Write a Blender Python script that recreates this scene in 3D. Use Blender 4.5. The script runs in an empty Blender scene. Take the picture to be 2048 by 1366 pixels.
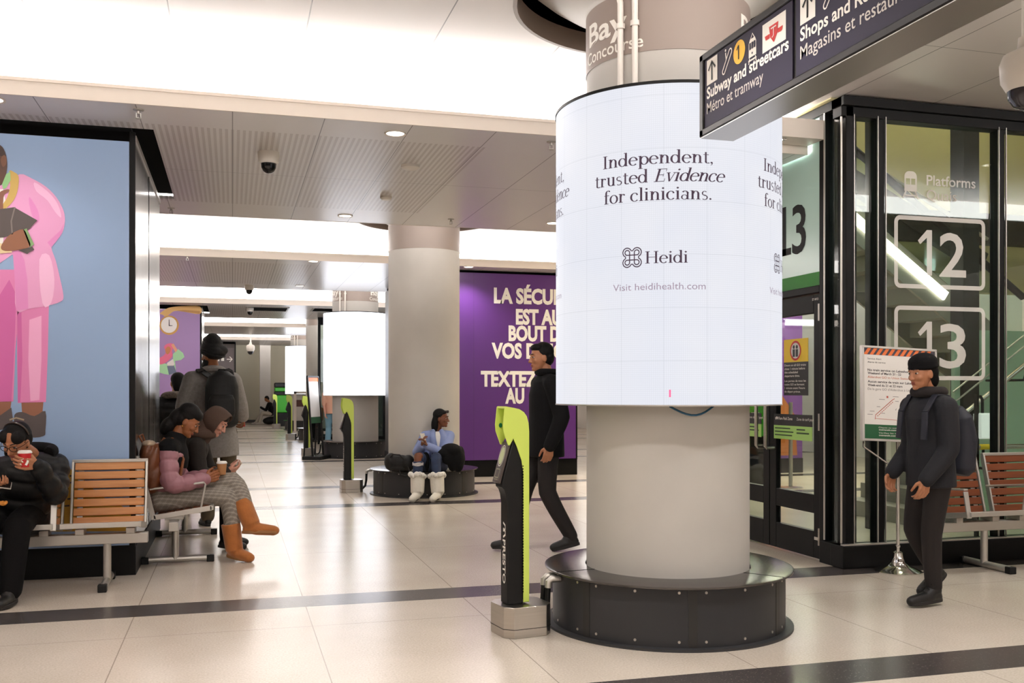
import bpy, bmesh, math, random
from mathutils import Vector, Matrix, Euler, Quaternion
random.seed(7)
PI = math.pi
SC = bpy.context.scene
COL = SC.collection
V = Vector

# ------------------------------------------------------------------ camera
cam_data = bpy.data.cameras.new('camera')
cam_data.sensor_width = 36.0
cam_data.lens = 34.38
cam_data.shift_y = 0.0493
cam_data.clip_start = 0.05
cam_data.clip_end = 200
cam = bpy.data.objects.new('camera', cam_data)
COL.objects.link(cam)
cam.location = (0, 0, 1.4)
cam.rotation_euler = (PI / 2, 0, math.radians(-15.95))
SC.camera = cam

# ------------------------------------------------------------------ world, exposure
world = bpy.data.worlds.new('world')
SC.world = world
world.use_nodes = True
world.node_tree.nodes['Background'].inputs[0].default_value = (1.0, 0.96, 0.92, 1)
world.node_tree.nodes['Background'].inputs[1].default_value = 0.25
SC.view_settings.view_transform = 'Standard'
SC.view_settings.look = 'None'
SC.view_settings.gamma = 1.0
SC.view_settings.use_curve_mapping = False
SC.view_settings.exposure = 0.82
SC.cycles.use_denoising = True
SC.cycles.max_bounces = 8
SC.cycles.diffuse_bounces = 6
SC.cycles.glossy_bounces = 4
SC.cycles.transparent_max_bounces = 12
SC.cycles.sample_clamp_indirect = 6.0
SC.cycles.caustics_reflective = False
SC.cycles.caustics_refractive = False
COVE = 6.2          # brightness of the cove diffusers
SCREEN = 0.54       # brightness of the round screens

# ------------------------------------------------------------------ materials
def lin(c):
    r = []
    for v in c[:3]:
        v = v / 255.0
        r.append(v / 12.92 if v <= 0.04045 else ((v + 0.055) / 1.055) ** 2.4)
    return tuple(r) + (1.0,)

MATS = {}
def mat(name, rgb=(128, 128, 128), rough=0.6, metal=0.0, spec=0.5, emit=0.0, noise=None, bump=None, coat=0.0, sheen=0.0):
    """plain procedural material; noise=(scale, amount[, stretch xyz]) mottles the colour, bump=(scale, strength)"""
    if name in MATS:
        return MATS[name]
    m = bpy.data.materials.new(name)
    m.use_nodes = True
    nt = m.node_tree
    b = nt.nodes['Principled BSDF']
    c = lin(rgb)
    b.inputs['Base Color'].default_value = c
    b.inputs['Roughness'].default_value = rough
    b.inputs['Metallic'].default_value = metal
    b.inputs['Specular IOR Level'].default_value = spec
    if coat:
        b.inputs['Coat Weight'].default_value = coat
    if sheen:
        b.inputs['Sheen Weight'].default_value = sheen
    if emit:
        b.inputs['Emission Color'].default_value = c
        b.inputs['Emission Strength'].default_value = emit
    if noise or bump:
        tc = nt.nodes.new('ShaderNodeTexCoord')
    if noise:
        mp = nt.nodes.new('ShaderNodeMapping')
        mp.inputs['Scale'].default_value = noise[2] if len(noise) > 2 else (1, 1, 1)
        nt.links.new(tc.outputs['Object'], mp.inputs[0])
        n = nt.nodes.new('ShaderNodeTexNoise')
        n.inputs['Scale'].default_value = noise[0]
        n.inputs['Detail'].default_value = 4
        nt.links.new(mp.outputs[0], n.inputs['Vector'])
        rp = nt.nodes.new('ShaderNodeMapRange')
        rp.inputs[1].default_value = 0.3
        rp.inputs[2].default_value = 0.7
        rp.inputs[3].default_value = 1 - noise[1]
        rp.inputs[4].default_value = 1 + noise[1]
        nt.links.new(n.outputs[0], rp.inputs[0])
        mx = nt.nodes.new('ShaderNodeVectorMath')
        mx.operation = 'SCALE'
        mx.inputs[0].default_value = c[:3]
        nt.links.new(rp.outputs[0], mx.inputs['Scale'])
        nt.links.new(mx.outputs[0], b.inputs['Base Color'])
    if bump:
        n2 = nt.nodes.new('ShaderNodeTexNoise')
        n2.inputs['Scale'].default_value = bump[0]
        n2.inputs['Detail'].default_value = 3
        nt.links.new(tc.outputs['Object'], n2.inputs['Vector'])
        bp = nt.nodes.new('ShaderNodeBump')
        bp.inputs['Strength'].default_value = bump[1]
        bp.inputs['Distance'].default_value = 0.01
        nt.links.new(n2.outputs[0], bp.inputs['Height'])
        nt.links.new(bp.outputs[0], b.inputs['Normal'])
    MATS[name] = m
    return m

class NB:
    """tiny node builder"""
    def __init__(self, m):
        self.nt = m.node_tree
        self.N = self.nt.nodes
        self.bsdf = self.N.get('Principled BSDF')
    def link(self, a, b):
        self.nt.links.new(a, b)
    def node(self, t, **kw):
        n = self.N.new(t)
        for k, v in kw.items():
            setattr(n, k, v)
        return n
    def math(self, op, a, b=None, c=None):
        n = self.N.new('ShaderNodeMath')
        n.operation = op
        for i, v in enumerate((a, b, c)):
            if v is None:
                continue
            if isinstance(v, (int, float)):
                n.inputs[i].default_value = v
            else:
                self.link(v, n.inputs[i])
        return n.outputs[0]
    def band(self, v, center, period, half):
        """1 where v lies within half of center + k*period"""
        d = self.math('PINGPONG', self.math('SUBTRACT', v, center), period / 2)
        return self.math('LESS_THAN', d, half)
    def between(self, v, a, b):
        return self.math('MULTIPLY', self.math('GREATER_THAN', v, a), self.math('LESS_THAN', v, b))
    def mix(self, fac, a, b):
        n = self.N.new('ShaderNodeMix')
        n.data_type = 'RGBA'
        for s, v in ((0, fac), (6, a), (7, b)):
            if isinstance(v, (tuple, list)):
                n.inputs[s].default_value = v
            elif isinstance(v, (int, float)):
                n.inputs[s].default_value = v
            else:
                self.link(v, n.inputs[s])
        return n.outputs[2]

def new_mat(name, rough=0.5, metal=0.0):
    m = bpy.data.materials.new(name)
    m.use_nodes = True
    nb = NB(m)
    nb.bsdf.inputs['Roughness'].default_value = rough
    nb.bsdf.inputs['Metallic'].default_value = metal
    MATS[name] = m
    return m, nb

def glass_mat(name, tint=(235, 245, 242), refl=1.0):
    m = bpy.data.materials.new(name)
    m.use_nodes = True
    nt = m.node_tree
    nt.nodes.clear()
    out = nt.nodes.new('ShaderNodeOutputMaterial')
    tr = nt.nodes.new('ShaderNodeBsdfTransparent')
    tr.inputs[0].default_value = lin(tint)
    gl = nt.nodes.new('ShaderNodeBsdfGlossy')
    gl.inputs['Roughness'].default_value = 0.02
    # Schlick reflectance from the angle of view, the same on both faces of the pane
    lw = nt.nodes.new('ShaderNodeLayerWeight')
    lw.inputs[0].default_value = 0.5
    pw = nt.nodes.new('ShaderNodeMath')
    pw.operation = 'POWER'
    pw.inputs[1].default_value = 5.0
    ml = nt.nodes.new('ShaderNodeMath')
    ml.operation = 'MULTIPLY_ADD'
    ml.inputs[1].default_value = 0.95
    ml.inputs[2].default_value = 0.045 * refl
    nt.links.new(lw.outputs['Facing'], pw.inputs[0])
    mx = nt.nodes.new('ShaderNodeMixShader')
    nt.links.new(pw.outputs[0], ml.inputs[0])
    nt.links.new(ml.outputs[0], mx.inputs[0])
    nt.links.new(tr.outputs[0], mx.inputs[1])
    nt.links.new(gl.outputs[0], mx.inputs[2])
    nt.links.new(mx.outputs[0], out.inputs[0])
    MATS[name] = m
    return m

# ------------------------------------------------------------------ mesh building
def frame_z(d):
    """rotation matrix whose z axis is d"""
    return V(d).to_track_quat('Z', 'Y').to_matrix().to_4x4()

class MB:
    def __init__(self):
        self.bm = bmesh.new()
        self.mi = 0
    def _fin(self, verts):
        for f in {f for v in verts for f in v.link_faces}:
            f.material_index = self.mi
    def box(self, x0, x1, y0, y1, z0, z1, M=None):
        T = Matrix.Translation(((x0 + x1) / 2, (y0 + y1) / 2, (z0 + z1) / 2)) @ Matrix.Diagonal((abs(x1 - x0), abs(y1 - y0), abs(z1 - z0), 1))
        r = bmesh.ops.create_cube(self.bm, size=1, matrix=(M @ T) if M else T)
        self._fin(r['verts'])
        return self
    def bar(self, p0, p1, w, h, up=(0, 0, 1)):
        """rectangular bar from p0 to p1, w across, h along 'up'"""
        p0, p1 = V(p0), V(p1)
        d = p1 - p0
        z = d.normalized()
        x = V(up).cross(z)
        if x.length < 1e-5:
            x = V((1, 0, 0))
        x.normalize()
        y = z.cross(x)
        R = Matrix((x, y, z)).transposed().to_4x4()
        T = Matrix.Translation((p0 + p1) / 2) @ R @ Matrix.Diagonal((w, h, d.length, 1))
        r = bmesh.ops.create_cube(self.bm, size=1, matrix=T)
        self._fin(r['verts'])
        return self
    def cyl(self, p0, p1, r0, r1=None, seg=24, caps=True):
        p0, p1 = V(p0), V(p1)
        d = p1 - p0
        r = bmesh.ops.create_cone(self.bm, cap_ends=caps, segments=seg, radius1=r0, radius2=r0 if r1 is None else r1, depth=d.length,
                                  matrix=Matrix.Translation((p0 + p1) / 2) @ frame_z(d))
        self._fin(r['verts'])
        return self
    def ball(self, c, r, rot=None, seg=16, rings=10):
        if isinstance(r, (int, float)):
            r = (r, r, r)
        M = Matrix.Translation(c) @ (rot.to_4x4() if rot else Matrix()) @ Matrix.Diagonal((r[0], r[1], r[2], 1))
        q = bmesh.ops.create_uvsphere(self.bm, u_segments=seg, v_segments=rings, radius=1, matrix=M)
        self._fin(q['verts'])
        return self
    def cap(self, p0, r0, p1, r1, seg=14):
        """tapered capsule"""
        p0, p1 = V(p0), V(p1)
        self.ball(p0, r0, seg=seg, rings=8)
        self.ball(p1, r1, seg=seg, rings=8)
        if (p1 - p0).length > 1e-4:
            self.cyl(p0, p1, r0, r1, seg=seg)
        return self
    def chain(self, pts, rad):
        for a, b, ra, rb in zip(pts, pts[1:], rad, rad[1:]):
            self.cap(a, ra, b, rb)
        return self
    def lathe(self, prof, c=(0, 0, 0), seg=48, a0=0.0, a1=2 * PI, close=False):
        """prof: list of (r, z); close joins last to first"""
        full = abs(a1 - a0 - 2 * PI) < 1e-6
        n = seg if full else seg + 1
        rings = []
        for r, z in prof:
            rings.append([self.bm.verts.new((c[0] + r * math.cos(a0 + (a1 - a0) * i / seg), c[1] + r * math.sin(a0 + (a1 - a0) * i / seg), c[2] + z)) for i in range(n)])
        m = len(prof)
        for j in range(m if close else m - 1):
            A, B = rings[j], rings[(j + 1) % m]
            for i in range(n if full else n - 1):
                k = (i + 1) % n
                f = self.bm.faces.new((A[i], A[k], B[k], B[i]))
                f.material_index = self.mi
        if close and not full:
            for i in (0, n - 1):
                f = self.bm.faces.new([R[i] for R in rings])
                f.material_index = self.mi
        return self
    def disc(self, c, r, n=(0, 0, 1), seg=32):
        q = bmesh.ops.create_circle(self.bm, cap_ends=True, segments=seg, radius=r, matrix=Matrix.Translation(c) @ frame_z(n))
        self._fin(q['verts'])
        return self
    def poly(self, pts, depth=None):
        """polygon (3-D points); depth = extrusion vector"""
        vs = [self.bm.verts.new(p) for p in pts]
        f = self.bm.faces.new(vs)
        f.material_index = self.mi
        if depth is not None:
            d = V(depth)
            ws = [self.bm.verts.new(V(p) + d) for p in pts]
            n = len(vs)
            g = self.bm.faces.new(list(reversed(ws)))
            g.material_index = self.mi
            for i in range(n):
                k = (i + 1) % n
                h = self.bm.faces.new((vs[k], vs[i], ws[i], ws[k]))
                h.material_index = self.mi
        return self
    def tube(self, pts, r, seg=12, caps=True):
        """round tube along a polyline"""
        pts = [V(p) for p in pts]
        rings = []
        prev = None
        for i, p in enumerate(pts):
            d = (pts[min(i + 1, len(pts) - 1)] - pts[max(i - 1, 0)]).normalized()
            if prev is None:
                x = d.orthogonal().normalized()
            else:
                x = (prev - d * prev.dot(d)).normalized()
            prev = x
            y = d.cross(x)
            rr = r[i] if isinstance(r, (list, tuple)) else r
            rings.append([self.bm.verts.new(p + (x * math.cos(2 * PI * k / seg) + y * math.sin(2 * PI * k / seg)) * rr) for k in range(seg)])
        for A, B in zip(rings, rings[1:]):
            for k in range(seg):
                f = self.bm.faces.new((A[k], A[(k + 1) % seg], B[(k + 1) % seg], B[k]))
                f.material_index = self.mi
        if caps:
            self.bm.faces.new(list(reversed(rings[0]))).material_index = self.mi
            self.bm.faces.new(rings[-1]).material_index = self.mi
        return self
    def raw(self, verts, faces):
        vs = [self.bm.verts.new(v) for v in verts]
        for f in faces:
            try:
                self.bm.faces.new([vs[i] for i in f]).material_index = self.mi
            except ValueError:
                pass
        return self
    def mesh(self, name, smooth=True, angle=35, normals=True):
        me = bpy.data.meshes.new(name)
        if normals:
            bmesh.ops.recalc_face_normals(self.bm, faces=self.bm.faces[:])
        self.bm.to_mesh(me)
        self.bm.free()
        if smooth:
            me.polygons.foreach_set('use_smooth', [True] * len(me.polygons))
            me.set_sharp_from_angle(angle=math.radians(angle))
        return me
    def build(self, name, mats, parent=None, smooth=True, bevel=0, angle=35, seg=2, normals=True):
        return obj(name, self.mesh(name, smooth, angle, normals), mats, parent, bevel, seg)

def obj(name, me, mats, parent=None, bevel=0, seg=2):
    o = bpy.data.objects.new(name, me)
    if not isinstance(mats, (list, tuple)):
        mats = [mats]
    if len(me.materials) == 0:
        for m in mats:
            me.materials.append(m)
    COL.objects.link(o)
    if parent is not None:
        o.parent = parent
    if bevel:
        b = o.modifiers.new('bevel', 'BEVEL')
        b.width = bevel
        b.segments = seg
        b.limit_method = 'ANGLE'
        b.angle_limit = math.radians(40)
    return o

def tag(o, label, cat, group=None, kind=None):
    o['label'] = label
    o['category'] = cat
    if group:
        o['group'] = group
    if kind:
        o['kind'] = kind
    return o

def thing(name, label, cat, loc=(0, 0, 0), rz=0.0, group=None, kind=None):
    o = bpy.data.objects.new(name, None)
    o.empty_display_size = 0.1
    COL.objects.link(o)
    o.location = loc
    o.rotation_euler = (0, 0, rz)
    return tag(o, label, cat, group, kind)

KIDS = {}
def dup(root, loc, rz=0.0, label=None, group=None):
    """a copy of a thing with copies of its parts and their sub-parts"""
    r = root.copy()
    COL.objects.link(r)
    r.location = loc
    r.rotation_euler = (0, 0, rz)
    if label:
        r['label'] = label
    if group:
        r['group'] = group
    for ch in list(root.children):
        c = ch.copy()
        COL.objects.link(c)
        c.parent = r
        for g in list(ch.children):
            d = g.copy()
            COL.objects.link(d)
            d.parent = c
    return r

# ------------------------------------------------------------------ flat lettering and marks
def plane_map(o, xd, yd, n, lift=0.002):
    o, xd, yd, n = V(o), V(xd), V(yd), V(n)
    return lambda x, y: o + xd * x + yd * y + n * lift

def cyl_map(c, r, ang, z, lift=0.003):
    def f(x, y):
        a = ang + x / r
        return V((c[0] + (r + lift) * math.cos(a), c[1] + (r + lift) * math.sin(a), z + y))
    return f

def font_polys(s, cap, fit=None, align='L', bold=0.0, shear=0.0, space=1.0):
    """outline polygons of s in the built-in face, cap = height of a capital; fit = overall width"""
    cu = bpy.data.curves.new('lettering', 'FONT')
    cu.body = s
    cu.size = 1.0
    cu.resolution_u = 3
    cu.offset = bold
    cu.shear = shear
    cu.space_character = space
    o = bpy.data.objects.new('lettering', cu)
    me = o.to_mesh()
    vs = [(v.co.x, v.co.y) for v in me.vertices]
    fs = [tuple(p.vertices) for p in me.polygons]
    o.to_mesh_clear()
    bpy.data.objects.remove(o)
    bpy.data.curves.remove(cu)
    if not vs:
        return vs, fs
    k = cap / 0.729
    x0 = min(v[0] for v in vs)
    x1 = max(v[0] for v in vs)
    kx = fit / (x1 - x0) if fit else k
    w = (x1 - x0) * kx
    off = {'L': 0, 'C': -w / 2, 'R': -w}[align]
    return [((x - x0) * kx + off, y * k) for x, y in vs], fs

def figure_one(x, cap):
    """a plain signage numeral 1 with a flag, cap high"""
    w = cap * 0.135
    st = cap * 0.30
    return [rect(x + st - w / 2, 0, x + st + w / 2, cap), pol([(x + st - w / 2, cap), (x + st - w / 2, cap * 0.83), (x + st * 0.42 - w / 2, cap * 0.68), (x, cap * 0.76)])]

def put(mb, polys, mp, dx=0.0, dy=0.0):
    vs, fs = polys
    mb.raw([mp(x + dx, y + dy) for x, y in vs], fs)

def text(mb, s, mp, cap, x=0.0, y=0.0, **kw):
    put(mb, font_polys(s, cap, **kw), mp, x, y)

def stroke(pts, w, closed=False):
    """ribbon polygons along a 2-D polyline; w number or list"""
    n = len(pts)
    L, R = [], []
    for i, p in enumerate(pts):
        a = pts[(i - 1) % n] if closed or i > 0 else p
        b = pts[(i + 1) % n] if closed or i < n - 1 else p
        dx, dy = b[0] - a[0], b[1] - a[1]
        l = math.hypot(dx, dy) or 1
        ww = (w[i] if isinstance(w, (list, tuple)) else w) / 2
        L.append((p[0] - dy / l * ww, p[1] + dx / l * ww))
        R.append((p[0] + dy / l * ww, p[1] - dx / l * ww))
    fs = []
    for i in range(n if closed else n - 1):
        k = (i + 1) % n
        fs.append((i, k, n + k, n + i))
    return L + R, fs

def arc_pts(cx, cy, rx, ry, a0, a1, n=18):
    return [(cx + rx * math.cos(math.radians(a0 + (a1 - a0) * i / n)), cy + ry * math.sin(math.radians(a0 + (a1 - a0) * i / n))) for i in range(n + 1)]

def rect(x0, y0, x1, y1):
    return [(x0, y0), (x1, y0), (x1, y1), (x0, y1)], [(0, 1, 2, 3)]

def pol(pts):
    return list(pts), [tuple(range(len(pts)))]

def circ(cx, cy, r, n=28):
    return pol(arc_pts(cx, cy, r, r, 0, 360 - 360 / n, n - 1))

def rrect_ring(x0, y0, x1, y1, w, r):
    """outlined rounded rectangle"""
    P = []
    for cx, cy, a in ((x1 - r, y1 - r, 0), (x0 + r, y1 - r, 90), (x0 + r, y0 + r, 180), (x1 - r, y0 + r, 270)):
        P += arc_pts(cx, cy, r, r, a, a + 90, 5)
    return stroke(P, w, closed=True)

# serif face: strokes on a cap height of 1
def serif_glyph(ch):
    st, hr, x = 0.122, 0.048, 0.69
    out = []
    def S(cx, y0, y1, w=st): out.append(rect(cx - w / 2, y0, cx + w / 2, y1))
    def B(x0, x1, y, h=hr): out.append(rect(x0, y, x1, y + h))
    def A(cx, cy, rx, ry, a0, a1, wm=st, wn=hr, p=1.6):
        n = 22
        ps = arc_pts(cx, cy, rx, ry, a0, a1, n)
        ws = [wn + (wm - wn) * abs(math.cos(math.radians(a0 + (a1 - a0) * i / n))) ** p for i in range(n + 1)]
        out.append(stroke(ps, ws))
    if ch == 'I':
        S(.17, 0, 1); B(.03, .31, 0); B(.03, .31, 1 - hr); adv = .36
    elif ch == 'H':
        S(.17, 0, 1); S(.69, 0, 1); B(.17, .69, .49)
        for a in (.03, .55):
            B(a, a + .28, 0); B(a, a + .28, 1 - hr)
        adv = .87
    elif ch == 'E':
        S(.17, 0, 1); B(.03, .58, 1 - hr); B(.17, .46, .5); B(.03, .61, 0)
        S(.56, .78, 1, .03); S(.6, 0, .24, .03); S(.46, .4, .62, .03); adv = .66
    elif ch == 'V':
        adv = .6
    elif ch == 'n':
        S(.15, 0, x); B(.03, .15, x - hr); B(.03, .27, 0); B(.36, .6, 0); S(.48, 0, .44)
        A(.335, .43, .145, .215, 175, 0); adv = .63
    elif ch == 'u':
        S(.15, .2, x); S(.47, 0, x); B(.03, .15, x - hr); B(.35, .47, x - hr); B(.47, .58, 0)
        A(.31, .215, .16, .2, 180, 350); adv = .61
    elif ch == 'r':
        S(.15, 0, x); B(.03, .15, x - hr); B(.03, .29, 0); A(.31, .44, .15, .2, 175, 70); out.append(circ(.37, .585, .058, 12)); adv = .45
    elif ch == 'd':
        A(.26, .325, .2, .315, 0, 360); S(.47, 0, 1.05); B(.35, .47, 1.05 - hr); B(.47, .58, 0); adv = .61
    elif ch == 'p':
        A(.36, .325, .2, .315, 0, 360); S(.15, -.32, x); B(.03, .15, x - hr); B(.03, .28, -.32); adv = .61
    elif ch == 'e':
        A(.28, .325, .215, .32, 8, 318); B(.08, .5, .35); adv = .54
    elif ch == 'c':
        A(.28, .325, .215, .32, 48, 318); out.append(circ(.42, .53, .055, 12)); adv = .51
    elif ch == 'o':
        A(.29, .325, .22, .32, 0, 360); adv = .58
    elif ch == 't':
        S(.17, .12, .86, .1); B(.03, .34, x - hr); A(.28, .13, .11, .12, 180, 320); adv = .38
    elif ch == 'f':
        S(.16, 0, .84); B(.03, .36, x - hr); B(.03, .32, 0); A(.3, .84, .14, .21, 180, 55); out.append(circ(.38, 1.0, .055, 12)); adv = .38
    elif ch == 'l':
        S(.15, 0, 1.05); B(.03, .15, 1.05 - hr); B(.03, .27, 0); adv = .31
    elif ch == 'i':
        S(.15, 0, x); B(.03, .15, x - hr); B(.03, .27, 0); out.append(circ(.15, .9, .068, 14)); adv = .31
    elif ch == 'a':
        A(.22, .175, .155, .175, 0, 360, .08, .035); S(.4, 0, .47, .095); B(.4, .52, 0); A(.255, .46, .15, .185, 0, 150); adv = .53
    elif ch == 's':
        A(.22, .485, .13, .155, 40, 250, .075, .045); A(.22, .165, .15, .165, 85, -140, .075, .05); out.append(stroke([(.17, .35), (.29, .31)], .085)); adv = .44
    elif ch == 'v':
        out.append(stroke([(.1, x), (.29, 0)], .1)); out.append(stroke([(.29, 0), (.47, x)], .042)); B(.0, .22, x - hr); B(.37, .56, x - hr); adv = .55
    elif ch == ',':
        out.append(circ(.12, .06, .065, 12)); out.append(stroke([(.165, .06), (.15, -.06), (.07, -.16)], [.06, .05, .02])); adv = .26
    elif ch == '.':
        out.append(circ(.12, .06, .068, 12)); adv = .26
    else:
        adv = .28
    return out, adv

def serif_text(s, cap, fit=None, align='C', italic=''):
    """italic: substring of s set sloped"""
    polys = []
    x = 0.0
    i0 = s.find(italic) if italic else -1
    for i, ch in enumerate(s):
        g, adv = serif_glyph(ch)
        sh = 0.22 if italic and i0 <= i < i0 + len(italic) else 0.0
        for vs, fs in g:
            polys.append(([(vx + x + sh * vy, vy) for vx, vy in vs], fs))
        x += adv * (0.93 if sh else 1.0)
    k = cap
    kx = fit / x if fit else cap
    off = {'L': 0, 'C': -x * kx / 2}[align]
    return [([(vx * kx + off, vy * k) for vx, vy in vs], fs) for vs, fs in polys]
# ================================================================== THE HALL
# axes: +Y runs down the concourse, X across it; columns stand every 7.9 m at X = 2.56
COLX, COL0, BAY = 2.56, 5.5, 7.9
Z_LOW, Z_HIGH = 3.4, 3.77

def struct(o, label, cat):
    return tag(o, label, cat, kind='structure')

# ---- floor: polished terrazzo with dark cross bands and thin divider joints
m, nb = new_mat('terrazzo', 0.2)
tc = nb.node('ShaderNodeTexCoord')
sx = nb.node('ShaderNodeSeparateXYZ')
nb.link(tc.outputs['Object'], sx.inputs[0])
X, Y = sx.outputs[0], sx.outputs[1]
n1 = nb.node('ShaderNodeTexNoise'); n1.inputs['Scale'].default_value = 90; n1.inputs['Detail'].default_value = 2
n2 = nb.node('ShaderNodeTexNoise'); n2.inputs['Scale'].default_value = 0.9; n2.inputs['Detail'].default_value = 5
vo = nb.node('ShaderNodeTexVoronoi'); vo.inputs['Scale'].default_value = 60
for q in (n1, n2, vo):
    nb.link(tc.outputs['Object'], q.inputs['Vector'])
spk = nb.math('MULTIPLY_ADD', n1.outputs[0], 0.5, nb.math('MULTIPLY', n2.outputs[0], 0.5))
mr = nb.node('ShaderNodeMapRange')
nb.link(spk, mr.inputs[0])
mr.inputs[1].default_value = 0.35; mr.inputs[2].default_value = 0.65
pale = nb.mix(mr.outputs[0], lin((193, 181, 166)), lin((219, 209, 196)))
chip = nb.math('LESS_THAN', vo.outputs['Distance'], 0.16)
dark = nb.mix(mr.outputs[0], lin((58, 54, 54)), lin((88, 82, 80)))
dark = nb.mix(nb.math('MULTIPLY', chip, 0.35), dark, lin((150, 140, 130)))
pale = nb.mix(nb.math('MULTIPLY', chip, 0.16), pale, lin((170, 150, 132)))
stripe = nb.math('ADD', nb.band(Y, COL0 - 1.25, BAY, 0.175), nb.band(Y, COL0 + 1.17, BAY, 0.175))
j = nb.math('MAXIMUM', nb.band(X, COLX, 1.05, 0.003), nb.band(Y, COL0 + 0.45, 2.7, 0.0025))
jn = nb.math('MULTIPLY', j, 0.55)
col = nb.mix(stripe, pale, dark)
col = nb.mix(jn, col, lin((96, 82, 72)))
nb.link(col, nb.bsdf.inputs['Base Color'])
nb.bsdf.inputs['Roughness'].default_value = 0.24
struct(MB().box(-12, 14, -10, 48, -0.2, 0).build('floor', m, smooth=False), 'polished cream terrazzo concourse floor with dark cross bands', 'floor')

# ---- ceiling metals
def perf_metal(name, y_from, y_to, x_to):
    """satin ceiling tray with seams and slotted perforation between y_from and y_to"""
    m, nb = new_mat(name, 0.28, 0.0)
    tc = nb.node('ShaderNodeTexCoord')
    sx = nb.node('ShaderNodeSeparateXYZ')
    nb.link(tc.outputs['Object'], sx.inputs[0])
    X, Y = sx.outputs[0], sx.outputs[1]
    slots = nb.band(X, 0, 0.044, 0.011)
    area = nb.math('MULTIPLY', nb.between(Y, y_from, y_to), nb.math('LESS_THAN', X, x_to))
    c = nb.mix(nb.math('MULTIPLY', slots, area), lin((224, 221, 220)), lin((196, 190, 188)))
    seam = nb.math('MAXIMUM', nb.band(X, 0, 0.65, 0.0035), nb.math('LESS_THAN', nb.math('ABSOLUTE', nb.math('SUBTRACT', Y, (y_from + y_to) / 2)), 0.003))
    c = nb.mix(nb.math('MULTIPLY', seam, 0.8), c, lin((66, 58, 54)))
    nb.link(c, nb.bsdf.inputs['Base Color'])
    return m

m_high, nb = new_mat('recess_tray', 0.33)
tc = nb.node('ShaderNodeTexCoord'); sx = nb.node('ShaderNodeSeparateXYZ')
nb.link(tc.outputs['Object'], sx.inputs[0])
seam = nb.math('MAXIMUM', nb.band(sx.outputs[0], 0.465, 0.845, 0.004), nb.band(sx.outputs[1], COL0 + 0.15, BAY / 2, 0.003))
nb.link(nb.mix(nb.math('MULTIPLY', seam, 0.85), lin((206, 199, 194)), lin((60, 52, 50))), nb.bsdf.inputs['Base Color'])

M_LIP = mat('lip_white', (226, 216, 205), 0.45)
M_COVE = mat('cove_diffuser', (255, 252, 250), 0.6, emit=COVE)
M_BLACK = mat('black_frame', (11, 10, 10), 0.5, spec=0.2)
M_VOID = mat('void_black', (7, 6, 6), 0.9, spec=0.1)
M_STEEL = mat('brushed_steel', (190, 184, 176), 0.28, 1.0, noise=(3, 0.05, (1, 1, 30)))
M_CHROME = mat('chrome', (215, 213, 210), 0.12, 1.0)
M_ALU = mat('satin_aluminium', (196, 192, 186), 0.38, 0.75)
M_CONC = mat('column_concrete', (194, 190, 184), 0.62, noise=(2.2, 0.045), bump=(14, 0.06))
M_BAND = mat('column_band', (150, 136, 128), 0.5)
M_WHITE = mat('white_paint', (228, 222, 214), 0.5)
M_LET = mat('white_lettering', (240, 236, 228), 0.5)

# ---- recessed (high) ceiling over each column line, with a round opening above near columns
def high_ceiling():
    b = MB()
    x0, x1 = -12, 14
    holes = [COL0, COL0 + BAY, COL0 + 2 * BAY]
    h, r, seg = 1.15, 0.92, 64
    y = -10.0
    def rc(xa, xb, ya, yb):
        # leave the tall stair vestibule open to its own ceiling
        vx, v0, v1 = 4.7, 6.86, 11.1
        if xb > vx and yb > v0 and ya < v1:
            if ya < v0: rc(xa, xb, ya, v0)
            if yb > v1: rc(xa, xb, v1, yb)
            if xa < vx: rc(xa, vx, max(ya, v0), min(yb, v1))
            return
        b.poly([(xa, ya, Z_HIGH), (xa, yb, Z_HIGH), (xb, yb, Z_HIGH), (xb, ya, Z_HIGH)])
    for cy in holes:
        rc(x0, x1, y, cy - h)
        rc(x0, COLX - h, cy - h, cy + h)
        rc(COLX + h, x1, cy - h, cy + h)
        for i in range(seg):
            a, c = 2 * PI * i / seg, 2 * PI * (i + 1) / seg
            def sq(t):
                k = h / max(abs(math.cos(t)), abs(math.sin(t)))
                return (COLX + k * math.cos(t), cy + k * math.sin(t), Z_HIGH)
            ci = lambda t: (COLX + r * math.cos(t), cy + r * math.sin(t), Z_HIGH)
            b.poly([ci(a), ci(c), sq(c), sq(a)])
        y = cy + h
    rc(x0, x1, y, 48)
    return b.build('ceiling', m_high, smooth=False)
struct(high_ceiling(), 'bright smooth ceiling trays of the raised light recesses', 'ceiling')
for k in range(3):
    cy = COL0 + k * BAY
    b = MB()
    b.lathe([(0.92, Z_HIGH - 0.004), (0.92, Z_HIGH + 0.13), (0.94, Z_HIGH + 0.13), (0.945, Z_HIGH - 0.004)], (COLX, cy, 0), 64, close=True)
    t = struct(b.build('ceiling_ring', mat('ring_brown', (128, 112, 101), 0.45)),
               'brown metal ring lining the round ceiling opening %s' % ('above the nearest column', 'above the column where the woman sits', 'above the second screen column')[k], 'ceiling ring')
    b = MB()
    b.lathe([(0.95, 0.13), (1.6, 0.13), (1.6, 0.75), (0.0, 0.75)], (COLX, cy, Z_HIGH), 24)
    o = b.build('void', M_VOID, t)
    b = MB()
    for dy in (-0.5, -0.42, 0.35):
        b.cyl((COLX - 1.3, cy + dy, 4.32), (COLX + 1.3, cy + dy + 0.1, 4.3), 0.012)
    b.build('hanger_rod', mat('grey_rod', (120, 114, 108), 0.5), t)

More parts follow.
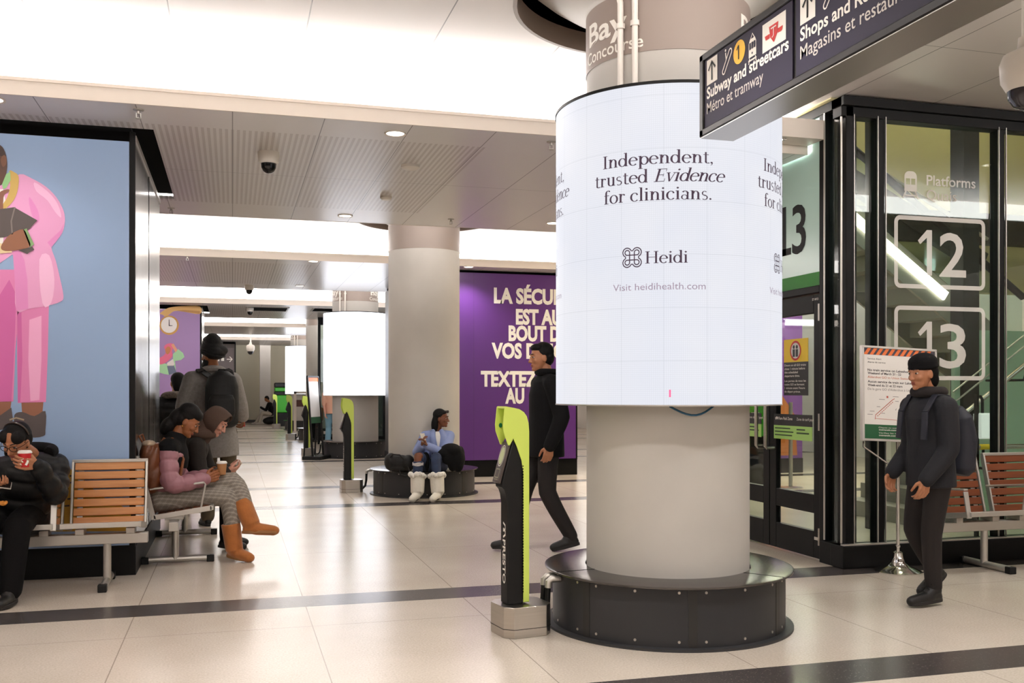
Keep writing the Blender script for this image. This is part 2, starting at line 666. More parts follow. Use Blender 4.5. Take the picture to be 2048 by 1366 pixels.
# ---- lower ceiling trays between the recesses, each with a lit cove along both edges
wn = 0
def bay(k, spans, slots=()):
    """tray from the recess of column k to the next; spans = (xa, xb, ya, yb) rectangles"""
    global wn
    ya, yb = COL0 + 1.75 + k * BAY, COL0 + 6.1 + k * BAY
    name = ['the rear hall', 'the viewer', 'the blue poster', 'the purple wall', 'the clock poster', 'the far kiosks', 'the end wall'][k + 2]
    b = MB()
    for (xa, xb, y0, y1) in spans:
        b.box(xa, xb, y0, y1, Z_LOW, Z_LOW + 0.03)
    struct(b.build('ceiling_tray', perf_metal('perforated_tray_%d' % (k + 2), ya + 0.5, yb - 0.8, 2.0 if k < 1 else 1.2), smooth=False),
           'low satin metal ceiling with slotted panels above %s' % name, 'ceiling')
    xs0 = min(s[0] for s in spans); xs1 = max(s[1] for s in spans)
    for side, y0, y1, yl, dirn in (('front', ya - 0.012, ya, ya + 0.2, -1), ('rear', yb, yb + 0.012, yb - 0.2, 1)):
        b = MB()
        b.box(xs0, xs1, y0, y1, Z_LOW - 0.002, Z_LOW + 0.115)
        b.box(xs0, xs1, y0 - 0.012 if dirn < 0 else y1, y0 if dirn < 0 else y1 + 0.012, Z_LOW + 0.095, Z_LOW + 0.118)
        wn += 1
        struct(b.build('trim_%d' % wn, M_LIP, smooth=False), 'white fascia on the %s edge of the low ceiling above %s' % (side, name), 'trim')
        b = MB()
        b.box(xs0, xs1, yl if dirn < 0 else yl - 0.03, yl + 0.03 if dirn < 0 else yl, Z_LOW + 0.035, Z_HIGH - 0.003)
        tag(b.build('cove_light', M_COVE, smooth=False), 'long white cove light behind the %s fascia above %s' % (side, name), 'cove light', 'cove lights of the concourse')
YB = lambda k: (COL0 + 1.75 + k * BAY, COL0 + 6.1 + k * BAY)
for k in (-2, -1, 0, 1, 2, 3, 4):
    a, c = YB(k)
    if k == 0:
        bay(k, [(-0.58, 4.66, a, c), (-9, -0.58, a, 7.92), (-9, -0.58, 10.7, c)])
    elif k == 2:
        bay(k, [(-0.56, 12, a, c), (-9, -0.56, a, 23.74), (-9, -0.56, 26.3, c)])
    else:
        bay(k, [(-9, 12, a, c)])
# box soffit that meets the glazed vestibule
wn += 1
struct(MB().box(3.35, 4.66, 7.0, 7.236, 3.47, 3.625).build('trim_%d' % wn, M_LIP, smooth=False), 'short white box soffit ending at the mint glass transom', 'trim')
t = thing('ceiling_light', 'rectangular flush light under the white box soffit beside the mint transom', 'ceiling light', (4.05, 7.12, 3.47))
MB().box(-0.3, 0.3, -0.06, 0.06, -0.008, 0).build('frame', M_ALU, t)
MB().box(-0.27, 0.27, -0.05, 0.05, -0.012, -0.008).build('diffuser', mat('small_diffuser', (255, 246, 236), 0.5, emit=4), t)

# ---- outer walls
struct(MB().box(-12, 14, 46.5, 46.8, 0, 3.77).build('wall_back', mat('end_wall', (172, 166, 146), 0.5, noise=(0.6, 0.04)), smooth=False), 'plain beige green wall at the far end', 'wall')
struct(MB().box(-9.3, -9, -10, 46.5, 0, 3.77).build('wall_left', M_WHITE, smooth=False), 'pale wall far behind the left kiosks', 'wall')
struct(MB().box(13, 13.3, -10, 46.5, 0, 7.0).build('wall_right', M_WHITE, smooth=False), 'pale wall far to the right', 'wall')
struct(MB().box(-12, 14, -10.3, -10, 0, 3.77).build('wall_front', M_WHITE, smooth=False), 'pale wall behind the viewer', 'wall')
struct(MB().box(-1.5, 1.3, 46.44, 46.5, 0, 0.12).build('baseboard_back', mat('dark_base', (60, 56, 52), 0.5), smooth=False), 'dark skirting along the end wall', 'baseboard')

# ---- columns
def column(k, label, bay_sign):
    cy = COL0 + k * BAY
    b = MB()
    b.lathe([(0.492, 0.0), (0.492, 3.7), (0.50, 3.72), (0.56, 3.755), (0.66, 3.80), (0.78, 3.88), (0.9, 3.98), (1.0, 4.12), (1.05, 4.45)], (COLX, cy, 0), 96)
    c = struct(b.build('pillar_%d' % (k + 1), M_CONC, angle=60), label, 'column')
    b = MB()
    b.lathe([(0.496, 3.33), (0.496, 3.685)], (COLX, cy, 0), 96)
    b.build('band', M_BAND, c)
    if bay_sign:
        for ang in (-186.0, -60.0, 66.0):
            b = MB()
            mp = cyl_map((COLX, cy), 0.496, math.radians(ang), 3.33, 0.002)
            text(b, 'Bay', mp, 0.134, 0.03, 0.136, bold=0.02, fit=0.35)
            text(b, 'Concourse', mp, 0.075, 0.0, 0.028, bold=0.01, fit=0.48)
            b.build('lettering', M_LET, c, smooth=False)
    return c
column(0, 'nearest thick round concrete column carrying the large round screen', True)
column(1, 'plain round concrete column behind the seated woman in white boots', False)
column(2, 'round concrete column carrying the second round screen', True)
column(3, 'far round concrete column without a screen', False)
column(4, 'far round concrete column carrying the third round screen', True)
# end pillar near the back wall
struct(MB().box(1.16, 1.62, 44.6, 45.1, 0, 3.77).build('pillar_6', M_CONC, smooth=False), 'square pale pillar by the far end wall', 'column')

# conduits clipped to the near and second screen columns
def conduits(k, where):
    cy = COL0 + k * BAY
    for i, deg in enumerate((-145.0, -135.0) if k == 0 else (-135.0, -121.0)):
        a = math.radians(deg)
        p = (COLX + 0.525 * math.cos(a), cy + 0.525 * math.sin(a))
        b = MB()
        pts = [(p[0], p[1], 3.0), (p[0], p[1], 3.62), (p[0] + 0.05 * math.cos(a), p[1] + 0.05 * math.sin(a), 3.72), (p[0] + 0.2 * math.cos(a), p[1] + 0.2 * math.sin(a), 3.84), (p[0] + 0.3 * math.cos(a), p[1] + 0.3 * math.sin(a), 4.0), (p[0] + 0.32 * math.cos(a), p[1] + 0.32 * math.sin(a), 4.4)]
        b.tube(pts, 0.0175, 14)
        t = b.build('conduit_pipe', M_WHITE)
        tag(t, '%s white conduit pipe running up %s' % (('left', 'right')[i], where), 'pipe', 'white conduit pipes on the columns')
        b = MB()
        b.lathe([(0.026, 0), (0.026, 0.03)], (p[0], p[1], 3.47), 14)
        b.build('clip', M_WHITE, t)
conduits(0, 'the nearest column above its screen')
conduits(2, 'the second screen column')
conduits(4, 'the third screen column')

# ---- kiosk blocks on the left and the purple one on the right
def kiosk(name, label, x0, x1, y0, y1, body, face, face_z=(0.23, 3.31), plinth=0.22):
    b = MB()
    b.box(x0, x1, y0, y1, plinth, 3.34)
    k = struct(b.build(name, body, smooth=False), label, 'kiosk block')
    MB().box(x0 + 0.03, x1 - 0.03, y0 + 0.03, y1 - 0.03, 3.34, 3.45).build('dark_collar', M_VOID, k, smooth=False)
    MB().box(x0 - 0.01, x1 + 0.008, y0 - 0.012, y1 + 0.01, 0, plinth).build('plinth', M_BLACK, k, smooth=False)
    MB().box(x1 - 0.02, x1 + 0.012, y0 + 0.0, y1, 3.325, 3.365).build('top_rail', M_ALU, k, smooth=False)
    MB().box(x0 - 0.1, x1 + 0.16, y0 - 0.08, y1 + 0.02, 3.445, 3.5).build('slot_blackout', M_VOID, k, smooth=False)  # black plate added so the lit recess does not show through the slot
    b = MB()
    b.box(x1 - 0.035, x1 + 0.006, y0 - 0.03, y0, plinth, 3.385)
    MB().box(x0, x1 - 0.035, y0 - 0.028, y0, face_z[1], 3.385).build('head_shadow_strip', M_VOID, k, smooth=False)  # solid strip, the dark of the head gap put into its colour
    b.box(x0, x1 - 0.035, y0 - 0.03, y0, plinth, face_z[0])
    b.build('edge_frame', M_BLACK, k, smooth=False)
    return k
# brushed stainless cladding with upright streaks
m_st, nb = new_mat('stainless_cladding', 0.2, 1.0)
tc = nb.node('ShaderNodeTexCoord'); mp_ = nb.node('ShaderNodeMapping'); mp_.inputs['Scale'].default_value = (8, 8, 0.15)
nb.link(tc.outputs['Object'], mp_.inputs[0])
nz = nb.node('ShaderNodeTexNoise'); nz.inputs['Scale'].default_value = 3; nz.inputs['Detail'].default_value = 6
nb.link(mp_.outputs[0], nz.inputs['Vector'])
nb.link(nb.mix(nz.outputs[0], lin((150, 147, 143)), lin((205, 203, 200))), nb.bsdf.inputs['Base Color'])
rg = nb.node('ShaderNodeMapRange'); nb.link(nz.outputs[0], rg.inputs[0]); rg.inputs[3].default_value = 0.12; rg.inputs[4].default_value = 0.34
nb.link(rg.outputs[0], nb.bsdf.inputs['Roughness'])
kiosk('wall_kiosk_1', 'stainless clad kiosk block carrying the blue poster', -5.2, -0.72, 8.0, 10.65, m_st, None)
MB().box(-0.724, -0.716, 9.3, 9.308, 0.22, 3.33).build('trim_40', M_BLACK, smooth=False)
struct(bpy.data.objects['trim_40'], 'thin dark joint in the stainless kiosk cladding', 'trim')
kiosk('wall_kiosk_2', 'kiosk block carrying the lilac clock poster', -5.2, -0.69, 23.8, 26.2, m_st, None)
kiosk('wall_kiosk_3', 'dark brown kiosk block at the end of the concourse', -5.2, 0.12, 40.5, 43.5, mat('brown_panel', (84, 74, 70), 0.5), None)
kiosk('wall_kiosk_4', 'large kiosk block faced with purple panels', 2.86, 5.61, 15.65, 19.0, mat('dark_side', (50, 48, 50), 0.4), None, (0.27, 3.36), 0.26)
# dark rectangular ceiling openings
def vent(x0, x1, y0, y1, z, label):
    t = thing('ceiling_vent', label, 'ceiling vent', ((x0 + x1) / 2, (y0 + y1) / 2, z))
    w, h = (x1 - x0) / 2, (y1 - y0) / 2
    MB().box(-w, w, -h, h, -0.006, 0.0).build('backing', M_VOID, t)
    b = MB()
    for s in (-1, 1):
        b.box(-w, w, s * h - 0.02, s * h + 0.02, -0.014, 0.0)
        b.box(s * w - 0.02, s * w + 0.02, -h, h, -0.014, 0.0)
    b.build('frame', M_ALU, t)
vent(0.33, 1.28, 23.7, 24.8, Z_LOW, 'dark square ceiling opening beyond the second screen')
vent(1.86, 2.57, 23.6, 24.6, Z_LOW, 'dark ceiling opening left of the second screen')
# ================================================================== GLAZED STAIR VESTIBULE ON THE RIGHT
GX, GY = 4.68, 6.76          # its corner: door side at X = GX, front side at Y = GY
M_GLASS = glass_mat('clear_glass')
M_MINT = mat('mint_panel', (186, 218, 208), 0.22)
M_GREEN = mat('go_green', (34, 134, 26), 0.45, spec=0.25)
M_FROST = mat('frosted_white', (236, 232, 226), 0.6)
_n = M_FROST.node_tree
_t = _n.nodes.new('ShaderNodeBsdfTransparent')
_m = _n.nodes.new('ShaderNodeMixShader')
_m.inputs[0].default_value = 0.68
_n.links.new(_t.outputs[0], _m.inputs[1])
_n.links.new(_n.nodes['Principled BSDF'].outputs[0], _m.inputs[2])
_n.links.new(_m.outputs[0], _n.nodes['Material Output'].inputs[0])
TOPZ = 3.755

def label_only(o, label, cat): return struct(o, label, cat)

# front glazing
w = MB()
w.box(GX + 0.02, GX + 0.09, GY, GY + 0.12, 0.18, 3.68)       # corner post
for x in (5.0, 6.18, 7.6, 9.0, 10.4):
    w.box(x, x + 0.065, GY + 0.01, GY + 0.11, 0.18, 3.68)
w.box(GX - 0.02, 11.0, GY - 0.03, GY + 0.14, 3.68, TOPZ)     # head
w.box(GX - 0.02, 11.0, GY + 0.0, GY + 0.12, 3.60, 3.68)
f = struct(w.build('window_1', M_BLACK, bevel=0.004), 'black framed full height glazing of the stair vestibule facing the viewer', 'window')
b = MB(); b.box(GX - 0.045, 11.0, GY - 0.06, GY + 0.12, 0.0, 0.18)
b.build('sill', M_BLACK, f, bevel=0.006)
b = MB(); b.box(GX - 0.03, 11.0, GY - 0.045, GY - 0.0, 0.18, 0.19)
b.build('sill_trim', M_ALU, f)
for a, c in ((GX + 0.09, 5.0), (5.065, 6.18), (6.245, 7.6), (7.665, 9.0), (9.065, 10.4)):
    MB().box(a, c, GY + 0.055, GY + 0.067, 0.18, 3.62).build('pane', M_GLASS, f, smooth=False)
# steel edge strips of the frame
b = MB()
for x in (GX + 0.092, 4.994, 5.068, 6.174, 6.248):
    b.box(x, x + 0.006, GY - 0.004, GY + 0.01, 0.19, 3.62)
b.build('glazing_bead', M_ALU, f)
mpg = plane_map((0, GY + 0.05, 0), (1, 0, 0), (0, 0, 1), (0, -1, 0), 0.0)
b = MB()
text(b, 'Platforms', mpg, 0.088, 5.5, 3.105, fit=0.485, bold=0.012)
b.build('platforms_lettering', M_FROST, f, smooth=False)
b = MB()
text(b, 'Quais', mpg, 0.088, 5.5, 2.985, fit=0.295)
b.build('quais_lettering', mat('grey_frost', (196, 190, 180), 0.5), f, smooth=False)
b = MB()   # train mark
ring = lambda *a: put(b, rrect_ring(*a), mpg)
def body_poly(x0, x1, y0, y1, r):
    return pol(arc_pts(x1 - r, y1 - r, r, r, 0, 90, 5) + arc_pts(x0 + r, y1 - r, r, r, 90, 180, 5) + [(x0, y0), (x1, y0)])
put(b, body_poly(5.285, 5.405, 3.15, 3.21, 0.045), mpg)
put(b, rect(5.285, 3.1, 5.3, 3.15), mpg); put(b, rect(5.39, 3.1, 5.405, 3.15), mpg); put(b, rect(5.34, 3.1, 5.35, 3.15), mpg)
put(b, rect(5.285, 3.045, 5.405, 3.1), mpg)
for s in (-1, 1):
    put(b, stroke([(5.345 + s * 0.045, 3.045), (5.345 + s * 0.075, 2.985)], 0.014), mpg)
put(b, rect(5.285, 3.005, 5.405, 3.017), mpg)
b.build('train_mark', M_FROST, f, smooth=False)
for nm, z0, z1, zb in (('12', 2.268, 2.828, 2.36), ('13', 1.515, 2.09, 1.605)):
    b = MB()
    put(b, rrect_ring(5.205, z0, 6.065, z1, 0.035, 0.04), mpg)
    b.build('number_frame', M_FROST, f, smooth=False)
    b = MB()
    for q in figure_one(5.415, 0.375):
        put(b, q, mpg, 0, zb)
    text(b, nm[1], mpg, 0.375, 5.625, zb, fit=0.265, bold=0.012)
    b.build('platform_number', M_FROST, f, smooth=False)

# door side: sidelight, two leaves, transom, further glazing
w = MB()
w.box(GX - 0.02, GX + 0.08, 7.0, 7.07, 0.0, 3.68)
w.box(GX - 0.01, GX + 0.07, 8.69, 8.76, 0.0, 3.68)
w.box(GX - 0.01, GX + 0.07, 10.5, 10.58, 0.0, 3.68)
w.box(GX - 0.02, GX + 0.08, GY, 10.58, 3.68, TOPZ)
w.box(GX - 0.02, GX + 0.08, 7.07, 8.69, 2.225, 2.285)
w.box(GX - 0.01, GX + 0.07, 8.76, 10.5, 2.225, 2.285)
f2 = struct(w.build('window_2', M_BLACK, bevel=0.004), 'black frame of the glazed door side of the stair vestibule', 'window')
b = MB(); b.box(GX - 0.04, GX + 0.1, GY, 7.04, 0, 0.18); b.box(GX - 0.02, GX + 0.1, 8.7, 10.58, 0, 0.18)
b.build('sill', M_BLACK, f2, bevel=0.005)
MB().box(GX + 0.02, GX + 0.032, GY + 0.1, 7.0, 0.18, 3.68).build('pane', M_GLASS, f2, smooth=False)
MB().box(GX + 0.02, GX + 0.032, 8.76, 10.5, 0.18, 2.23).build('pane', M_GLASS, f2, smooth=False)
b = MB(); b.box(GX - 0.026, GX - 0.018, 6.985, 7.0, 0.19, 3.68)
b.box(GX - 0.012, GX + 0.0, GY + 0.02, GY + 0.03, 0.19, 3.68)
b.build('glazing_bead', M_ALU, f2)
MB().box(GX + 0.005, GX + 0.03, 7.07, 10.5, 2.40, 3.68).build('mint_transom', M_MINT, f2, smooth=False)
MB().box(GX + 0.0, GX + 0.03, 7.07, 10.5, 2.285, 2.40).build('green_strip', M_GREEN, f2, smooth=False)
b = MB()
mpd = plane_map((GX + 0.005, 0, 0), (0, -1, 0), (0, 0, 1), (-1, 0, 0), 0.002)
for q in figure_one(-7.77, 0.43):
    put(b, q, mpd, 0, 2.6)
put(b, rect(-7.77, 2.6, -7.53, 2.66), mpd)
text(b, '3', mpd, 0.43, -7.515, 2.6, fit=0.215, bold=0.012)
b.build('platform_number', M_BLACK, f2, smooth=False)

def door_leaf(n, y0, y1, handle_y, label):
    w = MB()
    st = 0.105
    w.box(GX, GX + 0.05, y0, y0 + st, 0.012, 2.215)
    w.box(GX, GX + 0.05, y1 - st, y1, 0.012, 2.215)
    w.box(GX, GX + 0.05, y0 + st, y1 - st, 2.06, 2.215)
    w.box(GX, GX + 0.05, y0 + st, y1 - st, 0.385, 0.54)
    w.box(GX, GX + 0.05, y0 + st, y1 - st, 0.012, 0.235)
    d = struct(w.build('door_%d' % n, M_BLACK, bevel=0.004), label, 'door')
    MB().box(GX + 0.02, GX + 0.03, y0 + st - 0.01, y1 - st + 0.01, 0.23, 2.07).build('pane', M_GLASS, d, smooth=False)
    s = -1 if handle_y < (y0 + y1) / 2 else 1
    hy = handle_y
    b = MB()
    b.tube([(GX, hy, 1.6), (GX - 0.075, hy, 1.6), (GX - 0.09, hy, 1.585), (GX - 0.09, hy, 0.915), (GX - 0.075, hy, 0.9), (GX, hy, 0.9)], 0.0165, 14)
    b.build('handle', M_STEEL, d)
    hz = y0 if s > 0 else y1
    for z in (0.2, 1.15, 2.06):
        b = MB()
        b.cyl((GX - 0.014, hz + 0.002 * s, z - 0.07), (GX - 0.014, hz + 0.002 * s, z + 0.07), 0.012)
        b.build('hinge', M_STEEL, d)
    return d
d1 = door_leaf(1, 7.075, 7.875, 7.80, 'black glass door leaf nearest the corner with yellow warning sticker')
d2 = door_leaf(2, 7.885, 8.685, 7.96, 'black glass door leaf half hidden behind the column')
mps = plane_map((GX + 0.0, 0, 0), (0, -1, 0), (0, 0, 1), (-1, 0, 0), 0.004)
def glass_sticker(name, parent, y_left, y_right, z0, z1, m, lift=0.0):
    MB().box(GX + 0.012 - lift, GX + 0.016 - lift, y_right, y_left, z0, z1).build(name, m, parent, smooth=False)
mpst = plane_map((GX + 0.011, 0, 0), (0, -1, 0), (0, 0, 1), (-1, 0, 0), 0.0015)
M_YEL = mat('sticker_yellow', (244, 206, 30), 0.5)
M_BLK = mat('sticker_black', (24, 22, 24), 0.5)
M_LIME = mat('sticker_lime', (176, 222, 120), 0.5)
M_RED = mat('sign_red', (200, 38, 34), 0.5)
glass_sticker('warning_sticker', d1, 7.66, 7.285, 1.66, 1.86, M_YEL)
glass_sticker('warning_text_panel', d1, 7.66, 7.285, 1.37, 1.66, M_BLK)
b = MB(); put(b, stroke(arc_pts(-7.472, 1.758, 0.077, 0.077, 0, 352, 32), 0.018, True), mpst); b.build('warning_ring', M_RED, d1, smooth=False)
b = MB(); put(b, circ(-7.472, 1.758, 0.069), mpst); b.build('warning_disc', M_WHITE, d1, smooth=False)
b = MB()
mp2 = plane_map((GX + 0.008, 0, 0), (0, -1, 0), (0, 0, 1), (-1, 0, 0), 0.0)
for s in (-1, 1):
    put(b, pol(arc_pts(-7.472 + s * 0.024, 1.79, 0.017, 0.017, 0, 330, 10)), mp2)
    put(b, rect(-7.472 + s * 0.024 - 0.018, 1.705, -7.472 + s * 0.024 + 0.018, 1.77), mp2)
b.build('warning_figures', M_BLK, d1, smooth=False)
b = MB()
for i, s in enumerate(('Doors on all GO trains', 'close 1 minute before', 'the scheduled', 'departure time.')):
    text(b, s, mpst, 0.019, -7.645, 1.625 - i * 0.031, bold=0.02, fit=(0.335, 0.32, 0.21, 0.24)[i])
for i, s in enumerate(('Les portes de tous les', 'trains GO se ferment', "1 minute avant l'heure", 'de départ prévue.')):
    text(b, s, mpst, 0.019, -7.645, 1.488 - i * 0.031, bold=0.01, fit=(0.335, 0.31, 0.32, 0.25)[i])
b.build('warning_text', M_WHITE, d1, smooth=False)
def zone_sticker(parent, yl, yr):
    glass_sticker('fare_zone_panel', parent, yl, yr, 1.105, 1.205, M_BLK, 0.016)
    glass_sticker('fare_zone_strip', parent, yl, yr, 0.985, 1.105, M_LIME, 0.016)
    mq = plane_map((GX - 0.006, 0, 0), (0, -1, 0), (0, 0, 1), (-1, 0, 0), 0.0)
    b = MB()
    text(b, 'Fare Paid Zone', mq, 0.026, -yl + 0.085, 1.155, fit=0.22, bold=0.02)
    text(b, 'Zone de tarif payé', mq, 0.024, -yl + 0.37, 1.155, fit=0.26, bold=0.005)
    put(b, stroke([(-yl + 0.03, 1.16), (-yl + 0.05, 1.172), (-yl + 0.075, 1.165)], 0.022), mq)
    b.build('fare_zone_text', M_WHITE, parent, smooth=False)
    b = MB()
    for i in range(3):
        put(b, rect(-yl + 0.02, 1.075 - i * 0.03, -yl + (0.27, 0.32, 0.3)[i], 1.085 - i * 0.03), mq)
    for i in range(2):
        put(b, rect(-yl + 0.37, 1.07 - i * 0.03, -yl + (0.5, 0.56)[i], 1.082 - i * 0.03), mq)
    b.build('fare_zone_small_print', mat('dark_green_ink', (40, 70, 30), 0.5), parent, smooth=False)
zone_sticker(d1, 7.80, 7.20)
zone_sticker(d2, 8.62, 8.02)
b = MB(); text(b, 'ST-W13', plane_map((GX - 0.001, 0, 0), (0, -1, 0), (0, 0, 1), (-1, 0, 0), 0.001), 0.02, -7.2, 2.165, fit=0.09, bold=0.02)
b.build('door_number', M_WHITE, d1, smooth=False)
MB().box(GX - 0.003, GX, 7.1, 7.17, 0.165, 0.19).build('maker_plate', M_ALU, d1, smooth=False)

# ---- inside the vestibule: walls, steel posts, flight going down, stair with mint glass
M_OLIVE = mat('olive_wall', (176, 166, 122), 0.55, noise=(0.7, 0.06))
M_POST = mat('steel_post', (22, 21, 20), 0.5, spec=0.3)
struct(MB().box(5.2, 13, 11.0, 11.2, 2.75, 7.0).build('wall_vestibule', M_OLIVE, smooth=False), 'olive yellow upper wall inside the stair vestibule', 'wall')
struct(MB().box(GX - 0.05, GX + 0.02, GY + 0.1, 11.2, 3.76, 7.0).build('wall_vestibule_side', M_OLIVE, smooth=False), 'olive wall above the mint transom inside the vestibule', 'wall')
struct(MB().box(GX, 11.0, GY + 0.1, GY + 0.14, 3.756, 7.0).build('wall_vestibule_head', M_OLIVE, smooth=False), 'olive wall above the front glazing inside the vestibule', 'wall')
struct(MB().box(GX, 13, GY + 0.15, 11.2, 6.9, 7.0).build('ceiling_vestibule', M_WHITE, smooth=False), 'pale ceiling high over the stairs', 'ceiling')
struct(MB().box(11.0, 13, GY, GY + 0.14, 0, 7.0).build('wall_vestibule_front', M_OLIVE, smooth=False), 'olive wall right of the vestibule glazing', 'wall')
def post(x, y, z1, w, label):
    b = MB()
    b.box(x - w / 2, x + w / 2, y - w / 2, y + w / 2, 0, z1)
    tag(b.build('steel_post', M_POST, bevel=0.006), label, 'post', kind='structure')
post(5.25, 7.6, 6.9, 0.17, 'dark steel post just inside the narrow front pane')
post(6.32, 8.6, 6.9, 0.14, 'dark steel post behind the platforms lettering')
post(7.42, 8.6, 6.9, 0.2, 'dark steel post behind the mullion right of the number frames')
# flight descending to the right (upper)
def flight(name, label, x0, z0, x1, z1, y0, y1, m_side, m_under):
    t = thing(name, label, 'staircase', (x0, (y0 + y1) / 2, 0))
    w = (y1 - y0) / 2
    dx, dz = x1 - x0, z1 - z0
    for s in (-1, 1):
        b = MB()
        b.poly([(0, s * w, z0 - 0.28), (dx, s * w, z1 - 0.28), (dx, s * w, z1 + 0.12), (0, s * w, z0 + 0.12)], (0, 0.04, 0))
        b.build('stringer', m_side, t)
    n = int(abs(dz) / 0.17)
    b = MB()
    for i in range(n):
        xa, xb = dx * i / n, dx * (i + 1) / n
        zt = z0 + dz * (i + (0 if dz < 0 else 1)) / n
        b.box(xa, xb, -w + 0.04, w, zt - 0.2, zt - 0.02)
    b.build('steps', m_under, t, smooth=False)
    return t, dx, w
M_GREYM = mat('grey_metal', (150, 146, 136), 0.4, 0.3)
t, dx, w = flight('escalator', 'escalator flight sloping down to the right high behind the number frames', 5.3, 4.02, 8.6, 1.72, 9.0, 10.0, M_GREYM, mat('step_soffit', (168, 162, 146), 0.5))
for s in (-1, 1):
    b = MB(); b.poly([(0, s * (w - 0.06), 4.1), (dx, s * (w - 0.06), 1.8), (dx, s * (w - 0.06), 2.42), (0, s * (w - 0.06), 4.72)], (0, 0.012, 0))
    b.build('balustrade_glass', M_GLASS, t, smooth=False)
    b = MB(); b.tube([(-0.1, s * (w - 0.05), 4.82), (dx, s * (w - 0.05), 2.47)], 0.04, 12)
    b.build('handrail', M_BLACK, t)
b = MB(); b.bar((0.2, -w - 0.02, 3.98 - 0.14), (2.2, -w - 0.02, 3.98 - 0.14 - 2.0 * 2.3 / 3.3), 0.03, 0.1)
b.build('light_strip', mat('strip_light', (255, 242, 220), 0.5, emit=3.5), t)
# upper gallery edge beam with rail, seen near the top of the glass
t = thing('gallery_beam', 'dark sloping beam with a rail high behind the glazing', 'beam', (5.3, 10.7, 0), kind='structure')
b = MB(); b.bar((0, 0, 5.15), (4.2, 0, 3.1), 0.12, 0.26); b.build('beam', M_POST, t)
b = MB(); b.tube([(0, -0.1, 5.45), (4.2, -0.1, 3.4)], 0.025); b.build('rail', M_STEEL, t)
b = MB(); b.box(1.2, 6.0, -0.05, 0.1, 3.35, 3.75); b.build('edge_beam', M_POST, t)
# stair rising to the right with mint glass and handrail
M_MINTG = mat('mint_back_panel', (172, 200, 176), 0.3)
struct(MB().box(7.95, 8.75, 10.4, 10.5, 0, 2.9).build('wall_panel', mat('pale_grey_panel', (196, 194, 184), 0.5), smooth=False), 'pale grey wall panel deep inside the vestibule behind the lower number frame', 'wall')
t = thing('staircase', 'mint glass sided stair with a steel handrail rising right behind the bench', 'staircase', (6.3, 8.3, 0))
b = MB(); b.box(0.95, 4.6, 0.25, 0.3, 0.0, 2.05); b.build('mint_side_panel', M_MINTG, t, smooth=False)
b = MB()
for i in range(9):
    b.box(0.5 + i * 0.28, 4.6, 0.3, 1.6, i * 0.17, i * 0.17 + 0.17)
b.build('steps', M_GREYM, t, smooth=False)
b = MB(); b.tube([(0.35, -0.3, 1.02), (3.2, -0.3, 2.93)], 0.024); b.build('handrail', M_STEEL, t)
b = MB(); b.tube([(0.5, -0.26, 1.4), (3.2, -0.26, 3.2)], 0.009); b.tube([(0.4, -0.26, 1.22), (3.2, -0.26, 3.09)], 0.009); b.build('wire_rail', M_STEEL, t)
b = MB(); b.tube([(0.42, -0.55, 0.875), (2.4, -0.55, 0.875)], 0.024); b.build('lower_rail', M_STEEL, t)
b = MB(); b.cyl((0.55, -0.55, 0.875), (0.66, -0.55, 0.875), 0.027); b.build('rail_sleeve', M_YEL, t)
for x in (0.6, 1.9):
    b = MB(); b.tube([(x, -0.55, 0.86), (x, -0.55, 0.7), (x + 0.1, -0.5, 0.66), (x + 0.1, 0.25, 0.66)], 0.013); b.build('rail_bracket', M_BLACK, t)
b = MB(); b.tube([(1.35, -0.3, 1.66), (1.35, -0.26, 1.52), (1.35, 0.25, 1.52)], 0.012); b.build('rail_bracket', M_BLACK, t)
# white lantern box on a black bracket
t = thing('wall_lantern', 'white box lantern hanging on a black bracket behind the bench', 'lantern', (6.49, 7.3, 0))
b = MB(); b.box(-0.06, 0.06, -0.05, 0.05, 0.98, 1.21); b.build('shade', mat('lantern_white', (238, 234, 226), 0.5, emit=0.35), t, bevel=0.012)
b = MB(); b.tube([(0, 0, 1.21), (0, 0, 1.33), (-0.02, 0, 1.36), (-0.06, 0, 1.36)], 0.013); b.build('bracket', M_BLACK, t)
b = MB(); b.box(-0.075, -0.055, -0.02, 0.02, 0.0, 1.38); b.build('post', M_BLACK, t)
# poster boards and posts seen through the doors
t = thing('poster_board', 'tall purple and brown poster board seen through the door glass', 'poster', (9.1, 15.0, 0))
b = MB(); b.box(-1.3, 0.45, 0, 0.1, 0.25, 3.3); b.build('panel', mat('poster_purple', (112, 66, 150), 0.5), t)
b = MB(); b.box(-1.3, 0.45, -0.02, 0.1, 0.0, 0.25); b.build('base', M_BLACK, t)
pm = plane_map((0, 0, 0), (1, 0, 0), (0, 0, 1), (0, -1, 0), 0.004)
b = MB(); put(b, pol([(-1.3, 0.3), (0.35, 0.3), (0.3, 1.0), (-0.1, 1.55), (-0.25, 2.1), (-0.3, 2.6), (-0.45, 3.2), (-1.3, 3.2)]), pm); b.build('brown_figure', mat('poster_brown', (176, 104, 52), 0.5), t, smooth=False)
pm = plane_map((0, 0, 0), (1, 0, 0), (0, 0, 1), (0, -1, 0), 0.006)
b = MB()
for z in (2.35, 2.62, 2.85):
    put(b, stroke([(-0.95, z), (-0.8, z + 0.05), (-0.6, z - 0.02), (-0.45, z + 0.03)], 0.08), pm)
b.build('dark_stripes', mat('poster_dark', (64, 36, 30), 0.5), t, smooth=False)
b = MB(); put(b, pol([(-0.9, 1.35), (-0.35, 1.2), (-0.1, 1.55), (-0.5, 1.75)]), pm); b.build('orange_shape', mat('poster_orange', (222, 110, 66), 0.5), t, smooth=False)
t = thing('stanchion_post', 'slim steel stanchion on the floor beyond the door glass', 'post', (7.83, 12.6, 0))
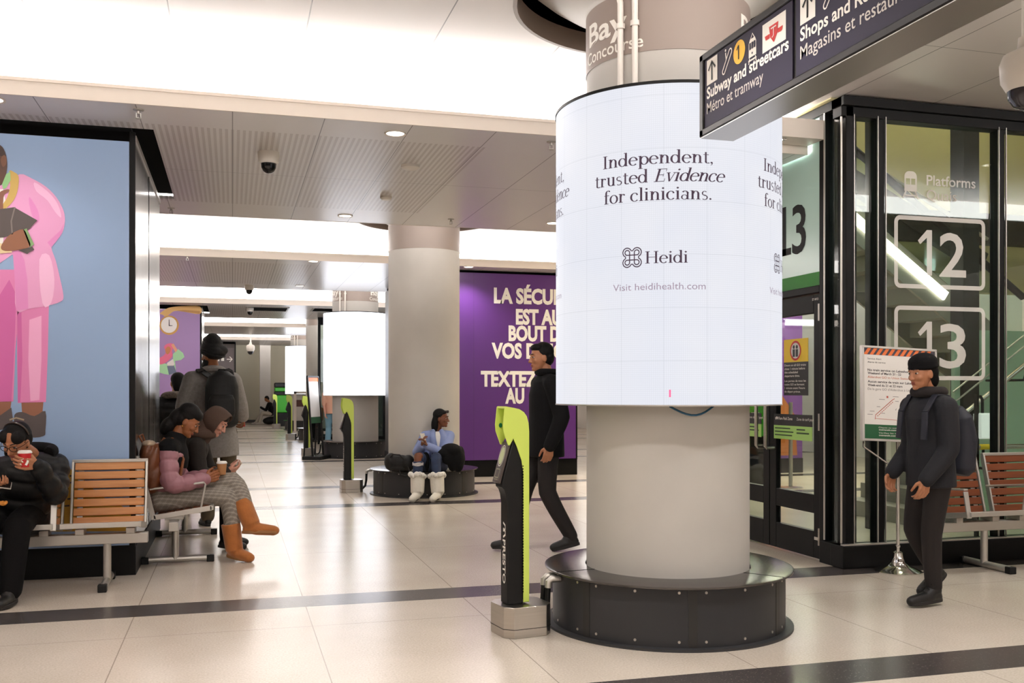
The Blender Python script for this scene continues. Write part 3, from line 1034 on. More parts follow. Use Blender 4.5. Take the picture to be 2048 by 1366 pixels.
b = MB(); b.lathe([(0, 0), (0.17, 0.0), (0.17, 0.012), (0.03, 0.03), (0.0, 0.03)], seg=28); b.build('base', M_STEEL, t)
b = MB(); b.cyl((0, 0, 0.02), (0, 0, 1.25), 0.028); b.build('pole', M_STEEL, t)
t = thing('ticket_machine', 'green and black machine seen through the far door leaf', 'machine', (7.75, 12.9, 0))
b = MB(); b.box(-0.95, -0.15, 0, 0.5, 0, 1.95); b.build('cabinet', M_BLACK, t)
b = MB(); b.box(-0.93, -0.17, -0.008, 0, 0.75, 1.9); b.build('green_front', mat('bright_green', (60, 176, 40), 0.4), t, smooth=False)
b = MB(); b.box(-0.4, -0.27, -0.016, -0.008, 0.98, 1.1); b.build('white_mark', M_WHITE, t, smooth=False)

# ---- second, farther glazed vestibule behind the second screen
w = MB()
for x in (2.2, 3.05, 3.95, 4.85, 6.5, 8.0):
    w.box(x, x + 0.07, 26.6, 26.7, 0.0, 3.4)
w.box(2.2, 8.07, 26.59, 26.71, 3.2, 3.4)
w.box(2.2, 8.07, 26.59, 26.71, 0.0, 0.2)
f3 = struct(w.build('window_3', M_BLACK), 'dark framed glazing of the farther vestibule behind the second screen', 'window')
for a, c in ((2.27, 3.05), (3.12, 3.95), (4.02, 4.85), (4.92, 6.5), (6.57, 8.0)):
    MB().box(a, c, 26.64, 26.65, 0.2, 3.2).build('pane', M_GLASS, f3, smooth=False)
struct(MB().box(3.2, 8.0, 28.6, 28.8, 0, 3.4).build('wall_far_vestibule', mat('dark_grey_wall', (70, 70, 66), 0.5), smooth=False), 'dark wall inside the farther vestibule', 'wall')

# unseen lamps added to brighten the vestibule and the floor beyond its doors
for x, y, lb in ((6.2, 8.2, 'added long fill lamp high inside the vestibule above the platform lettering'), (9.0, 9.6, 'added long fill lamp high inside the vestibule at the right')):
    t = thing('fill_lamp', lb, 'lamp', (x, y, 6.86), group='added fill lamps of the vestibule')
    MB().box(-1.2, 1.2, -0.1, 0.1, 0, 0.04).build('housing', M_WHITE, t)
    MB().box(-1.18, 1.18, -0.085, 0.085, -0.02, 0).build('diffuser', mat('fill_diffuser', (255, 238, 205), 0.5, emit=34), t)
t = thing('fill_lamp', 'added long fill lamp over the floor beyond the glass doors', 'lamp', (8.0, 13.6, 3.62), group='added fill lamps of the vestibule')
MB().box(-1.6, 1.6, -0.2, 0.2, 0.02, 0.06).build('housing', M_WHITE, t)
MB().box(-1.55, 1.55, -0.18, 0.18, 0, 0.02).build('diffuser', MATS['fill_diffuser'], t)
# ================================================================== RING BENCHES AND SCREENS
M_CHAR = mat('charcoal_panel', (54, 54, 56), 0.42, 0.0, spec=0.3, noise=(1.5, 0.06))
M_CHTOP = mat('charcoal_top', (92, 88, 86), 0.2, 0.75, noise=(2, 0.05))
M_BOLT = mat('bolt_head', (190, 184, 176), 0.35, 0.8)

def ring_bench(k, label, bolts=True):
    t = thing('ring_bench', label, 'bench', (COLX, COL0 + k * BAY, 0), group='round bench rings around the columns')
    b = MB(); b.lathe([(0.5, 0.335), (0.735, 0.335), (0.748, 0.338), (0.748, 0.347), (0.735, 0.35), (0.5, 0.35)], seg=96, close=True)
    b.build('bench_top', M_CHTOP, t, angle=30)
    b = MB()
    for a in (-0.93, -0.93 + 2 * PI / 3, -0.93 + 4 * PI / 3):
        c, s = math.cos(a), math.sin(a)
        b.bar((c * 0.5, s * 0.5, 0.3505), (c * 0.748, s * 0.748, 0.3505), 0.006, 0.0012)
    b.build('top_seam', M_VOID, t, smooth=False)
    b = MB(); b.lathe([(0.6, 0.0), (0.748, 0.0), (0.748, 0.014), (0.6, 0.014)], seg=96, close=True)
    b.build('floor_flange', M_CHAR, t)
    n = 7
    for i in range(n):
        a0 = -0.91 + 2 * PI * i / n + 0.02
        a1 = -0.91 + 2 * PI * (i + 1) / n - 0.02
        b = MB()
        b.lathe([(0.68, 0.014), (0.70, 0.014), (0.70, 0.335), (0.68, 0.335)], seg=16, a0=a0, a1=a1, close=True)
        if bolts:
            b.mi = 1
            for z in (0.045, 0.312):
                for u in (0.1, 0.5, 0.9):
                    a = a0 + (a1 - a0) * u
                    d = V((math.cos(a), math.sin(a), 0))
                    b.cyl(V((0, 0, z)) + d * 0.699, V((0, 0, z)) + d * 0.704, 0.0075, seg=12)
        b.build('side_panel', [M_CHAR, M_BOLT], t)
    for i in range(n):
        a = -0.91 + 2 * PI * i / n
        d = V((math.cos(a), math.sin(a), 0))
        b = MB(); b.bar(V((0, 0, 0.014)) + d * 0.695, V((0, 0, 0.335)) + d * 0.695, 0.05, 0.014, up=d)
        b.build('joint_strip', mat('joint_dark', (40, 39, 38), 0.45), t)
    return t
ring_bench(0, 'charcoal ring bench around the base of the nearest column')
ring_bench(1, 'charcoal ring bench the woman in white boots sits on')
ring_bench(2, 'charcoal ring bench below the second round screen')
ring_bench(3, 'charcoal ring bench around the column without a screen, far back', False)
ring_bench(4, 'charcoal ring bench below the third round screen, farthest', False)

# emissive LED wall with a faint module grid
def led_mat(name, strength):
    m, nb = new_mat(name, 0.6)
    geo = nb.node('ShaderNodeTexCoord')
    sx = nb.node('ShaderNodeSeparateXYZ'); nb.link(geo.outputs['Object'], sx.inputs[0])
    ang = nb.math('ARCTAN2', sx.outputs[1], sx.outputs[0])
    arc = nb.math('MULTIPLY', ang, 0.68)
    fine = nb.math('MAXIMUM', nb.band(arc, 0, 0.0115, 0.0016), nb.band(sx.outputs[2], 0, 0.0115, 0.0016))
    coarse = nb.math('MAXIMUM', nb.band(arc, -1.62, 0.2375, 0.0012), nb.band(sx.outputs[2], 0.12, 0.29, 0.0012))
    n = nb.node('ShaderNodeTexNoise'); n.inputs['Scale'].default_value = 2.2; nb.link(geo.outputs['Object'], n.inputs['Vector'])
    c = nb.mix(n.outputs[0], lin((228, 233, 247)), lin((247, 246, 249)))
    c = nb.mix(nb.math('MULTIPLY', fine, 0.22), c, lin((190, 194, 204)))
    c = nb.mix(nb.math('MULTIPLY', coarse, 0.3), c, lin((150, 155, 168)))
    nb.bsdf.inputs['Base Color'].default_value = lin((30, 30, 34))
    nb.link(c, nb.bsdf.inputs['Emission Color'])
    nb.bsdf.inputs['Emission Strength'].default_value = strength
    return m
M_INK = mat('screen_ink', (52, 38, 54), 0.6, emit=SCREEN)
M_INKL = mat('screen_ink_soft', (126, 116, 132), 0.6, emit=SCREEN)
M_PALEINK = mat('screen_ink_pale', (214, 216, 224), 0.6, emit=2.2)

def knot(b, mp, x, y, s):
    """interlaced four-loop mark, outline plus looped square"""
    out = []
    for q in range(4):
        cx, cy = ((1, 1), (-1, 1), (-1, -1), (1, -1))[q]
        out += arc_pts(x + cx * s * 0.52, y + cy * s * 0.52, s * 0.46, s * 0.46, -68 + 90 * q, 158 + 90 * q, 14)
    put(b, stroke(out, s * 0.11, True), mp)
    inn = []
    for q in range(4):
        cx, cy = ((1, 1), (-1, 1), (-1, -1), (1, -1))[q]
        put(b, stroke(arc_pts(x + cx * s * 0.5, y + cy * s * 0.5, s * 0.25, s * 0.25, -90 + 90 * q, 180 + 90 * q, 14), s * 0.11), mp)
    for u in (-1, 1):
        put(b, stroke([(x - s * 0.5, y + u * s * 0.25), (x + s * 0.5, y + u * s * 0.25)], s * 0.11), mp)
        put(b, stroke([(x + u * s * 0.25, y - s * 0.5), (x + u * s * 0.25, y + s * 0.5)], s * 0.11), mp)

def screen(k, label, base_deg, strength, ink, ink2, copies):
    cy = COL0 + k * BAY
    t = thing('round_screen', label, 'screen', (COLX, cy, 0), group='round screens on the columns')
    z0, z1 = 1.325, 3.085
    b = MB(); b.lathe([(0.68, z0), (0.68, z1)], seg=128)
    b.build('display', led_mat('led_%d' % k, strength), t)
    b = MB(); b.lathe([(0.5, z0 + 0.004), (0.678, z0 + 0.004), (0.678, z1), (0.5, z1)], seg=96, close=True)
    b.build('housing', M_BLACK, t)
    b = MB(); b.lathe([(0.668, z1 - 0.004), (0.686, z1 - 0.004), (0.686, z1 + 0.012), (0.668, z1 + 0.012)], seg=96, close=True)
    b.build('top_rim', M_BLACK, t)
    b = MB(); b.lathe([(0.672, z0 - 0.004), (0.683, z0 - 0.004), (0.683, z0 + 0.004), (0.672, z0 + 0.004)], seg=96, close=True)
    b.build('bottom_rim', M_ALU, t)
    for i in copies:
        mp = cyl_map((0, 0), 0.68, math.radians(base_deg + 83 * i), 0, 0.0025)
        b = MB()
        for s, z, fit, it in (('Independent,', 2.644, 0.63, ''), ('trusted Evidence', 2.545, 0.74, 'Evidence'), ('for clinicians.', 2.446, 0.615, '')):
            for g in serif_text(s, 0.0705, fit=fit, italic=it):
                put(b, g, mp, 0, z)
        b.build('headline', ink, t, smooth=False, normals=False)
        b = MB()
        knot(b, mp, -0.135, 2.139, 0.054)
        for g in serif_text('Heidi', 0.066, fit=0.235, align='L'):
            put(b, g, mp, -0.063, 2.102)
        b.build('logo', ink, t, smooth=False, normals=False)
        b = MB()
        text(b, 'Visit heidihealth.com', mp, 0.039, 0.01, 1.958, fit=0.515, align='C')
        b.build('web_address', ink2, t, smooth=False, normals=False)
        if k == 0 and i == 0:
            b = MB()
            put(b, rect(0.068, 1.372, 0.078, 1.412), mp)
            b.build('pink_mark', mat('screen_pink', (206, 84, 126), 0.6, emit=SCREEN), t, smooth=False)
    return t
screen(0, 'large round white screen on the nearest column', -119.8, SCREEN, M_INK, M_INKL, (-1, 0, 1, 2))
screen(2, 'bright round white screen on the second screen column', -106, 2.4, M_PALEINK, M_PALEINK, (0, 1))
screen(4, 'smallest round white screen, farthest down the concourse', -100, 2.6, M_PALEINK, M_PALEINK, (0,))
b = MB(); b.tube([(COLX - 0.22 + 0.03 * i, COL0 - 0.505 - 0.03 * math.sin(PI * i / 9), 1.32 - 0.05 * math.sin(PI * i / 9)) for i in range(10)], 0.006, 8)
tag(b.build('loose_cable', mat('blue_cable', (40, 90, 120), 0.5)), 'thin blue cable looping below the nearest round screen', 'cable')

# ================================================================== FARE CARD READERS
M_LIMEP = mat('lime_plastic', (208, 228, 104), 0.35)
M_BLKP = mat('black_plastic', (12, 12, 13), 0.45, spec=0.35)
M_GREYP = mat('dark_grey_plastic', (74, 64, 60), 0.4)
def reader():
    t = thing('fare_reader', '', 'fare reader', (0, 0, 0), group='lime and black fare card readers beside the columns')
    # local frame: the card panel faces -X
    b = MB()
    w, l, c = 0.138, 0.15, 0.048
    P = [(-l + c, -w), (l - c, -w), (l, -w + c), (l, w - c), (l - c, w), (-l + c, w), (-l, w - c), (-l, -w + c)]
    b.poly([(x, y, 0) for x, y in P], (0, 0, 0.18))
    p = b.build('plinth', M_STEEL, t, bevel=0.003)
    b = MB(); b.poly([(x * 1.012, y * 1.012, 0.05) for x, y in P], (0, 0, 0.003)); b.build('groove', M_POST, p)
    # black post: side profile in X-Z extruded across Y
    prof = [(-0.075, 0.18), (0.06, 0.18), (0.06, 1.0), (0.02, 1.1), (-0.03, 1.15), (-0.125, 0.90), (-0.12, 0.875), (-0.1, 0.86), (-0.085, 0.83), (-0.075, 0.78)]
    b = MB(); b.poly([(x, -0.066, z) for x, z in prof], (0, 0.132, 0)); b.build('post', M_BLKP, t, bevel=0.008)
    # lime spine and hood
    prof = [(0.055, 0.19), (0.105, 0.19), (0.105, 1.2), (0.1, 1.25), (0.085, 1.29), (0.06, 1.315), (0.02, 1.333), (-0.02, 1.34), (-0.095, 1.35), (-0.105, 1.345), (-0.12, 1.24), (-0.115, 1.2), (-0.075, 1.12), (-0.06, 1.12), (-0.03, 1.16), (0.0, 1.11), (0.04, 1.03), (0.055, 0.96)]
    for s in (-1, 1):
        b = MB(); b.poly([(x, s * 0.077, z) for x, z in prof], (0, -s * 0.01, 0)); b.build('hood_cheek', M_LIMEP, t, bevel=0.003)
    b = MB()
    shell = [(0.105, 0.19), (0.105, 1.2), (0.1, 1.25), (0.085, 1.29), (0.06, 1.315), (0.02, 1.333), (-0.02, 1.34), (-0.095, 1.35)]
    n = len(shell)
    vs = [(x, s * 0.077, z) for s in (-1, 1) for x, z in shell] + [(x - (0.012 if i < 4 else 0.004), s * 0.07, z - (0.0 if i < 3 else 0.012)) for s in (-1, 1) for i, (x, z) in enumerate(shell)]
    fs = []
    for i in range(n - 1):
        fs.append((i, i + 1, n + i + 1, n + i))
        fs.append((2 * n + i, 3 * n + i, 3 * n + i + 1, 2 * n + i + 1))
    fs += [(0, n, 3 * n, 2 * n), (n - 1, 3 * n - 1, 4 * n - 1, 2 * n - 1)]
    for i in range(n - 1):
        fs.append((i, 2 * n + i, 2 * n + i + 1, i + 1)); fs.append((n + i, n + i + 1, 3 * n + i + 1, 3 * n + i))
    b.raw(vs, fs); b.build('hood', M_LIMEP, t)
    b = MB(); b.poly([(-0.02, -0.067, 1.325), (-0.02, 0.067, 1.325), (-0.02, 0.067, 1.16), (-0.02, -0.067, 1.16)], (0.02, 0, 0)); b.build('hood_back', M_LIMEP, t)
    b = MB(); b.cyl((-0.075, 0.067, 1.235), (-0.075, 0.062, 1.235), 0.014); b.build('indicator_light', mat('indicator_green', (20, 110, 70), 0.3), t)
    # tilted card panel
    d = V((0.095, 0, 0.25)).normalized(); nrm = V((-0.25, 0, 0.095)).normalized()
    o = V((-0.132, 0, 0.895))
    b = MB(); b.poly([o + V((0, -0.064, 0)), o + V((0, 0.064, 0)), o + V((0, 0.064, 0)) + d * 0.255, o + V((0, -0.064, 0)) + d * 0.255], nrm * 0.02)
    p = b.build('card_panel', M_GREYP, t, bevel=0.006)
    mp = plane_map(o + nrm * 0.021, (0, -1, 0), d, nrm, 0.001)
    b = MB(); put(b, pol(arc_pts(0, 0.165, 0.036, 0.055, 0, 340, 20)), mp); b.build('tap_mark', mat('tap_pale', (196, 206, 160), 0.4), p, smooth=False)
    b = MB(); put(b, stroke(arc_pts(0, 0.165, 0.044, 0.064, 0, 352, 24), 0.006, True), mp); b.build('tap_ring', M_WHITE, p, smooth=False)
    b = MB(); put(b, rrect_ring(-0.034, 0.03, 0.03, 0.082, 0.006, 0.006), mp); put(b, rect(-0.034, 0.016, 0.03, 0.02), mp); b.build('screen_frame', mat('panel_grey', (150, 150, 120), 0.4), p, smooth=False)
    # lettering up the front-left edge
    mp = plane_map((-0.0755, 0, 0), (0, 0, -1), (0, -1, 0), (-1, 0, 0), 0.0015)
    b = MB(); text(b, 'PRESTO', mp, 0.05, -0.56, -0.02, fit=0.26, bold=0.02)
    for dx in (0, 0.035):
        put(b, stroke([(-0.66 + dx, -0.012), (-0.645 + dx, 0.025), (-0.625 + dx, 0.025), (-0.61 + dx, -0.012)], 0.012), mp)
    b.build('lettering', M_LET, t, smooth=False)
    b = MB()
    for i in range(46):
        b.box(0.047, 0.056, -0.0785, -0.0772, 0.25 + i * 0.0165, 0.257 + i * 0.0165)
    b.build('vent_slots', M_VOID, t, smooth=False)
    fit = Matrix.Translation((-0.05, 0, 0)) @ Matrix.Diagonal((0.74, 0.76, 1, 1))
    for ch in t.children:
        if ch.name.split('.')[0] != 'plinth':
            ch.data.transform(fit)
            for g in ch.children:
                g.data.transform(fit)
    t.scale = (1, 1, 0.976)
    return t
R0 = reader()
spots = [(1.615, 5.47, 'nearest lime and black fare card reader beside the large screen column'),
         (1.6, 13.8, 'lime and black fare card reader beside the column where the woman sits'),
         (1.6, 21.8, 'lime and black fare card reader in front of the black easel sign'),
         (1.66, 29.5, 'second farthest lime fare card reader, below the third round screen'),
         (1.62, 38.6, 'farthest lime fare card reader, by the person on the floor')]
for i, (x, y, lb) in enumerate(spots):
    if i == 0:
        R0.location = (x, y, 0); R0['label'] = lb; R0.rotation_euler.z = math.radians(9)
        r = R0
    else:
        r = dup(R0, (x, y, 0), 0.05, lb)
# hoses between plinth and bench
def hose(x, y, k, dy, label):
    b = MB()
    cy = COL0 + k * BAY
    b.tube([(x + 0.16, y + dy, 0.05), (x + 0.2, y + dy, 0.045), (x + 0.235, y + dy, 0.08), (x + 0.25, y + dy, 0.16), (x + 0.255, y + dy, 0.26)], 0.016, 12)
    h = tag(b.build('cable_hose', M_BLKP), label, 'hose', 'black cable hoses between readers and bench rings')
    b = MB(); b.tube([(x + 0.255, y + dy, 0.25), (x + 0.258, y + dy, 0.285), (x + 0.275, y + dy, 0.3), (x + 0.33, y + dy, 0.3)], 0.021, 12)
    b.build('elbow_fitting', M_ALU, h)
hose(1.53, 5.47, 0, 0.0, 'front black cable hose beside the nearest reader plinth')
hose(1.53, 5.47, 0, 0.09, 'rear black cable hose beside the nearest reader plinth')
hose(1.56, 13.8, 1, 0, 'black cable hose by the reader beside the seated woman')
hose(1.6, 21.75, 2, 0, 'black cable hose by the reader at the easel sign')
hose(1.62, 29.5, 3, 0, 'black cable hose by the second farthest reader')

# ================================================================== HANGING DIRECTION SIGN
M_SIGN = mat('sign_slate', (52, 48, 66), 0.55, spec=0.2)
M_SFR = mat('sign_frame', (24, 21, 20), 0.4, 0.3)
def hanging_sign():
    y0, y1, z0, z1 = 1.2, 4.09, 2.57, 2.945
    t = thing('hanging_sign', 'long black hanging direction sign with white arrows and lettering', 'sign', (2.155, 0, 0))
    b = MB()
    b.box(-0.075, 0.075, y0, y1, z0 + 0.005, z1 - 0.005); b.build('case', M_SFR, t, bevel=0.004)
    b = MB()
    b.box(-0.088, 0.088, y0, y1 + 0.006, z0, z0 + 0.034); b.box(-0.088, 0.088, y0, y1 + 0.006, z1 - 0.034, z1)
    b.box(-0.088, 0.088, y1 - 0.034, y1 + 0.006, z0, z1)
    b.build('frame', M_SFR, t, bevel=0.006)
    b = MB(); b.box(-0.084, 0.084, y0, y1, z0 - 0.004, z0 - 0.0005); b.build('underside', mat('sign_underside', (176, 172, 168), 0.3, 0.9), t)
    def panel(ya, yb):
        b = MB(); b.box(-0.081, -0.07, yb, ya, z0 + 0.035, z1 - 0.035)
        return b.build('panel', M_SIGN, t, smooth=False)
    def arrow(p, yl):
        mp = plane_map((-0.081, 0, 0), (0, -1, 0), (0, 0, 1), (-1, 0, 0), 0.0012)
        b = MB(); put(b, rect(-yl, 2.79, -yl + 0.1, 2.903), mp); b.build('arrow_tile', M_LET, p, smooth=False)
        mp = plane_map((-0.081, 0, 0), (0, -1, 0), (0, 0, 1), (-1, 0, 0), 0.0025)
        c = -yl + 0.05
        b = MB(); put(b, stroke([(c, 2.803), (c, 2.886)], 0.011), mp); put(b, stroke([(c - 0.032, 2.853), (c, 2.887), (c + 0.032, 2.853)], 0.011), mp)
        b.build('arrow', M_BLACK, p, smooth=False)
    def escal(p, yl):
        mp = plane_map((-0.081, 0, 0), (0, -1, 0), (0, 0, 1), (-1, 0, 0), 0.0012)
        x = -yl
        b = MB()
        lo, hi = (x + 0.014, 2.8), (x + 0.06, 2.875)
        path = arc_pts(lo[0], lo[1] + 0.006, 0.012, 0.012, 130, 300, 8) + arc_pts(hi[0] + 0.012, hi[1], 0.013, 0.013, -50, 130, 8)
        put(b, stroke(path, 0.006, True), mp)
        put(b, circ(x + 0.03, 2.893, 0.006, 10), mp); put(b, stroke([(x + 0.03, 2.883), (x + 0.036, 2.853)], 0.008), mp)
        b.build('escalator_mark', M_LET, p, smooth=False)
    p1 = panel(4.052, 3.325)
    arrow(p1, 4.03)
    escal(p1, 3.885)
    mp = plane_map((-0.081, 0, 0), (0, -1, 0), (0, 0, 1), (-1, 0, 0), 0.0012)
    mp2 = plane_map((-0.081, 0, 0), (0, -1, 0), (0, 0, 1), (-1, 0, 0), 0.0025)
    b = MB(); put(b, circ(-3.735, 2.847, 0.05), mp); b.build('line_disc', mat('line_yellow', (250, 196, 24), 0.45), p1, smooth=False)
    b = MB(); [put(b, q, mp2, 0, 2.817) for q in figure_one(-3.757, 0.06)]; b.build('line_number', M_BLACK, p1, smooth=False)
    mp, mp2_, dz_ = mp, mp2, 0.016
    b = MB()   # tram mark
    put(b, pol([(-3.655, 2.792), (-3.595, 2.792), (-3.595, 2.85), (-3.605, 2.868), (-3.645, 2.868), (-3.655, 2.85)]), mp)
    put(b, stroke([(-3.64, 2.868), (-3.625, 2.888), (-3.61, 2.868)], 0.005), mp)
    put(b, rect(-3.658, 2.776, -3.592, 2.783), mp)
    put(b, stroke([(-3.648, 2.79), (-3.655, 2.766)], 0.006), mp); put(b, stroke([(-3.602, 2.79), (-3.595, 2.766)], 0.006), mp)
    b.build('tram_mark', M_LET, p1, smooth=False)
    b = MB()
    for i in range(3):
        put(b, rect(-3.649 + i * 0.018, 2.824, -3.635 + i * 0.018, 2.852), mp2)
    put(b, circ(-3.625, 2.806, 0.005, 10), mp2)
    b.build('tram_windows', M_SIGN, p1, smooth=False)
    b = MB(); put(b, rect(-3.545, 2.775, -3.37, 2.89), mp); b.build('transit_tile', M_LET, p1, smooth=False)
    b = MB()   # winged shield, red
    cx, cz = -3.4575, 2.833
    put(b, pol([(cx - 0.035, cz + 0.032), (cx + 0.035, cz + 0.032), (cx + 0.026, cz - 0.012), (cx, cz - 0.04), (cx - 0.026, cz - 0.012)]), mp2)
    put(b, pol([(cx - 0.068, cz + 0.004), (cx - 0.03, cz + 0.004), (cx - 0.03, cz - 0.014), (cx - 0.06, cz - 0.014)]), mp2)
    put(b, pol([(cx + 0.03, cz + 0.004), (cx + 0.068, cz + 0.004), (cx + 0.06, cz - 0.014), (cx + 0.03, cz - 0.014)]), mp2)
    b.build('transit_shield', M_RED, p1, smooth=False)
    mp3 = plane_map((-0.081, 0, 0), (0, -1, 0), (0, 0, 1), (-1, 0, 0), 0.0035)
    b = MB(); put(b, stroke([(cx - 0.02, cz + 0.02), (cx + 0.02, cz + 0.02)], 0.005), mp3); put(b, stroke([(cx, cz + 0.02), (cx, cz - 0.012), (cx - 0.012, cz - 0.018)], 0.005), mp3)
    b.build('shield_line', M_LET, p1, smooth=False)
    b = MB(); text(b, 'Subway and streetcars', mp, 0.052, -4.03, 2.73, fit=0.68, bold=0.026); b.build('english_lettering', M_LET, p1, smooth=False)
    b = MB(); text(b, 'Métro et tramway', mp, 0.052, -4.03, 2.662, fit=0.49, bold=0.004); b.build('french_lettering', mat('sign_grey_text', (206, 200, 194), 0.5), p1, smooth=False)
    p2 = panel(3.30, 2.30)
    arrow(p2, 3.27)
    escal(p2, 3.12)
    b = MB(); put(b, rect(-2.95, 2.8, -2.83, 2.88), mp); b.build('shop_mark', M_LET, p2, smooth=False)
    b = MB(); text(b, 'Shops and Restaurants', mp, 0.052, -3.27, 2.73, fit=0.70, bold=0.022); b.build('english_lettering', M_LET, p2, smooth=False)
    b = MB(); text(b, 'Magasins et restaurants', mp, 0.052, -3.27, 2.662, fit=0.70, bold=0.004); b.build('french_lettering', MATS['sign_grey_text'], p2, smooth=False)
    for y in (1.6, 3.4):
        b = MB(); b.cyl((0, y, z1), (0, y, Z_HIGH if y > 3.7 else Z_LOW), 0.018); b.build('hanger', M_SFR, t)
hanging_sign()

# ================================================================== CEILING FITTINGS
M_DOME = mat('camera_white', (226, 220, 212), 0.4)
M_SMOKE = mat('camera_bubble', (16, 15, 16), 0.08)
def dome_camera(x, y, z, label, r=0.085):
    t = thing('dome_camera', label, 'security camera', (x, y, z), group='ceiling dome cameras')
    b = MB(); b.lathe([(0, 0), (r, 0), (r, -0.05), (r * 0.92, -0.085), (r * 0.8, -0.095), (0, -0.095)], seg=32); b.build('housing', M_DOME, t)
    b = MB(); b.lathe([(r * 0.72, -0.095), (r * 0.68, -0.13), (r * 0.5, -0.158), (r * 0.25, -0.172), (0, -0.176)], seg=32); b.build('bubble', M_SMOKE, t)
    return t
dome_camera(0.29, 8.41, Z_LOW, 'nearest white dome camera on the low ceiling left of the screen', 0.088)
dome_camera(0.30, 18.95, Z_LOW, 'white dome camera under the second low ceiling')
dome_camera(0.40, 24.00, Z_LOW, 'small white dome camera left of the dark ceiling opening')
def pendant_camera(x, y, ztop, zc, s, label):
    t = thing('pendant_camera', label, 'security camera', (x, y, zc))
    b = MB(); b.cyl((0, 0, 0.1 * s), (0, 0, ztop - zc), 0.021 * s); b.build('stem', M_DOME, t)
    b = MB(); b.lathe([(0, 0.17 * s), (0.035 * s, 0.17 * s), (0.04 * s, 0.12 * s), (0.06 * s, 0.11 * s), (0.1 * s, 0.09 * s), (0.115 * s, 0.05 * s), (0.11 * s, -0.03 * s), (0.085 * s, -0.075 * s), (0, -0.075 * s)], seg=36); b.build('housing', M_DOME, t)
    b = MB(); b.lathe([(0.083 * s, -0.07 * s), (0.078 * s, -0.11 * s), (0.055 * s, -0.145 * s), (0.03 * s, -0.16 * s), (0, -0.165 * s)], seg=32); b.build('bubble', mat('bubble_dark_glass', (70, 68, 72), 0.06, 0.6), t)
pendant_camera(3.03, 3.17, Z_LOW, 2.66, 0.86, 'large white camera with dark bubble hanging at the top edge beside the sign')
pendant_camera(0.62, 36.2, Z_HIGH, 2.95, 1.3, 'white pendant camera hanging before the far end wall')
def downlight(x, y, z, label, r=0.085, power=66):
    t = thing('downlight', label, 'downlight', (x, y, z), group='recessed ceiling downlights')
    b = MB(); b.lathe([(r * 0.8, -0.004), (r, -0.008), (r, 0), (r * 0.8, 0)], seg=32, close=True); b.build('trim_ring', M_LIP, t)
    b = MB(); b.lathe([(0, -0.002), (r * 0.8, -0.002)], seg=32); b.build('lens', mat('downlight_lens', (255, 246, 235), 0.5, emit=6), t)
    if power:
        l = bpy.data.lights.new('downlight_lamp', 'SPOT'); l.energy = power; l.spot_size = math.radians(130); l.spot_blend = 0.8; l.shadow_soft_size = r; l.color = (1, 0.965, 0.93)
        lo = bpy.data.objects.new('lamp', l); COL.objects.link(lo); lo.parent = t; lo.location = (0, 0, -0.02)
def smoke_detector(x, y, z, label, r=0.07):
    t = thing('smoke_detector', label, 'smoke detector', (x, y, z), group='round white ceiling detectors')
    b = MB(); b.lathe([(0, 0), (r, 0), (r, -0.02), (r * 0.7, -0.036), (0, -0.04)], seg=32); b.build('base', M_DOME, t)
def sprinkler(x, y, z, label):
    t = thing('sprinkler', label, 'sprinkler', (x, y, z), group='ceiling sprinklers')
    b = MB(); b.lathe([(0, 0), (0.038, 0), (0.036, -0.006), (0, -0.01)], seg=24); b.build('escutcheon', M_ALU, t)
    b = MB(); b.cyl((0, 0, 0), (0, 0, -0.03), 0.012); b.box(-0.017, -0.012, -0.004, 0.004, -0.06, -0.025); b.box(0.012, 0.017, -0.004, 0.004, -0.06, -0.025); b.build('frame', M_ALU, t)
    b = MB(); b.lathe([(0, -0.06), (0.02, -0.06), (0.02, -0.064), (0, -0.064)], seg=16); b.build('deflector', M_ALU, t)
downlight(1.21, 7.52, Z_LOW, 'lit downlight on the near low ceiling above the dome camera')
downlight(-1.58, 7.40, Z_LOW, 'lit downlight at the top of the blue poster', power=14)
downlight(1.23, 11.19, Z_LOW, 'lit downlight at the rear edge of the near low ceiling')
downlight(3.65, 11.00, Z_LOW, 'lit downlight half hidden beside the large screen')
downlight(3.63, 15.22, Z_LOW, 'lit downlight above the purple wall')
downlight(1.19, 15.22, Z_LOW, 'lit downlight on the second low ceiling')
downlight(1.22, 18.81, Z_LOW, 'lit downlight at the rear edge of the second low ceiling')
for x in (-2.6, -0.7, 1.27, 3.83):  # unseen lamps added overhead for fill from the viewer's side
    for y, w in ((0.2, 'front'), (3.4, 'rear')):
        downlight(x, y, Z_LOW, 'added fill downlight above the viewer, outside the picture', power=112)
for x in (5.6, 7.6):  # unseen pair added to wash the floor in front of the glazing
    downlight(x, 5.2, Z_HIGH, 'added fill downlight before the glazed vestibule, outside the picture', power=55)
smoke_detector(1.51, 8.55, Z_LOW, 'larger white round detector on the near low ceiling', 0.082)
smoke_detector(1.51, 9.97, Z_LOW, 'smaller white round detector behind the larger one', 0.06)
for x, y, z, lb in ((-0.64, 7.39, Z_LOW, 'sprinkler above the corner of the blue poster'),
                    (-0.64, 11.24, Z_LOW, 'sprinkler near the rear of the stainless kiosk'),
                    (-0.64, 15.19, Z_LOW, 'sprinkler on the second low ceiling at the far left'),
                    (2.43, 11.07, Z_LOW, 'sprinkler in front of the plain column'),
                    (2.45, 7.43, Z_LOW, 'sprinkler just left of the large screen'),
                    (4.41, 5.47, Z_HIGH, 'sprinkler above the glazed vestibule corner')):
    sprinkler(x, y, z, lb)

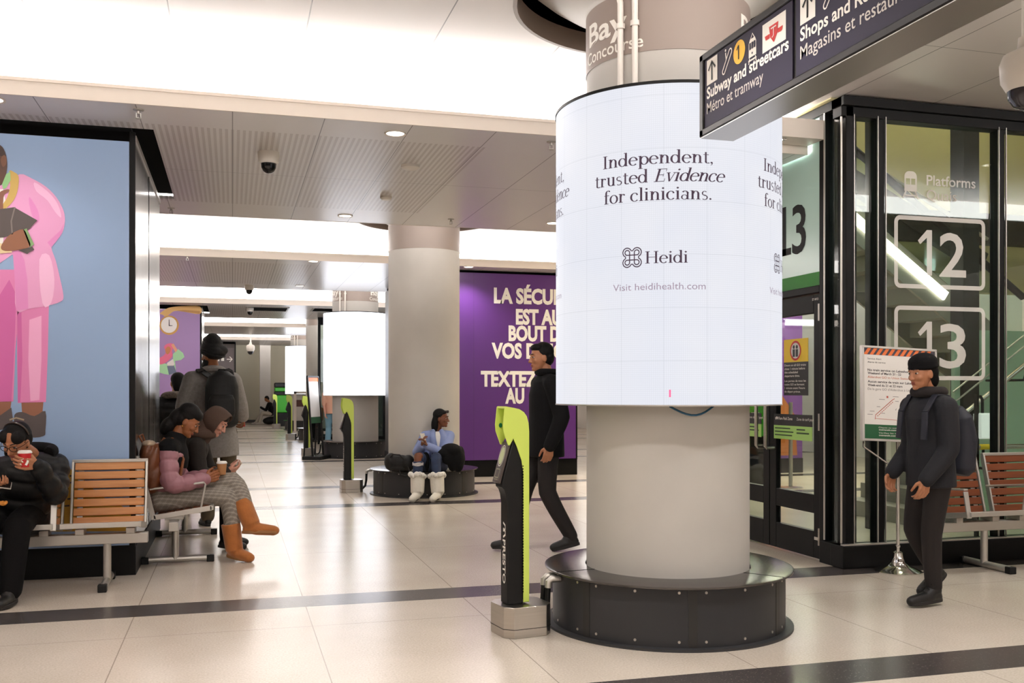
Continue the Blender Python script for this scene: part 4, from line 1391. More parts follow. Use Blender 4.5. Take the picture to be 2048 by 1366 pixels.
# ================================================================== TIMBER BENCHES
m_wood, nb = new_mat('bench_timber', 0.32)
tc = nb.node('ShaderNodeTexCoord'); mp_ = nb.node('ShaderNodeMapping'); mp_.inputs['Scale'].default_value = (2.5, 30, 30)
nb.link(tc.outputs['Object'], mp_.inputs[0])
nz = nb.node('ShaderNodeTexNoise'); nz.inputs['Scale'].default_value = 1.6; nz.inputs['Detail'].default_value = 6
nb.link(mp_.outputs[0], nz.inputs['Vector'])
nb.link(nb.mix(nz.outputs[0], lin((164, 96, 40)), lin((218, 154, 88))), nb.bsdf.inputs['Base Color'])
nb.bsdf.inputs['Coat Weight'].default_value = 0.4
nb.bsdf.inputs['Coat Roughness'].default_value = 0.2
m_wood_r, nb = new_mat('bench_timber_red', 0.36)
tc = nb.node('ShaderNodeTexCoord'); mp_ = nb.node('ShaderNodeMapping'); mp_.inputs['Scale'].default_value = (2.5, 30, 30)
nb.link(tc.outputs['Object'], mp_.inputs[0])
nz = nb.node('ShaderNodeTexNoise'); nz.inputs['Scale'].default_value = 1.6; nz.inputs['Detail'].default_value = 6
nb.link(mp_.outputs[0], nz.inputs['Vector'])
nb.link(nb.mix(nz.outputs[0], lin((96, 42, 16)), lin((142, 74, 34))), nb.bsdf.inputs['Base Color'])

def bench(label, n, loc, rz, legs, arms, wood, pitch=0.56, x0=0.0):
    """seats along local +X, facing local -Y"""
    t = thing('slatted_bench', label, 'bench', loc, rz, 'metal framed timber slat benches')
    w = 0.245
    x1 = x0 + n * pitch
    b = MB(); b.box(x0 - 0.06, x1 + 0.0, -0.0, 0.075, 0.30, 0.375); b.build('beam', M_ALU, t, bevel=0.005)
    for x in legs:
        b = MB()
        b.cyl((x, 0.04, 0.03), (x, 0.04, 0.31), 0.028)
        b.tube([(x, -0.23, 0.032), (x, 0.27, 0.032)], 0.026, 14)
        g = b.build('leg', M_ALU, t)
        for s in (-0.235, 0.275):
            b = MB(); b.box(x - 0.03, x + 0.03, s - 0.03, s + 0.03, 0.0, 0.055); b.build('foot_cap', M_BLKP, g, bevel=0.006)
    F0, B0, T0 = V((0, -0.25, 0.47)), V((0, 0.19, 0.405)), V((0, 0.31, 0.875))
    for i in range(n):
        cx = x0 + pitch * (i + 0.5)
        b = MB()
        for s in (-1, 1):
            X = V((cx + s * (w + 0.012), 0, 0))
            b.bar(X + F0, X + B0, 0.016, 0.042, up=(0, 0, 1))
            b.bar(X + B0 + V((0, 0, -0.015)), X + T0, 0.016, 0.042, up=(0, -1, 0))
        a = V((cx - w - 0.02, 0, 0)); c = V((cx + w + 0.02, 0, 0))
        b.bar(a + T0 + V((0, 0, 0.008)), c + T0 + V((0, 0, 0.008)), 0.03, 0.024)
        b.bar(a + F0, c + F0, 0.03, 0.036)
        for s in (-0.17, 0.17):
            b.box(cx + s - 0.03, cx + s + 0.03, -0.03, 0.11, 0.375, 0.415)
            b.bar(V((cx + s * 1.2, 0, 0)) + B0 + V((0, 0.02, 0)), V((cx + s * 1.2, 0, 0)) + T0 + V((0, 0.015, -0.02)), 0.04, 0.008, up=(0, -1, 0))
        b.build('seat_frame', M_ALU, t, bevel=0.003)
        b = MB()
        d = (T0 - B0)
        for k in range(7):
            p = B0 + d * ((k + 0.62) / 7.1)
            b.bar(V((cx - w, 0, 0)) + p, V((cx + w, 0, 0)) + p, 0.018, 0.0565, up=d)
        b.build('backrest', wood, t, bevel=0.004)
        b = MB()
        d = (B0 - F0)
        for k in range(6):
            p = F0 + d * ((k + 0.75) / 6.6) + V((0, 0, 0.008))
            b.bar(V((cx - w, 0, 0)) + p, V((cx + w, 0, 0)) + p, 0.054, 0.02)
        b.build('seat', wood, t, bevel=0.004)
    for x, kind in arms:
        b = MB()
        if kind == 'flat':
            for (p, q) in (((x, -0.245, 0.44), (x, -0.205, 0.64)), ((x, -0.21, 0.655), (x, 0.18, 0.63))):
                b.bar(p, q, 0.04, 0.014, up=(0, 1, 0) if p[2] < 0.5 else (0, 0, 1))
        else:
            b.tube([(x, -0.16, 0.43), (x, -0.2, 0.66), (x, -0.19, 0.675), (x, 0.22, 0.63)], 0.009, 10)
        b.build('armrest', M_ALU, t, bevel=0.003 if kind == 'flat' else 0)
    return t
bench('slatted bench in front of the blue poster with one empty seat', 2, (-1.745, 7.6, 0), 0.0, (0.87,), ((0.555, 'flat'),), m_wood, 0.575)
bench('slatted bench along the stainless kiosk with seated people', 4, (-0.41, 8.2, 0), PI / 2, (0.27, 1.87), ((0.02, 'wire'), (1.1, 'wire')), m_wood_r, 0.55)
bench('red brown slatted bench in front of the glazing at the right edge', 3, (5.34, 6.42, 0), 0.0, (0.42, 1.5), ((0.03, 'flat'), (0.6, 'wire')), m_wood_r, 0.6)
bench('small slatted bench behind the easel sign, far back', 2, (2.35, 25.9, 0), 0.0, (0.3, 0.85), (), m_wood_r, 0.58)
bench('small slatted bench right of the second screen column, far back', 2, (4.0, 25.9, 0), 0.0, (0.3, 0.85), (), m_wood_r, 0.58)

# ================================================================== SERVICE ALERT STAND
def alert_stand():
    t = thing('sign_stand', 'chrome pedestal stand with white service alert board and striped top', 'sign', (4.985, 6.5, 0), math.radians(-4))
    b = MB(); b.lathe([(0, 0), (0.175, 0.0), (0.178, 0.008), (0.15, 0.022), (0.09, 0.045), (0.055, 0.075), (0.042, 0.11), (0.036, 0.15), (0.022, 0.16), (0, 0.16)], seg=48); b.build('base', M_CHROME, t)
    b = MB(); b.cyl((0, 0, 0.15), (0, 0, 1.1), 0.0135); b.lathe([(0.018, 0.19), (0.02, 0.2), (0.018, 0.21)], seg=20); b.build('pole', M_CHROME, t)
    b = MB(); b.tube([(-0.31, -0.02, 1.02), (-0.31, -0.02, 0.98), (-0.02, 0, 0.8)], 0.007, 8); b.tube([(0.29, -0.02, 1.02), (0.29, -0.02, 0.98), (0.02, 0, 0.8)], 0.007, 8); b.build('brace', M_CHROME, t)
    # board, leaning back and turned a touch clockwise
    R = Matrix.Translation((0.0, -0.03, 1.015)) @ Matrix.Rotation(math.radians(2.6), 4, 'Y') @ Matrix.Rotation(math.radians(-5), 4, 'X')
    w, h = 0.325, 0.735
    b = MB()
    b.box(-w, w, 0, 0.022, 0, h)
    me = b.mesh('board'); me.transform(R); brd = obj('board', me, mat('board_white', (236, 232, 226), 0.5), t)
    b = MB()
    for x in (-w, w - 0.014):
        b.box(x - 0.002, x + 0.016, -0.008, 0.026, 0, h)
    b.box(-w, w, -0.008, 0.026, -0.002, 0.014); b.box(-w, w, -0.008, 0.026, h - 0.014, h + 0.002)
    me = b.mesh('frame'); me.transform(R); obj('frame', me, M_ALU, t)
    def layer(nm, m, draw, lift):
        b = MB(); draw(b, lambda x, y: R @ V((x, -lift, y))); return b.build(nm, m, brd, smooth=False)
    wi = w - 0.014
    layer('stripe_band', mat('stripe_slate', (74, 66, 78), 0.5), lambda b, mp: put(b, rect(-wi, 0.668, wi, 0.72), mp), 0.001)
    def stripes(b, mp):
        n = 11
        for i in range(n):
            x = -wi + i * (2 * wi - 0.045) / n
            put(b, pol([(x, 0.668), (x + 0.03, 0.668), (x + 0.068, 0.72), (x + 0.038, 0.72)]), mp)
    layer('orange_stripes', mat('alert_orange', (240, 124, 62), 0.5), stripes, 0.002)
    layer('green_footer', mat('alert_green', (22, 92, 52), 0.5), lambda b, mp: put(b, rect(-wi, 0.015, wi, 0.125), mp), 0.001)
    def foot(b, mp):
        text(b, 'Cliquez ou scannez pour plus', mp, 0.011, -wi + 0.125, 0.098, fit=0.3)
        text(b, 'gotransit.com/updates', mp, 0.013, -wi + 0.125, 0.08, fit=0.25, bold=0.02)
        text(b, 'Vérifiez les mises à jour', mp, 0.011, -wi + 0.125, 0.056, fit=0.28)
        text(b, 'gotransit.com/fr/updates', mp, 0.013, -wi + 0.125, 0.037, fit=0.27, bold=0.02)
    layer('footer_text', M_WHITE, foot, 0.002)
    def head(b, mp):
        text(b, 'Service Alert', mp, 0.014, -wi + 0.035, 0.63, fit=0.12)
        text(b, 'Alerte de service', mp, 0.014, -wi + 0.035, 0.603, fit=0.155)
        text(b, 'No train service on Lakeshore West', mp, 0.018, -wi + 0.035, 0.54, fit=0.45, bold=0.02)
        text(b, 'Weekend of March 21 - 22', mp, 0.018, -wi + 0.035, 0.515, fit=0.29, bold=0.02)
        text(b, 'Aucun service de train sur Lakeshore West', mp, 0.018, -wi + 0.035, 0.45, fit=0.52, bold=0.02)
        text(b, 'Week-end du 21 et 22 mars', mp, 0.018, -wi + 0.035, 0.422, fit=0.3, bold=0.02)
    layer('headline_text', mat('board_ink', (66, 60, 62), 0.5), head, 0.001)
    def sub(b, mp):
        text(b, 'Aldershot GO to Union Station', mp, 0.018, -wi + 0.035, 0.485, fit=0.36)
    layer('orange_text', mat('board_orange_ink', (206, 112, 74), 0.5), sub, 0.001)
    layer('grey_text', mat('board_grey_ink', (140, 132, 130), 0.5), lambda b, mp: text(b, "De la gare GO d'Aldershot à Union", mp, 0.018, -wi + 0.035, 0.392, fit=0.4), 0.001)
    layer('line_code_tile', mat('tile_maroon', (98, 34, 42), 0.5), lambda b, mp: put(b, rect(0.075, 0.585, 0.135, 0.64), mp), 0.001)
    layer('line_code', M_WHITE, lambda b, mp: text(b, 'LW', mp, 0.026, 0.105, 0.6, align='C', fit=0.045), 0.002)
    layer('alert_tiles', mat('alert_tile_orange', (238, 116, 42), 0.5), lambda b, mp: (put(b, rect(0.142, 0.585, 0.2, 0.64), mp), put(b, rect(0.208, 0.585, 0.266, 0.64), mp)), 0.001)
    layer('alert_marks', M_BLACK, lambda b, mp: (text(b, '!', mp, 0.034, 0.171, 0.597, align='C'), put(b, rect(0.224, 0.605, 0.25, 0.628), mp), put(b, rect(0.226, 0.596, 0.232, 0.605), mp), put(b, rect(0.242, 0.596, 0.248, 0.605), mp)), 0.002)
    def line(b, mp):
        put(b, stroke([(-0.215, 0.165), (-0.21, 0.2), (-0.06, 0.325), (-0.045, 0.332)], 0.005), mp)
        for i in range(11):
            u = i / 11
            put(b, stroke([(-0.195 + 0.14 * u, 0.19 + 0.12 * u), (-0.195 + 0.14 * (u + 0.05), 0.19 + 0.12 * (u + 0.05))], 0.006), mp)
        put(b, stroke([(-0.21, 0.172), (-0.02, 0.165)], 0.003), mp)
        put(b, rect(-0.115, 0.335, -0.1, 0.35), mp)
    layer('route_map', mat('map_red', (186, 84, 70), 0.5), line, 0.001)
    def mapt(b, mp):
        for x, y, l in ((-0.28, 0.2, 0.045), (-0.26, 0.225, 0.04), (-0.2, 0.262, 0.03), (-0.18, 0.32, 0.05), (-0.06, 0.345, 0.05), (-0.04, 0.31, 0.03), (-0.16, 0.212, 0.03), (-0.03, 0.153, 0.02)):
            put(b, rect(x, y, x + l, y + 0.004), mp)
        put(b, pol([(-0.04, 0.245), (-0.028, 0.26), (-0.034, 0.24)]), mp)
    layer('map_notes', mat('map_grey', (150, 144, 142), 0.5), mapt, 0.001)
alert_stand()

# black easel sign beyond the readers, seen edge on
t = thing('easel_sign', 'tall black easel sign seen nearly edge on behind the third reader', 'sign', (1.7, 20.75, 0), math.radians(64))
b = MB()
b.poly([(-0.34, -0.2, 0.0), (0.34, -0.2, 0.0), (0.34, 0.2, 0.0), (-0.34, 0.2, 0.0)], (0, 0, 0.07)); b.build('base', M_BLKP, t, bevel=0.01)
b = MB()
for s in (-1, 1):
    b.bar((s * 0.3, -0.02, 0.05), (s * 0.3, 0.1, 1.72), 0.035, 0.035)
    b.bar((s * 0.3, 0.17, 0.05), (s * 0.3, 0.12, 1.1), 0.025, 0.025)
b.bar((-0.3, 0.1, 1.72), (0.3, 0.1, 1.72), 0.035, 0.035)
b.build('frame', M_BLKP, t)
b = MB(); b.poly([(-0.28, 0.03, 0.75), (0.28, 0.03, 0.75), (0.28, 0.098, 1.7), (-0.28, 0.098, 1.7)], (0, 0.01, 0)); p = b.build('board', MATS['board_white'], t)
b = MB(); b.poly([(-0.28, 0.0255, 0.75), (0.28, 0.0255, 0.75), (0.28, 0.035, 0.88), (-0.28, 0.035, 0.88)]); b.build('green_footer', MATS['alert_green'], p)
b = MB(); b.poly([(-0.28, 0.0885, 1.62), (0.28, 0.0885, 1.62), (0.28, 0.0938, 1.7), (-0.28, 0.0938, 1.7)]); b.build('orange_header', MATS['alert_orange'], p)

# green and black recycling tower by the third screen
t = thing('recycling_bin', 'tall bright green and black bin beside the third round screen', 'bin', (1.95, 41.3, 0))
b = MB(); b.box(-0.3, 0.5, -0.3, 0.3, 0.0, 0.55); b.build('base', M_BLKP, t, bevel=0.03)
b = MB(); b.box(-0.29, 0.49, -0.29, 0.29, 0.55, 1.27); b.build('green_body', MATS['bright_green'], t, bevel=0.04)
b = MB(); b.box(-0.3, 0.5, -0.3, 0.3, 1.27, 1.42); b.build('slot_band', M_BLKP, t, bevel=0.02)
b = MB(); b.box(-0.29, 0.49, -0.29, 0.29, 1.42, 1.58); b.build('green_collar', MATS['bright_green'], t, bevel=0.03)
b = MB(); b.box(-0.3, 0.5, -0.3, 0.3, 1.58, 1.78); b.build('lid', M_BLKP, t, bevel=0.04)
# pale service desk frame and grey unit in the distance
t = thing('pay_phone_stand', 'pale open framed stand with a brown panel beyond the third reader', 'stand', (2.45, 35.4, 0))
b = MB()
for x in (-0.32, 0.62): b.box(x - 0.04, x + 0.04, -0.1, 0.1, 0, 1.42)
b.box(-0.36, 0.66, -0.1, 0.1, 1.34, 1.42); b.build('frame', M_LIP, t)
b = MB(); b.box(-0.28, 0.58, -0.06, 0.06, 0.88, 1.12); b.build('panel', mat('panel_brown', (92, 54, 48), 0.5), t)

# ================================================================== PRINTED POSTERS ON THE KIOSKS
def poster(label, cat, loc, x0, x1, z0, z1, m, name='wall_poster'):
    t = thing(name, label, cat, loc)
    b = MB(); b.box(x0, x1, -0.012, 0, z0, z1); b.build('sheet', m, t, smooth=False)
    return t
def art(t, nm, rgb, shapes, lift, rough=0.5):
    b = MB()
    mp = lambda x, y: V((x, -0.012 - lift * 0.0012, y))
    for s in shapes:
        put(b, s, mp)
    return b.build(nm, mat('ink_%d_%d_%d' % tuple(rgb), rgb, rough), t, smooth=False)
P1 = poster('blue poster of a pink suited figure holding a dark folder', 'poster', (0, 7.968, 0), -4.2, -0.757, 0.235, 3.305, mat('poster_blue', (146, 173, 211), 0.42, noise=(0.5, 0.03)))
art(P1, 'trousers', (228, 134, 188), [pol([(-1.848, 2.294),(-1.515, 2.305),(-1.515, 2.008),(-1.542, 1.711),(-1.556, 1.33),(-1.848, 1.319)]), pol([(-1.529, 2.082),(-1.315, 2.088),(-1.322, 1.714),(-1.336, 1.325),(-1.526, 1.318),(-1.532, 1.711)])], 1)
art(P1, 'trouser_folds', (214, 104, 172), [pol([(-1.749, 1.929),(-1.583, 2.229),(-1.536, 2.119),(-1.549, 1.711),(-1.569, 1.33),(-1.749, 1.33)]), pol([(-1.529, 1.971),(-1.502, 2.009),(-1.495, 1.638),(-1.509, 1.326),(-1.526, 1.322)])], 2)
art(P1, 'trouser_shine', (246, 176, 216), [pol([(-1.448, 1.935),(-1.366, 1.967),(-1.366, 1.639),(-1.38, 1.34),(-1.441, 1.333),(-1.455, 1.638)])], 2)
art(P1, 'jacket', (234, 164, 208), [pol([(-1.848, 2.879),(-1.786, 2.938),(-1.698, 2.927),(-1.623, 2.922),(-1.577, 2.952),(-1.545, 2.987),(-1.515, 3.01),(-1.487, 3.011),(-1.461, 2.999),(-1.434, 2.985),(-1.403, 2.97),(-1.37, 2.952),(-1.339, 2.931),(-1.311, 2.907),(-1.286, 2.881),(-1.264, 2.853),(-1.244, 2.822),(-1.228, 2.789),(-1.215, 2.758),(-1.208, 2.73),(-1.205, 2.703),(-1.205, 2.676),(-1.208, 2.648),(-1.213, 2.62),(-1.222, 2.593),(-1.237, 2.565),(-1.255, 2.538),(-1.27, 2.515),(-1.283, 2.502),(-1.294, 2.492),(-1.298, 2.477),(-1.293, 2.452),(-1.282, 2.422),(-1.27, 2.388),(-1.261, 2.352),(-1.252, 2.312),(-1.243, 2.269),(-1.232, 2.218),(-1.221, 2.163),(-1.215, 2.12),(-1.216, 2.097),(-1.222, 2.085),(-1.236, 2.075),(-1.259, 2.063),(-1.29, 2.052),(-1.325, 2.043),(-1.365, 2.033),(-1.408, 2.025),(-1.448, 2.017),(-1.483, 2.002),(-1.513, 1.987),(-1.536, 2.0),(-1.545, 2.06),(-1.545, 2.148),(-1.546, 2.23),(-1.541, 2.309),(-1.537, 2.383),(-1.563, 2.414),(-1.649, 2.345),(-1.765, 2.235),(-1.848, 2.22),(-1.878, 2.4),(-1.875, 2.674)])], 3)
art(P1, 'jacket_shade', (230, 144, 202), [pol([(-1.536, 2.0),(-1.546, 2.23),(-1.559, 2.433),(-1.515, 2.453),(-1.482, 2.38),(-1.461, 2.232),(-1.455, 2.017)]), pol([(-1.448, 2.846),(-1.433, 2.829),(-1.411, 2.792),(-1.393, 2.756),(-1.384, 2.729),(-1.38, 2.703),(-1.38, 2.682),(-1.386, 2.666),(-1.396, 2.656),(-1.407, 2.659),(-1.419, 2.682),(-1.432, 2.718),(-1.441, 2.754),(-1.448, 2.792),(-1.451, 2.829)]), pol([(-1.298, 2.477),(-1.229, 2.577),(-1.212, 2.66),(-1.236, 2.607),(-1.325, 2.513)])], 4)
art(P1, 'jacket_light', (248, 194, 228), [pol([(-1.414, 2.956),(-1.391, 2.946),(-1.357, 2.921),(-1.325, 2.894),(-1.299, 2.868),(-1.276, 2.839),(-1.257, 2.808),(-1.242, 2.77),(-1.232, 2.73),(-1.229, 2.705),(-1.237, 2.704),(-1.253, 2.719),(-1.27, 2.74),(-1.287, 2.766),(-1.305, 2.798),(-1.325, 2.827),(-1.351, 2.85),(-1.379, 2.87),(-1.4, 2.89),(-1.413, 2.917),(-1.419, 2.944)]), pol([(-1.38, 2.384),(-1.362, 2.425),(-1.335, 2.432),(-1.312, 2.417),(-1.296, 2.373),(-1.283, 2.305),(-1.277, 2.238),(-1.279, 2.174),(-1.286, 2.111),(-1.298, 2.066),(-1.317, 2.038),(-1.34, 2.029),(-1.359, 2.057),(-1.373, 2.152),(-1.381, 2.284)])], 4)
art(P1, 'shirt', (244, 240, 236), [pol([(-1.783, 2.883),(-1.623, 2.892),(-1.596, 2.746),(-1.63, 2.449),(-1.783, 2.369)])], 5)
art(P1, 'scarf', (206, 172, 92), [pol([(-1.583, 3.028),(-1.574, 3.035),(-1.562, 3.03),(-1.549, 3.022),(-1.537, 3.016),(-1.526, 3.006),(-1.519, 2.987),(-1.518, 2.954),(-1.522, 2.913),(-1.529, 2.875),(-1.538, 2.847),(-1.549, 2.822),(-1.563, 2.799),(-1.58, 2.777),(-1.6, 2.757),(-1.616, 2.745),(-1.628, 2.742),(-1.635, 2.747),(-1.636, 2.759),(-1.627, 2.779),(-1.61, 2.806),(-1.596, 2.835),(-1.587, 2.863),(-1.58, 2.893),(-1.576, 2.925),(-1.578, 2.962),(-1.582, 3.001)])], 6)
art(P1, 'collar', (150, 204, 138), [pol([(-1.63, 2.929),(-1.603, 3.004),(-1.576, 3.024),(-1.573, 2.962),(-1.603, 2.901),(-1.623, 2.892)])], 7)
art(P1, 'head', (96, 66, 52), [pol([(-1.848, 3.172),(-1.812, 3.212),(-1.761, 3.227),(-1.716, 3.233),(-1.686, 3.234),(-1.662, 3.227),(-1.643, 3.216),(-1.628, 3.203),(-1.618, 3.186),(-1.61, 3.166),(-1.603, 3.142),(-1.598, 3.114),(-1.596, 3.086),(-1.596, 3.058),(-1.599, 3.031),(-1.603, 3.004),(-1.607, 2.979),(-1.613, 2.956),(-1.623, 2.937),(-1.636, 2.922),(-1.654, 2.912),(-1.683, 2.904),(-1.737, 2.888),(-1.802, 2.875),(-1.848, 2.894),(-1.865, 2.974),(-1.864, 3.085)])], 6)
art(P1, 'hair', (66, 46, 40), [pol([(-1.848, 3.209),(-1.812, 3.23),(-1.761, 3.238),(-1.716, 3.24),(-1.686, 3.237),(-1.662, 3.227),(-1.643, 3.216),(-1.629, 3.204),(-1.62, 3.19),(-1.613, 3.174),(-1.606, 3.15),(-1.6, 3.124),(-1.6, 3.108),(-1.606, 3.112),(-1.618, 3.126),(-1.63, 3.136),(-1.641, 3.136),(-1.653, 3.131),(-1.663, 3.119),(-1.663, 3.092),(-1.661, 3.058),(-1.676, 3.037),(-1.729, 3.033),(-1.798, 3.041),(-1.848, 3.063),(-1.866, 3.107),(-1.865, 3.164)])], 7)
art(P1, 'ear', (126, 84, 62), [pol([(-1.636, 3.12),(-1.631, 3.131),(-1.623, 3.14),(-1.616, 3.144),(-1.61, 3.141),(-1.603, 3.133),(-1.6, 3.123),(-1.599, 3.109),(-1.6, 3.092),(-1.603, 3.078),(-1.609, 3.067),(-1.616, 3.058),(-1.623, 3.055),(-1.628, 3.06),(-1.633, 3.071),(-1.636, 3.083),(-1.638, 3.096),(-1.638, 3.109)])], 8)
art(P1, 'pointing_hand', (140, 92, 70), [pol([(-1.783, 2.824),(-1.75, 2.839),(-1.706, 2.841),(-1.67, 2.845),(-1.653, 2.856),(-1.645, 2.867),(-1.636, 2.877),(-1.62, 2.885),(-1.603, 2.891),(-1.589, 2.894),(-1.583, 2.892),(-1.581, 2.887),(-1.583, 2.88),(-1.592, 2.872),(-1.606, 2.861),(-1.616, 2.848),(-1.62, 2.831),(-1.621, 2.81),(-1.623, 2.789),(-1.622, 2.768),(-1.622, 2.747),(-1.636, 2.729),(-1.681, 2.711),(-1.74, 2.697),(-1.783, 2.7),(-1.797, 2.734),(-1.796, 2.785)])], 8)
art(P1, 'folder', (84, 74, 72), [pol([(-1.783, 2.663),(-1.65, 2.743),(-1.549, 2.763),(-1.393, 2.674),(-1.448, 2.605),(-1.515, 2.572),(-1.616, 2.538),(-1.783, 2.516)]), pol([(-1.522, 2.446),(-1.427, 2.479),(-1.414, 2.457),(-1.461, 2.422)])], 9)
art(P1, 'folder_edge', (126, 114, 110), [pol([(-1.549, 2.763),(-1.539, 2.764),(-1.563, 2.659),(-1.556, 2.563),(-1.566, 2.559),(-1.573, 2.658)])], 10)
art(P1, 'sleeve_cuff', (126, 160, 106), [pol([(-1.488, 2.599),(-1.465, 2.611),(-1.414, 2.495),(-1.441, 2.471)])], 10)
art(P1, 'hand', (150, 98, 70), [pol([(-1.636, 2.471),(-1.629, 2.489),(-1.616, 2.511),(-1.603, 2.531),(-1.591, 2.546),(-1.579, 2.558),(-1.563, 2.57),(-1.539, 2.585),(-1.511, 2.599),(-1.488, 2.603),(-1.473, 2.588),(-1.463, 2.562),(-1.455, 2.538),(-1.446, 2.516),(-1.439, 2.495),(-1.441, 2.479),(-1.456, 2.467),(-1.478, 2.46),(-1.502, 2.454),(-1.524, 2.448),(-1.548, 2.443),(-1.569, 2.44),(-1.59, 2.438),(-1.609, 2.438),(-1.623, 2.442),(-1.632, 2.448),(-1.637, 2.458)])], 10)
art(P1, 'bracelet', (230, 206, 160), [pol([(-1.783, 2.494),(-1.636, 2.493),(-1.569, 2.451),(-1.563, 2.429),(-1.636, 2.419),(-1.783, 2.413)])], 9)
art(P1, 'ankle', (150, 98, 74), [pol([(-1.848, 1.323),(-1.569, 1.33),(-1.576, 1.267),(-1.569, 1.215),(-1.848, 1.21)]), pol([(-1.502, 1.322),(-1.353, 1.325),(-1.359, 1.251),(-1.353, 1.198),(-1.495, 1.2)])], 1)
art(P1, 'shoe', (84, 74, 74), [pol([(-1.848, 1.21),(-1.65, 1.223),(-1.569, 1.285),(-1.559, 1.207),(-1.563, 1.133),(-1.848, 1.085)]), pol([(-1.549, 1.23),(-1.537, 1.245),(-1.518, 1.251),(-1.495, 1.252),(-1.47, 1.243),(-1.442, 1.228),(-1.414, 1.221),(-1.386, 1.235),(-1.358, 1.257),(-1.339, 1.258),(-1.333, 1.22),(-1.335, 1.163),(-1.339, 1.116),(-1.339, 1.093),(-1.341, 1.08),(-1.353, 1.072),(-1.379, 1.064),(-1.414, 1.061),(-1.448, 1.065),(-1.48, 1.079),(-1.512, 1.1),(-1.536, 1.126),(-1.548, 1.16),(-1.552, 1.199)])], 3)
art(P1, 'shoe_trim', (170, 152, 128), [pol([(-1.583, 1.2),(-1.536, 1.215),(-1.482, 1.199),(-1.485, 1.188),(-1.536, 1.204),(-1.579, 1.189)])], 4)
art(P1, 'yellow_cushion', (196, 150, 54), [pol([(-1.448, 0.876),(-1.243, 0.842),(-1.139, 0.813),(-0.965, 0.62),(-0.745, 0.499),(-0.745, 0.339),(-1.448, 0.366)])], 1)
art(P1, 'cushion_marks', (60, 52, 50), [pol([(-1.284, 0.794),(-1.25, 0.797),(-1.25, 0.786),(-1.284, 0.783)]), pol([(-1.229, 0.8),(-1.195, 0.803),(-1.195, 0.792),(-1.229, 0.789)]), pol([(-1.174, 0.776),(-1.139, 0.779),(-1.139, 0.768),(-1.174, 0.765)]), pol([(-1.298, 0.734),(-1.264, 0.737),(-1.264, 0.726),(-1.298, 0.723)]), pol([(-1.243, 0.741),(-1.208, 0.743),(-1.208, 0.732),(-1.243, 0.729)]), pol([(-1.188, 0.724),(-1.153, 0.727),(-1.153, 0.716),(-1.188, 0.713)]), pol([(-1.27, 0.674),(-1.236, 0.677),(-1.236, 0.665),(-1.27, 0.663)]), pol([(-1.215, 0.68),(-1.181, 0.683),(-1.181, 0.671),(-1.215, 0.669)]), pol([(-1.291, 0.615),(-1.257, 0.617),(-1.257, 0.606),(-1.291, 0.603)]), pol([(-1.236, 0.62),(-1.202, 0.623),(-1.202, 0.612),(-1.236, 0.609)]), pol([(-1.188, 0.604),(-1.153, 0.607),(-1.153, 0.595),(-1.188, 0.593)]), pol([(-1.27, 0.554),(-1.236, 0.557),(-1.236, 0.545),(-1.27, 0.543)]), pol([(-1.208, 0.552),(-1.174, 0.555),(-1.174, 0.543),(-1.208, 0.541)]), pol([(-1.139, 0.7),(-1.104, 0.703),(-1.104, 0.692),(-1.139, 0.689)]), pol([(-1.104, 0.624),(-1.07, 0.627),(-1.07, 0.616),(-1.104, 0.613)]), pol([(-1.035, 0.547),(-1.0, 0.549),(-1.0, 0.538),(-1.035, 0.535)]), pol([(-0.929, 0.505),(-0.894, 0.508),(-0.894, 0.497),(-0.929, 0.494)])], 2)
P2 = poster('lilac poster with a hand holding a round clock over a waving figure', 'poster', (0, 23.765, 0), -4.0, -0.725, 0.235, 3.3, mat('poster_lilac', (164, 132, 184), 0.45, noise=(0.4, 0.04)))
art(P2, 'forearm', (222, 178, 110), [pol([(-0.723, 3.38),(-0.686, 3.327),(-0.686, 3.255),(-0.723, 3.206),(-0.813, 3.204),(-0.939, 3.226),(-1.053, 3.245),(-1.138, 3.256),(-1.211, 3.265),(-1.271, 3.263),(-1.317, 3.246),(-1.35, 3.219),(-1.38, 3.192),(-1.412, 3.164),(-1.44, 3.136),(-1.467, 3.121),(-1.49, 3.128),(-1.511, 3.147),(-1.532, 3.166),(-1.561, 3.175),(-1.59, 3.183),(-1.597, 3.198),(-1.568, 3.231),(-1.518, 3.271),(-1.467, 3.305),(-1.426, 3.326),(-1.383, 3.341),(-1.326, 3.354),(-1.247, 3.366),(-1.153, 3.377),(-1.053, 3.383),(-0.935, 3.391),(-0.811, 3.395)])], 1)
art(P2, 'forearm_shade', (188, 138, 78), [pol([(-0.723, 3.276),(-0.723, 3.206),(-1.053, 3.245),(-1.25, 3.275),(-1.053, 3.291)])], 2)
art(P2, 'clock_rim', (206, 156, 84), [pol([(-1.184, 2.937),(-1.195, 2.867),(-1.225, 2.804),(-1.272, 2.754),(-1.331, 2.721),(-1.396, 2.709),(-1.462, 2.719),(-1.521, 2.75),(-1.567, 2.799),(-1.597, 2.86),(-1.608, 2.929),(-1.597, 2.998),(-1.567, 3.061),(-1.521, 3.112),(-1.462, 3.145),(-1.396, 3.157),(-1.331, 3.147),(-1.272, 3.117),(-1.225, 3.068),(-1.195, 3.006)])], 3)
art(P2, 'clock_face', (240, 236, 232), [pol([(-1.228, 2.942),(-1.236, 2.885),(-1.261, 2.833),(-1.3, 2.792),(-1.348, 2.765),(-1.402, 2.755),(-1.456, 2.763),(-1.504, 2.788),(-1.542, 2.828),(-1.567, 2.879),(-1.575, 2.935),(-1.567, 2.992),(-1.542, 3.044),(-1.504, 3.085),(-1.455, 3.112),(-1.402, 3.122),(-1.348, 3.114),(-1.3, 3.089),(-1.261, 3.049),(-1.236, 2.999)])], 4)
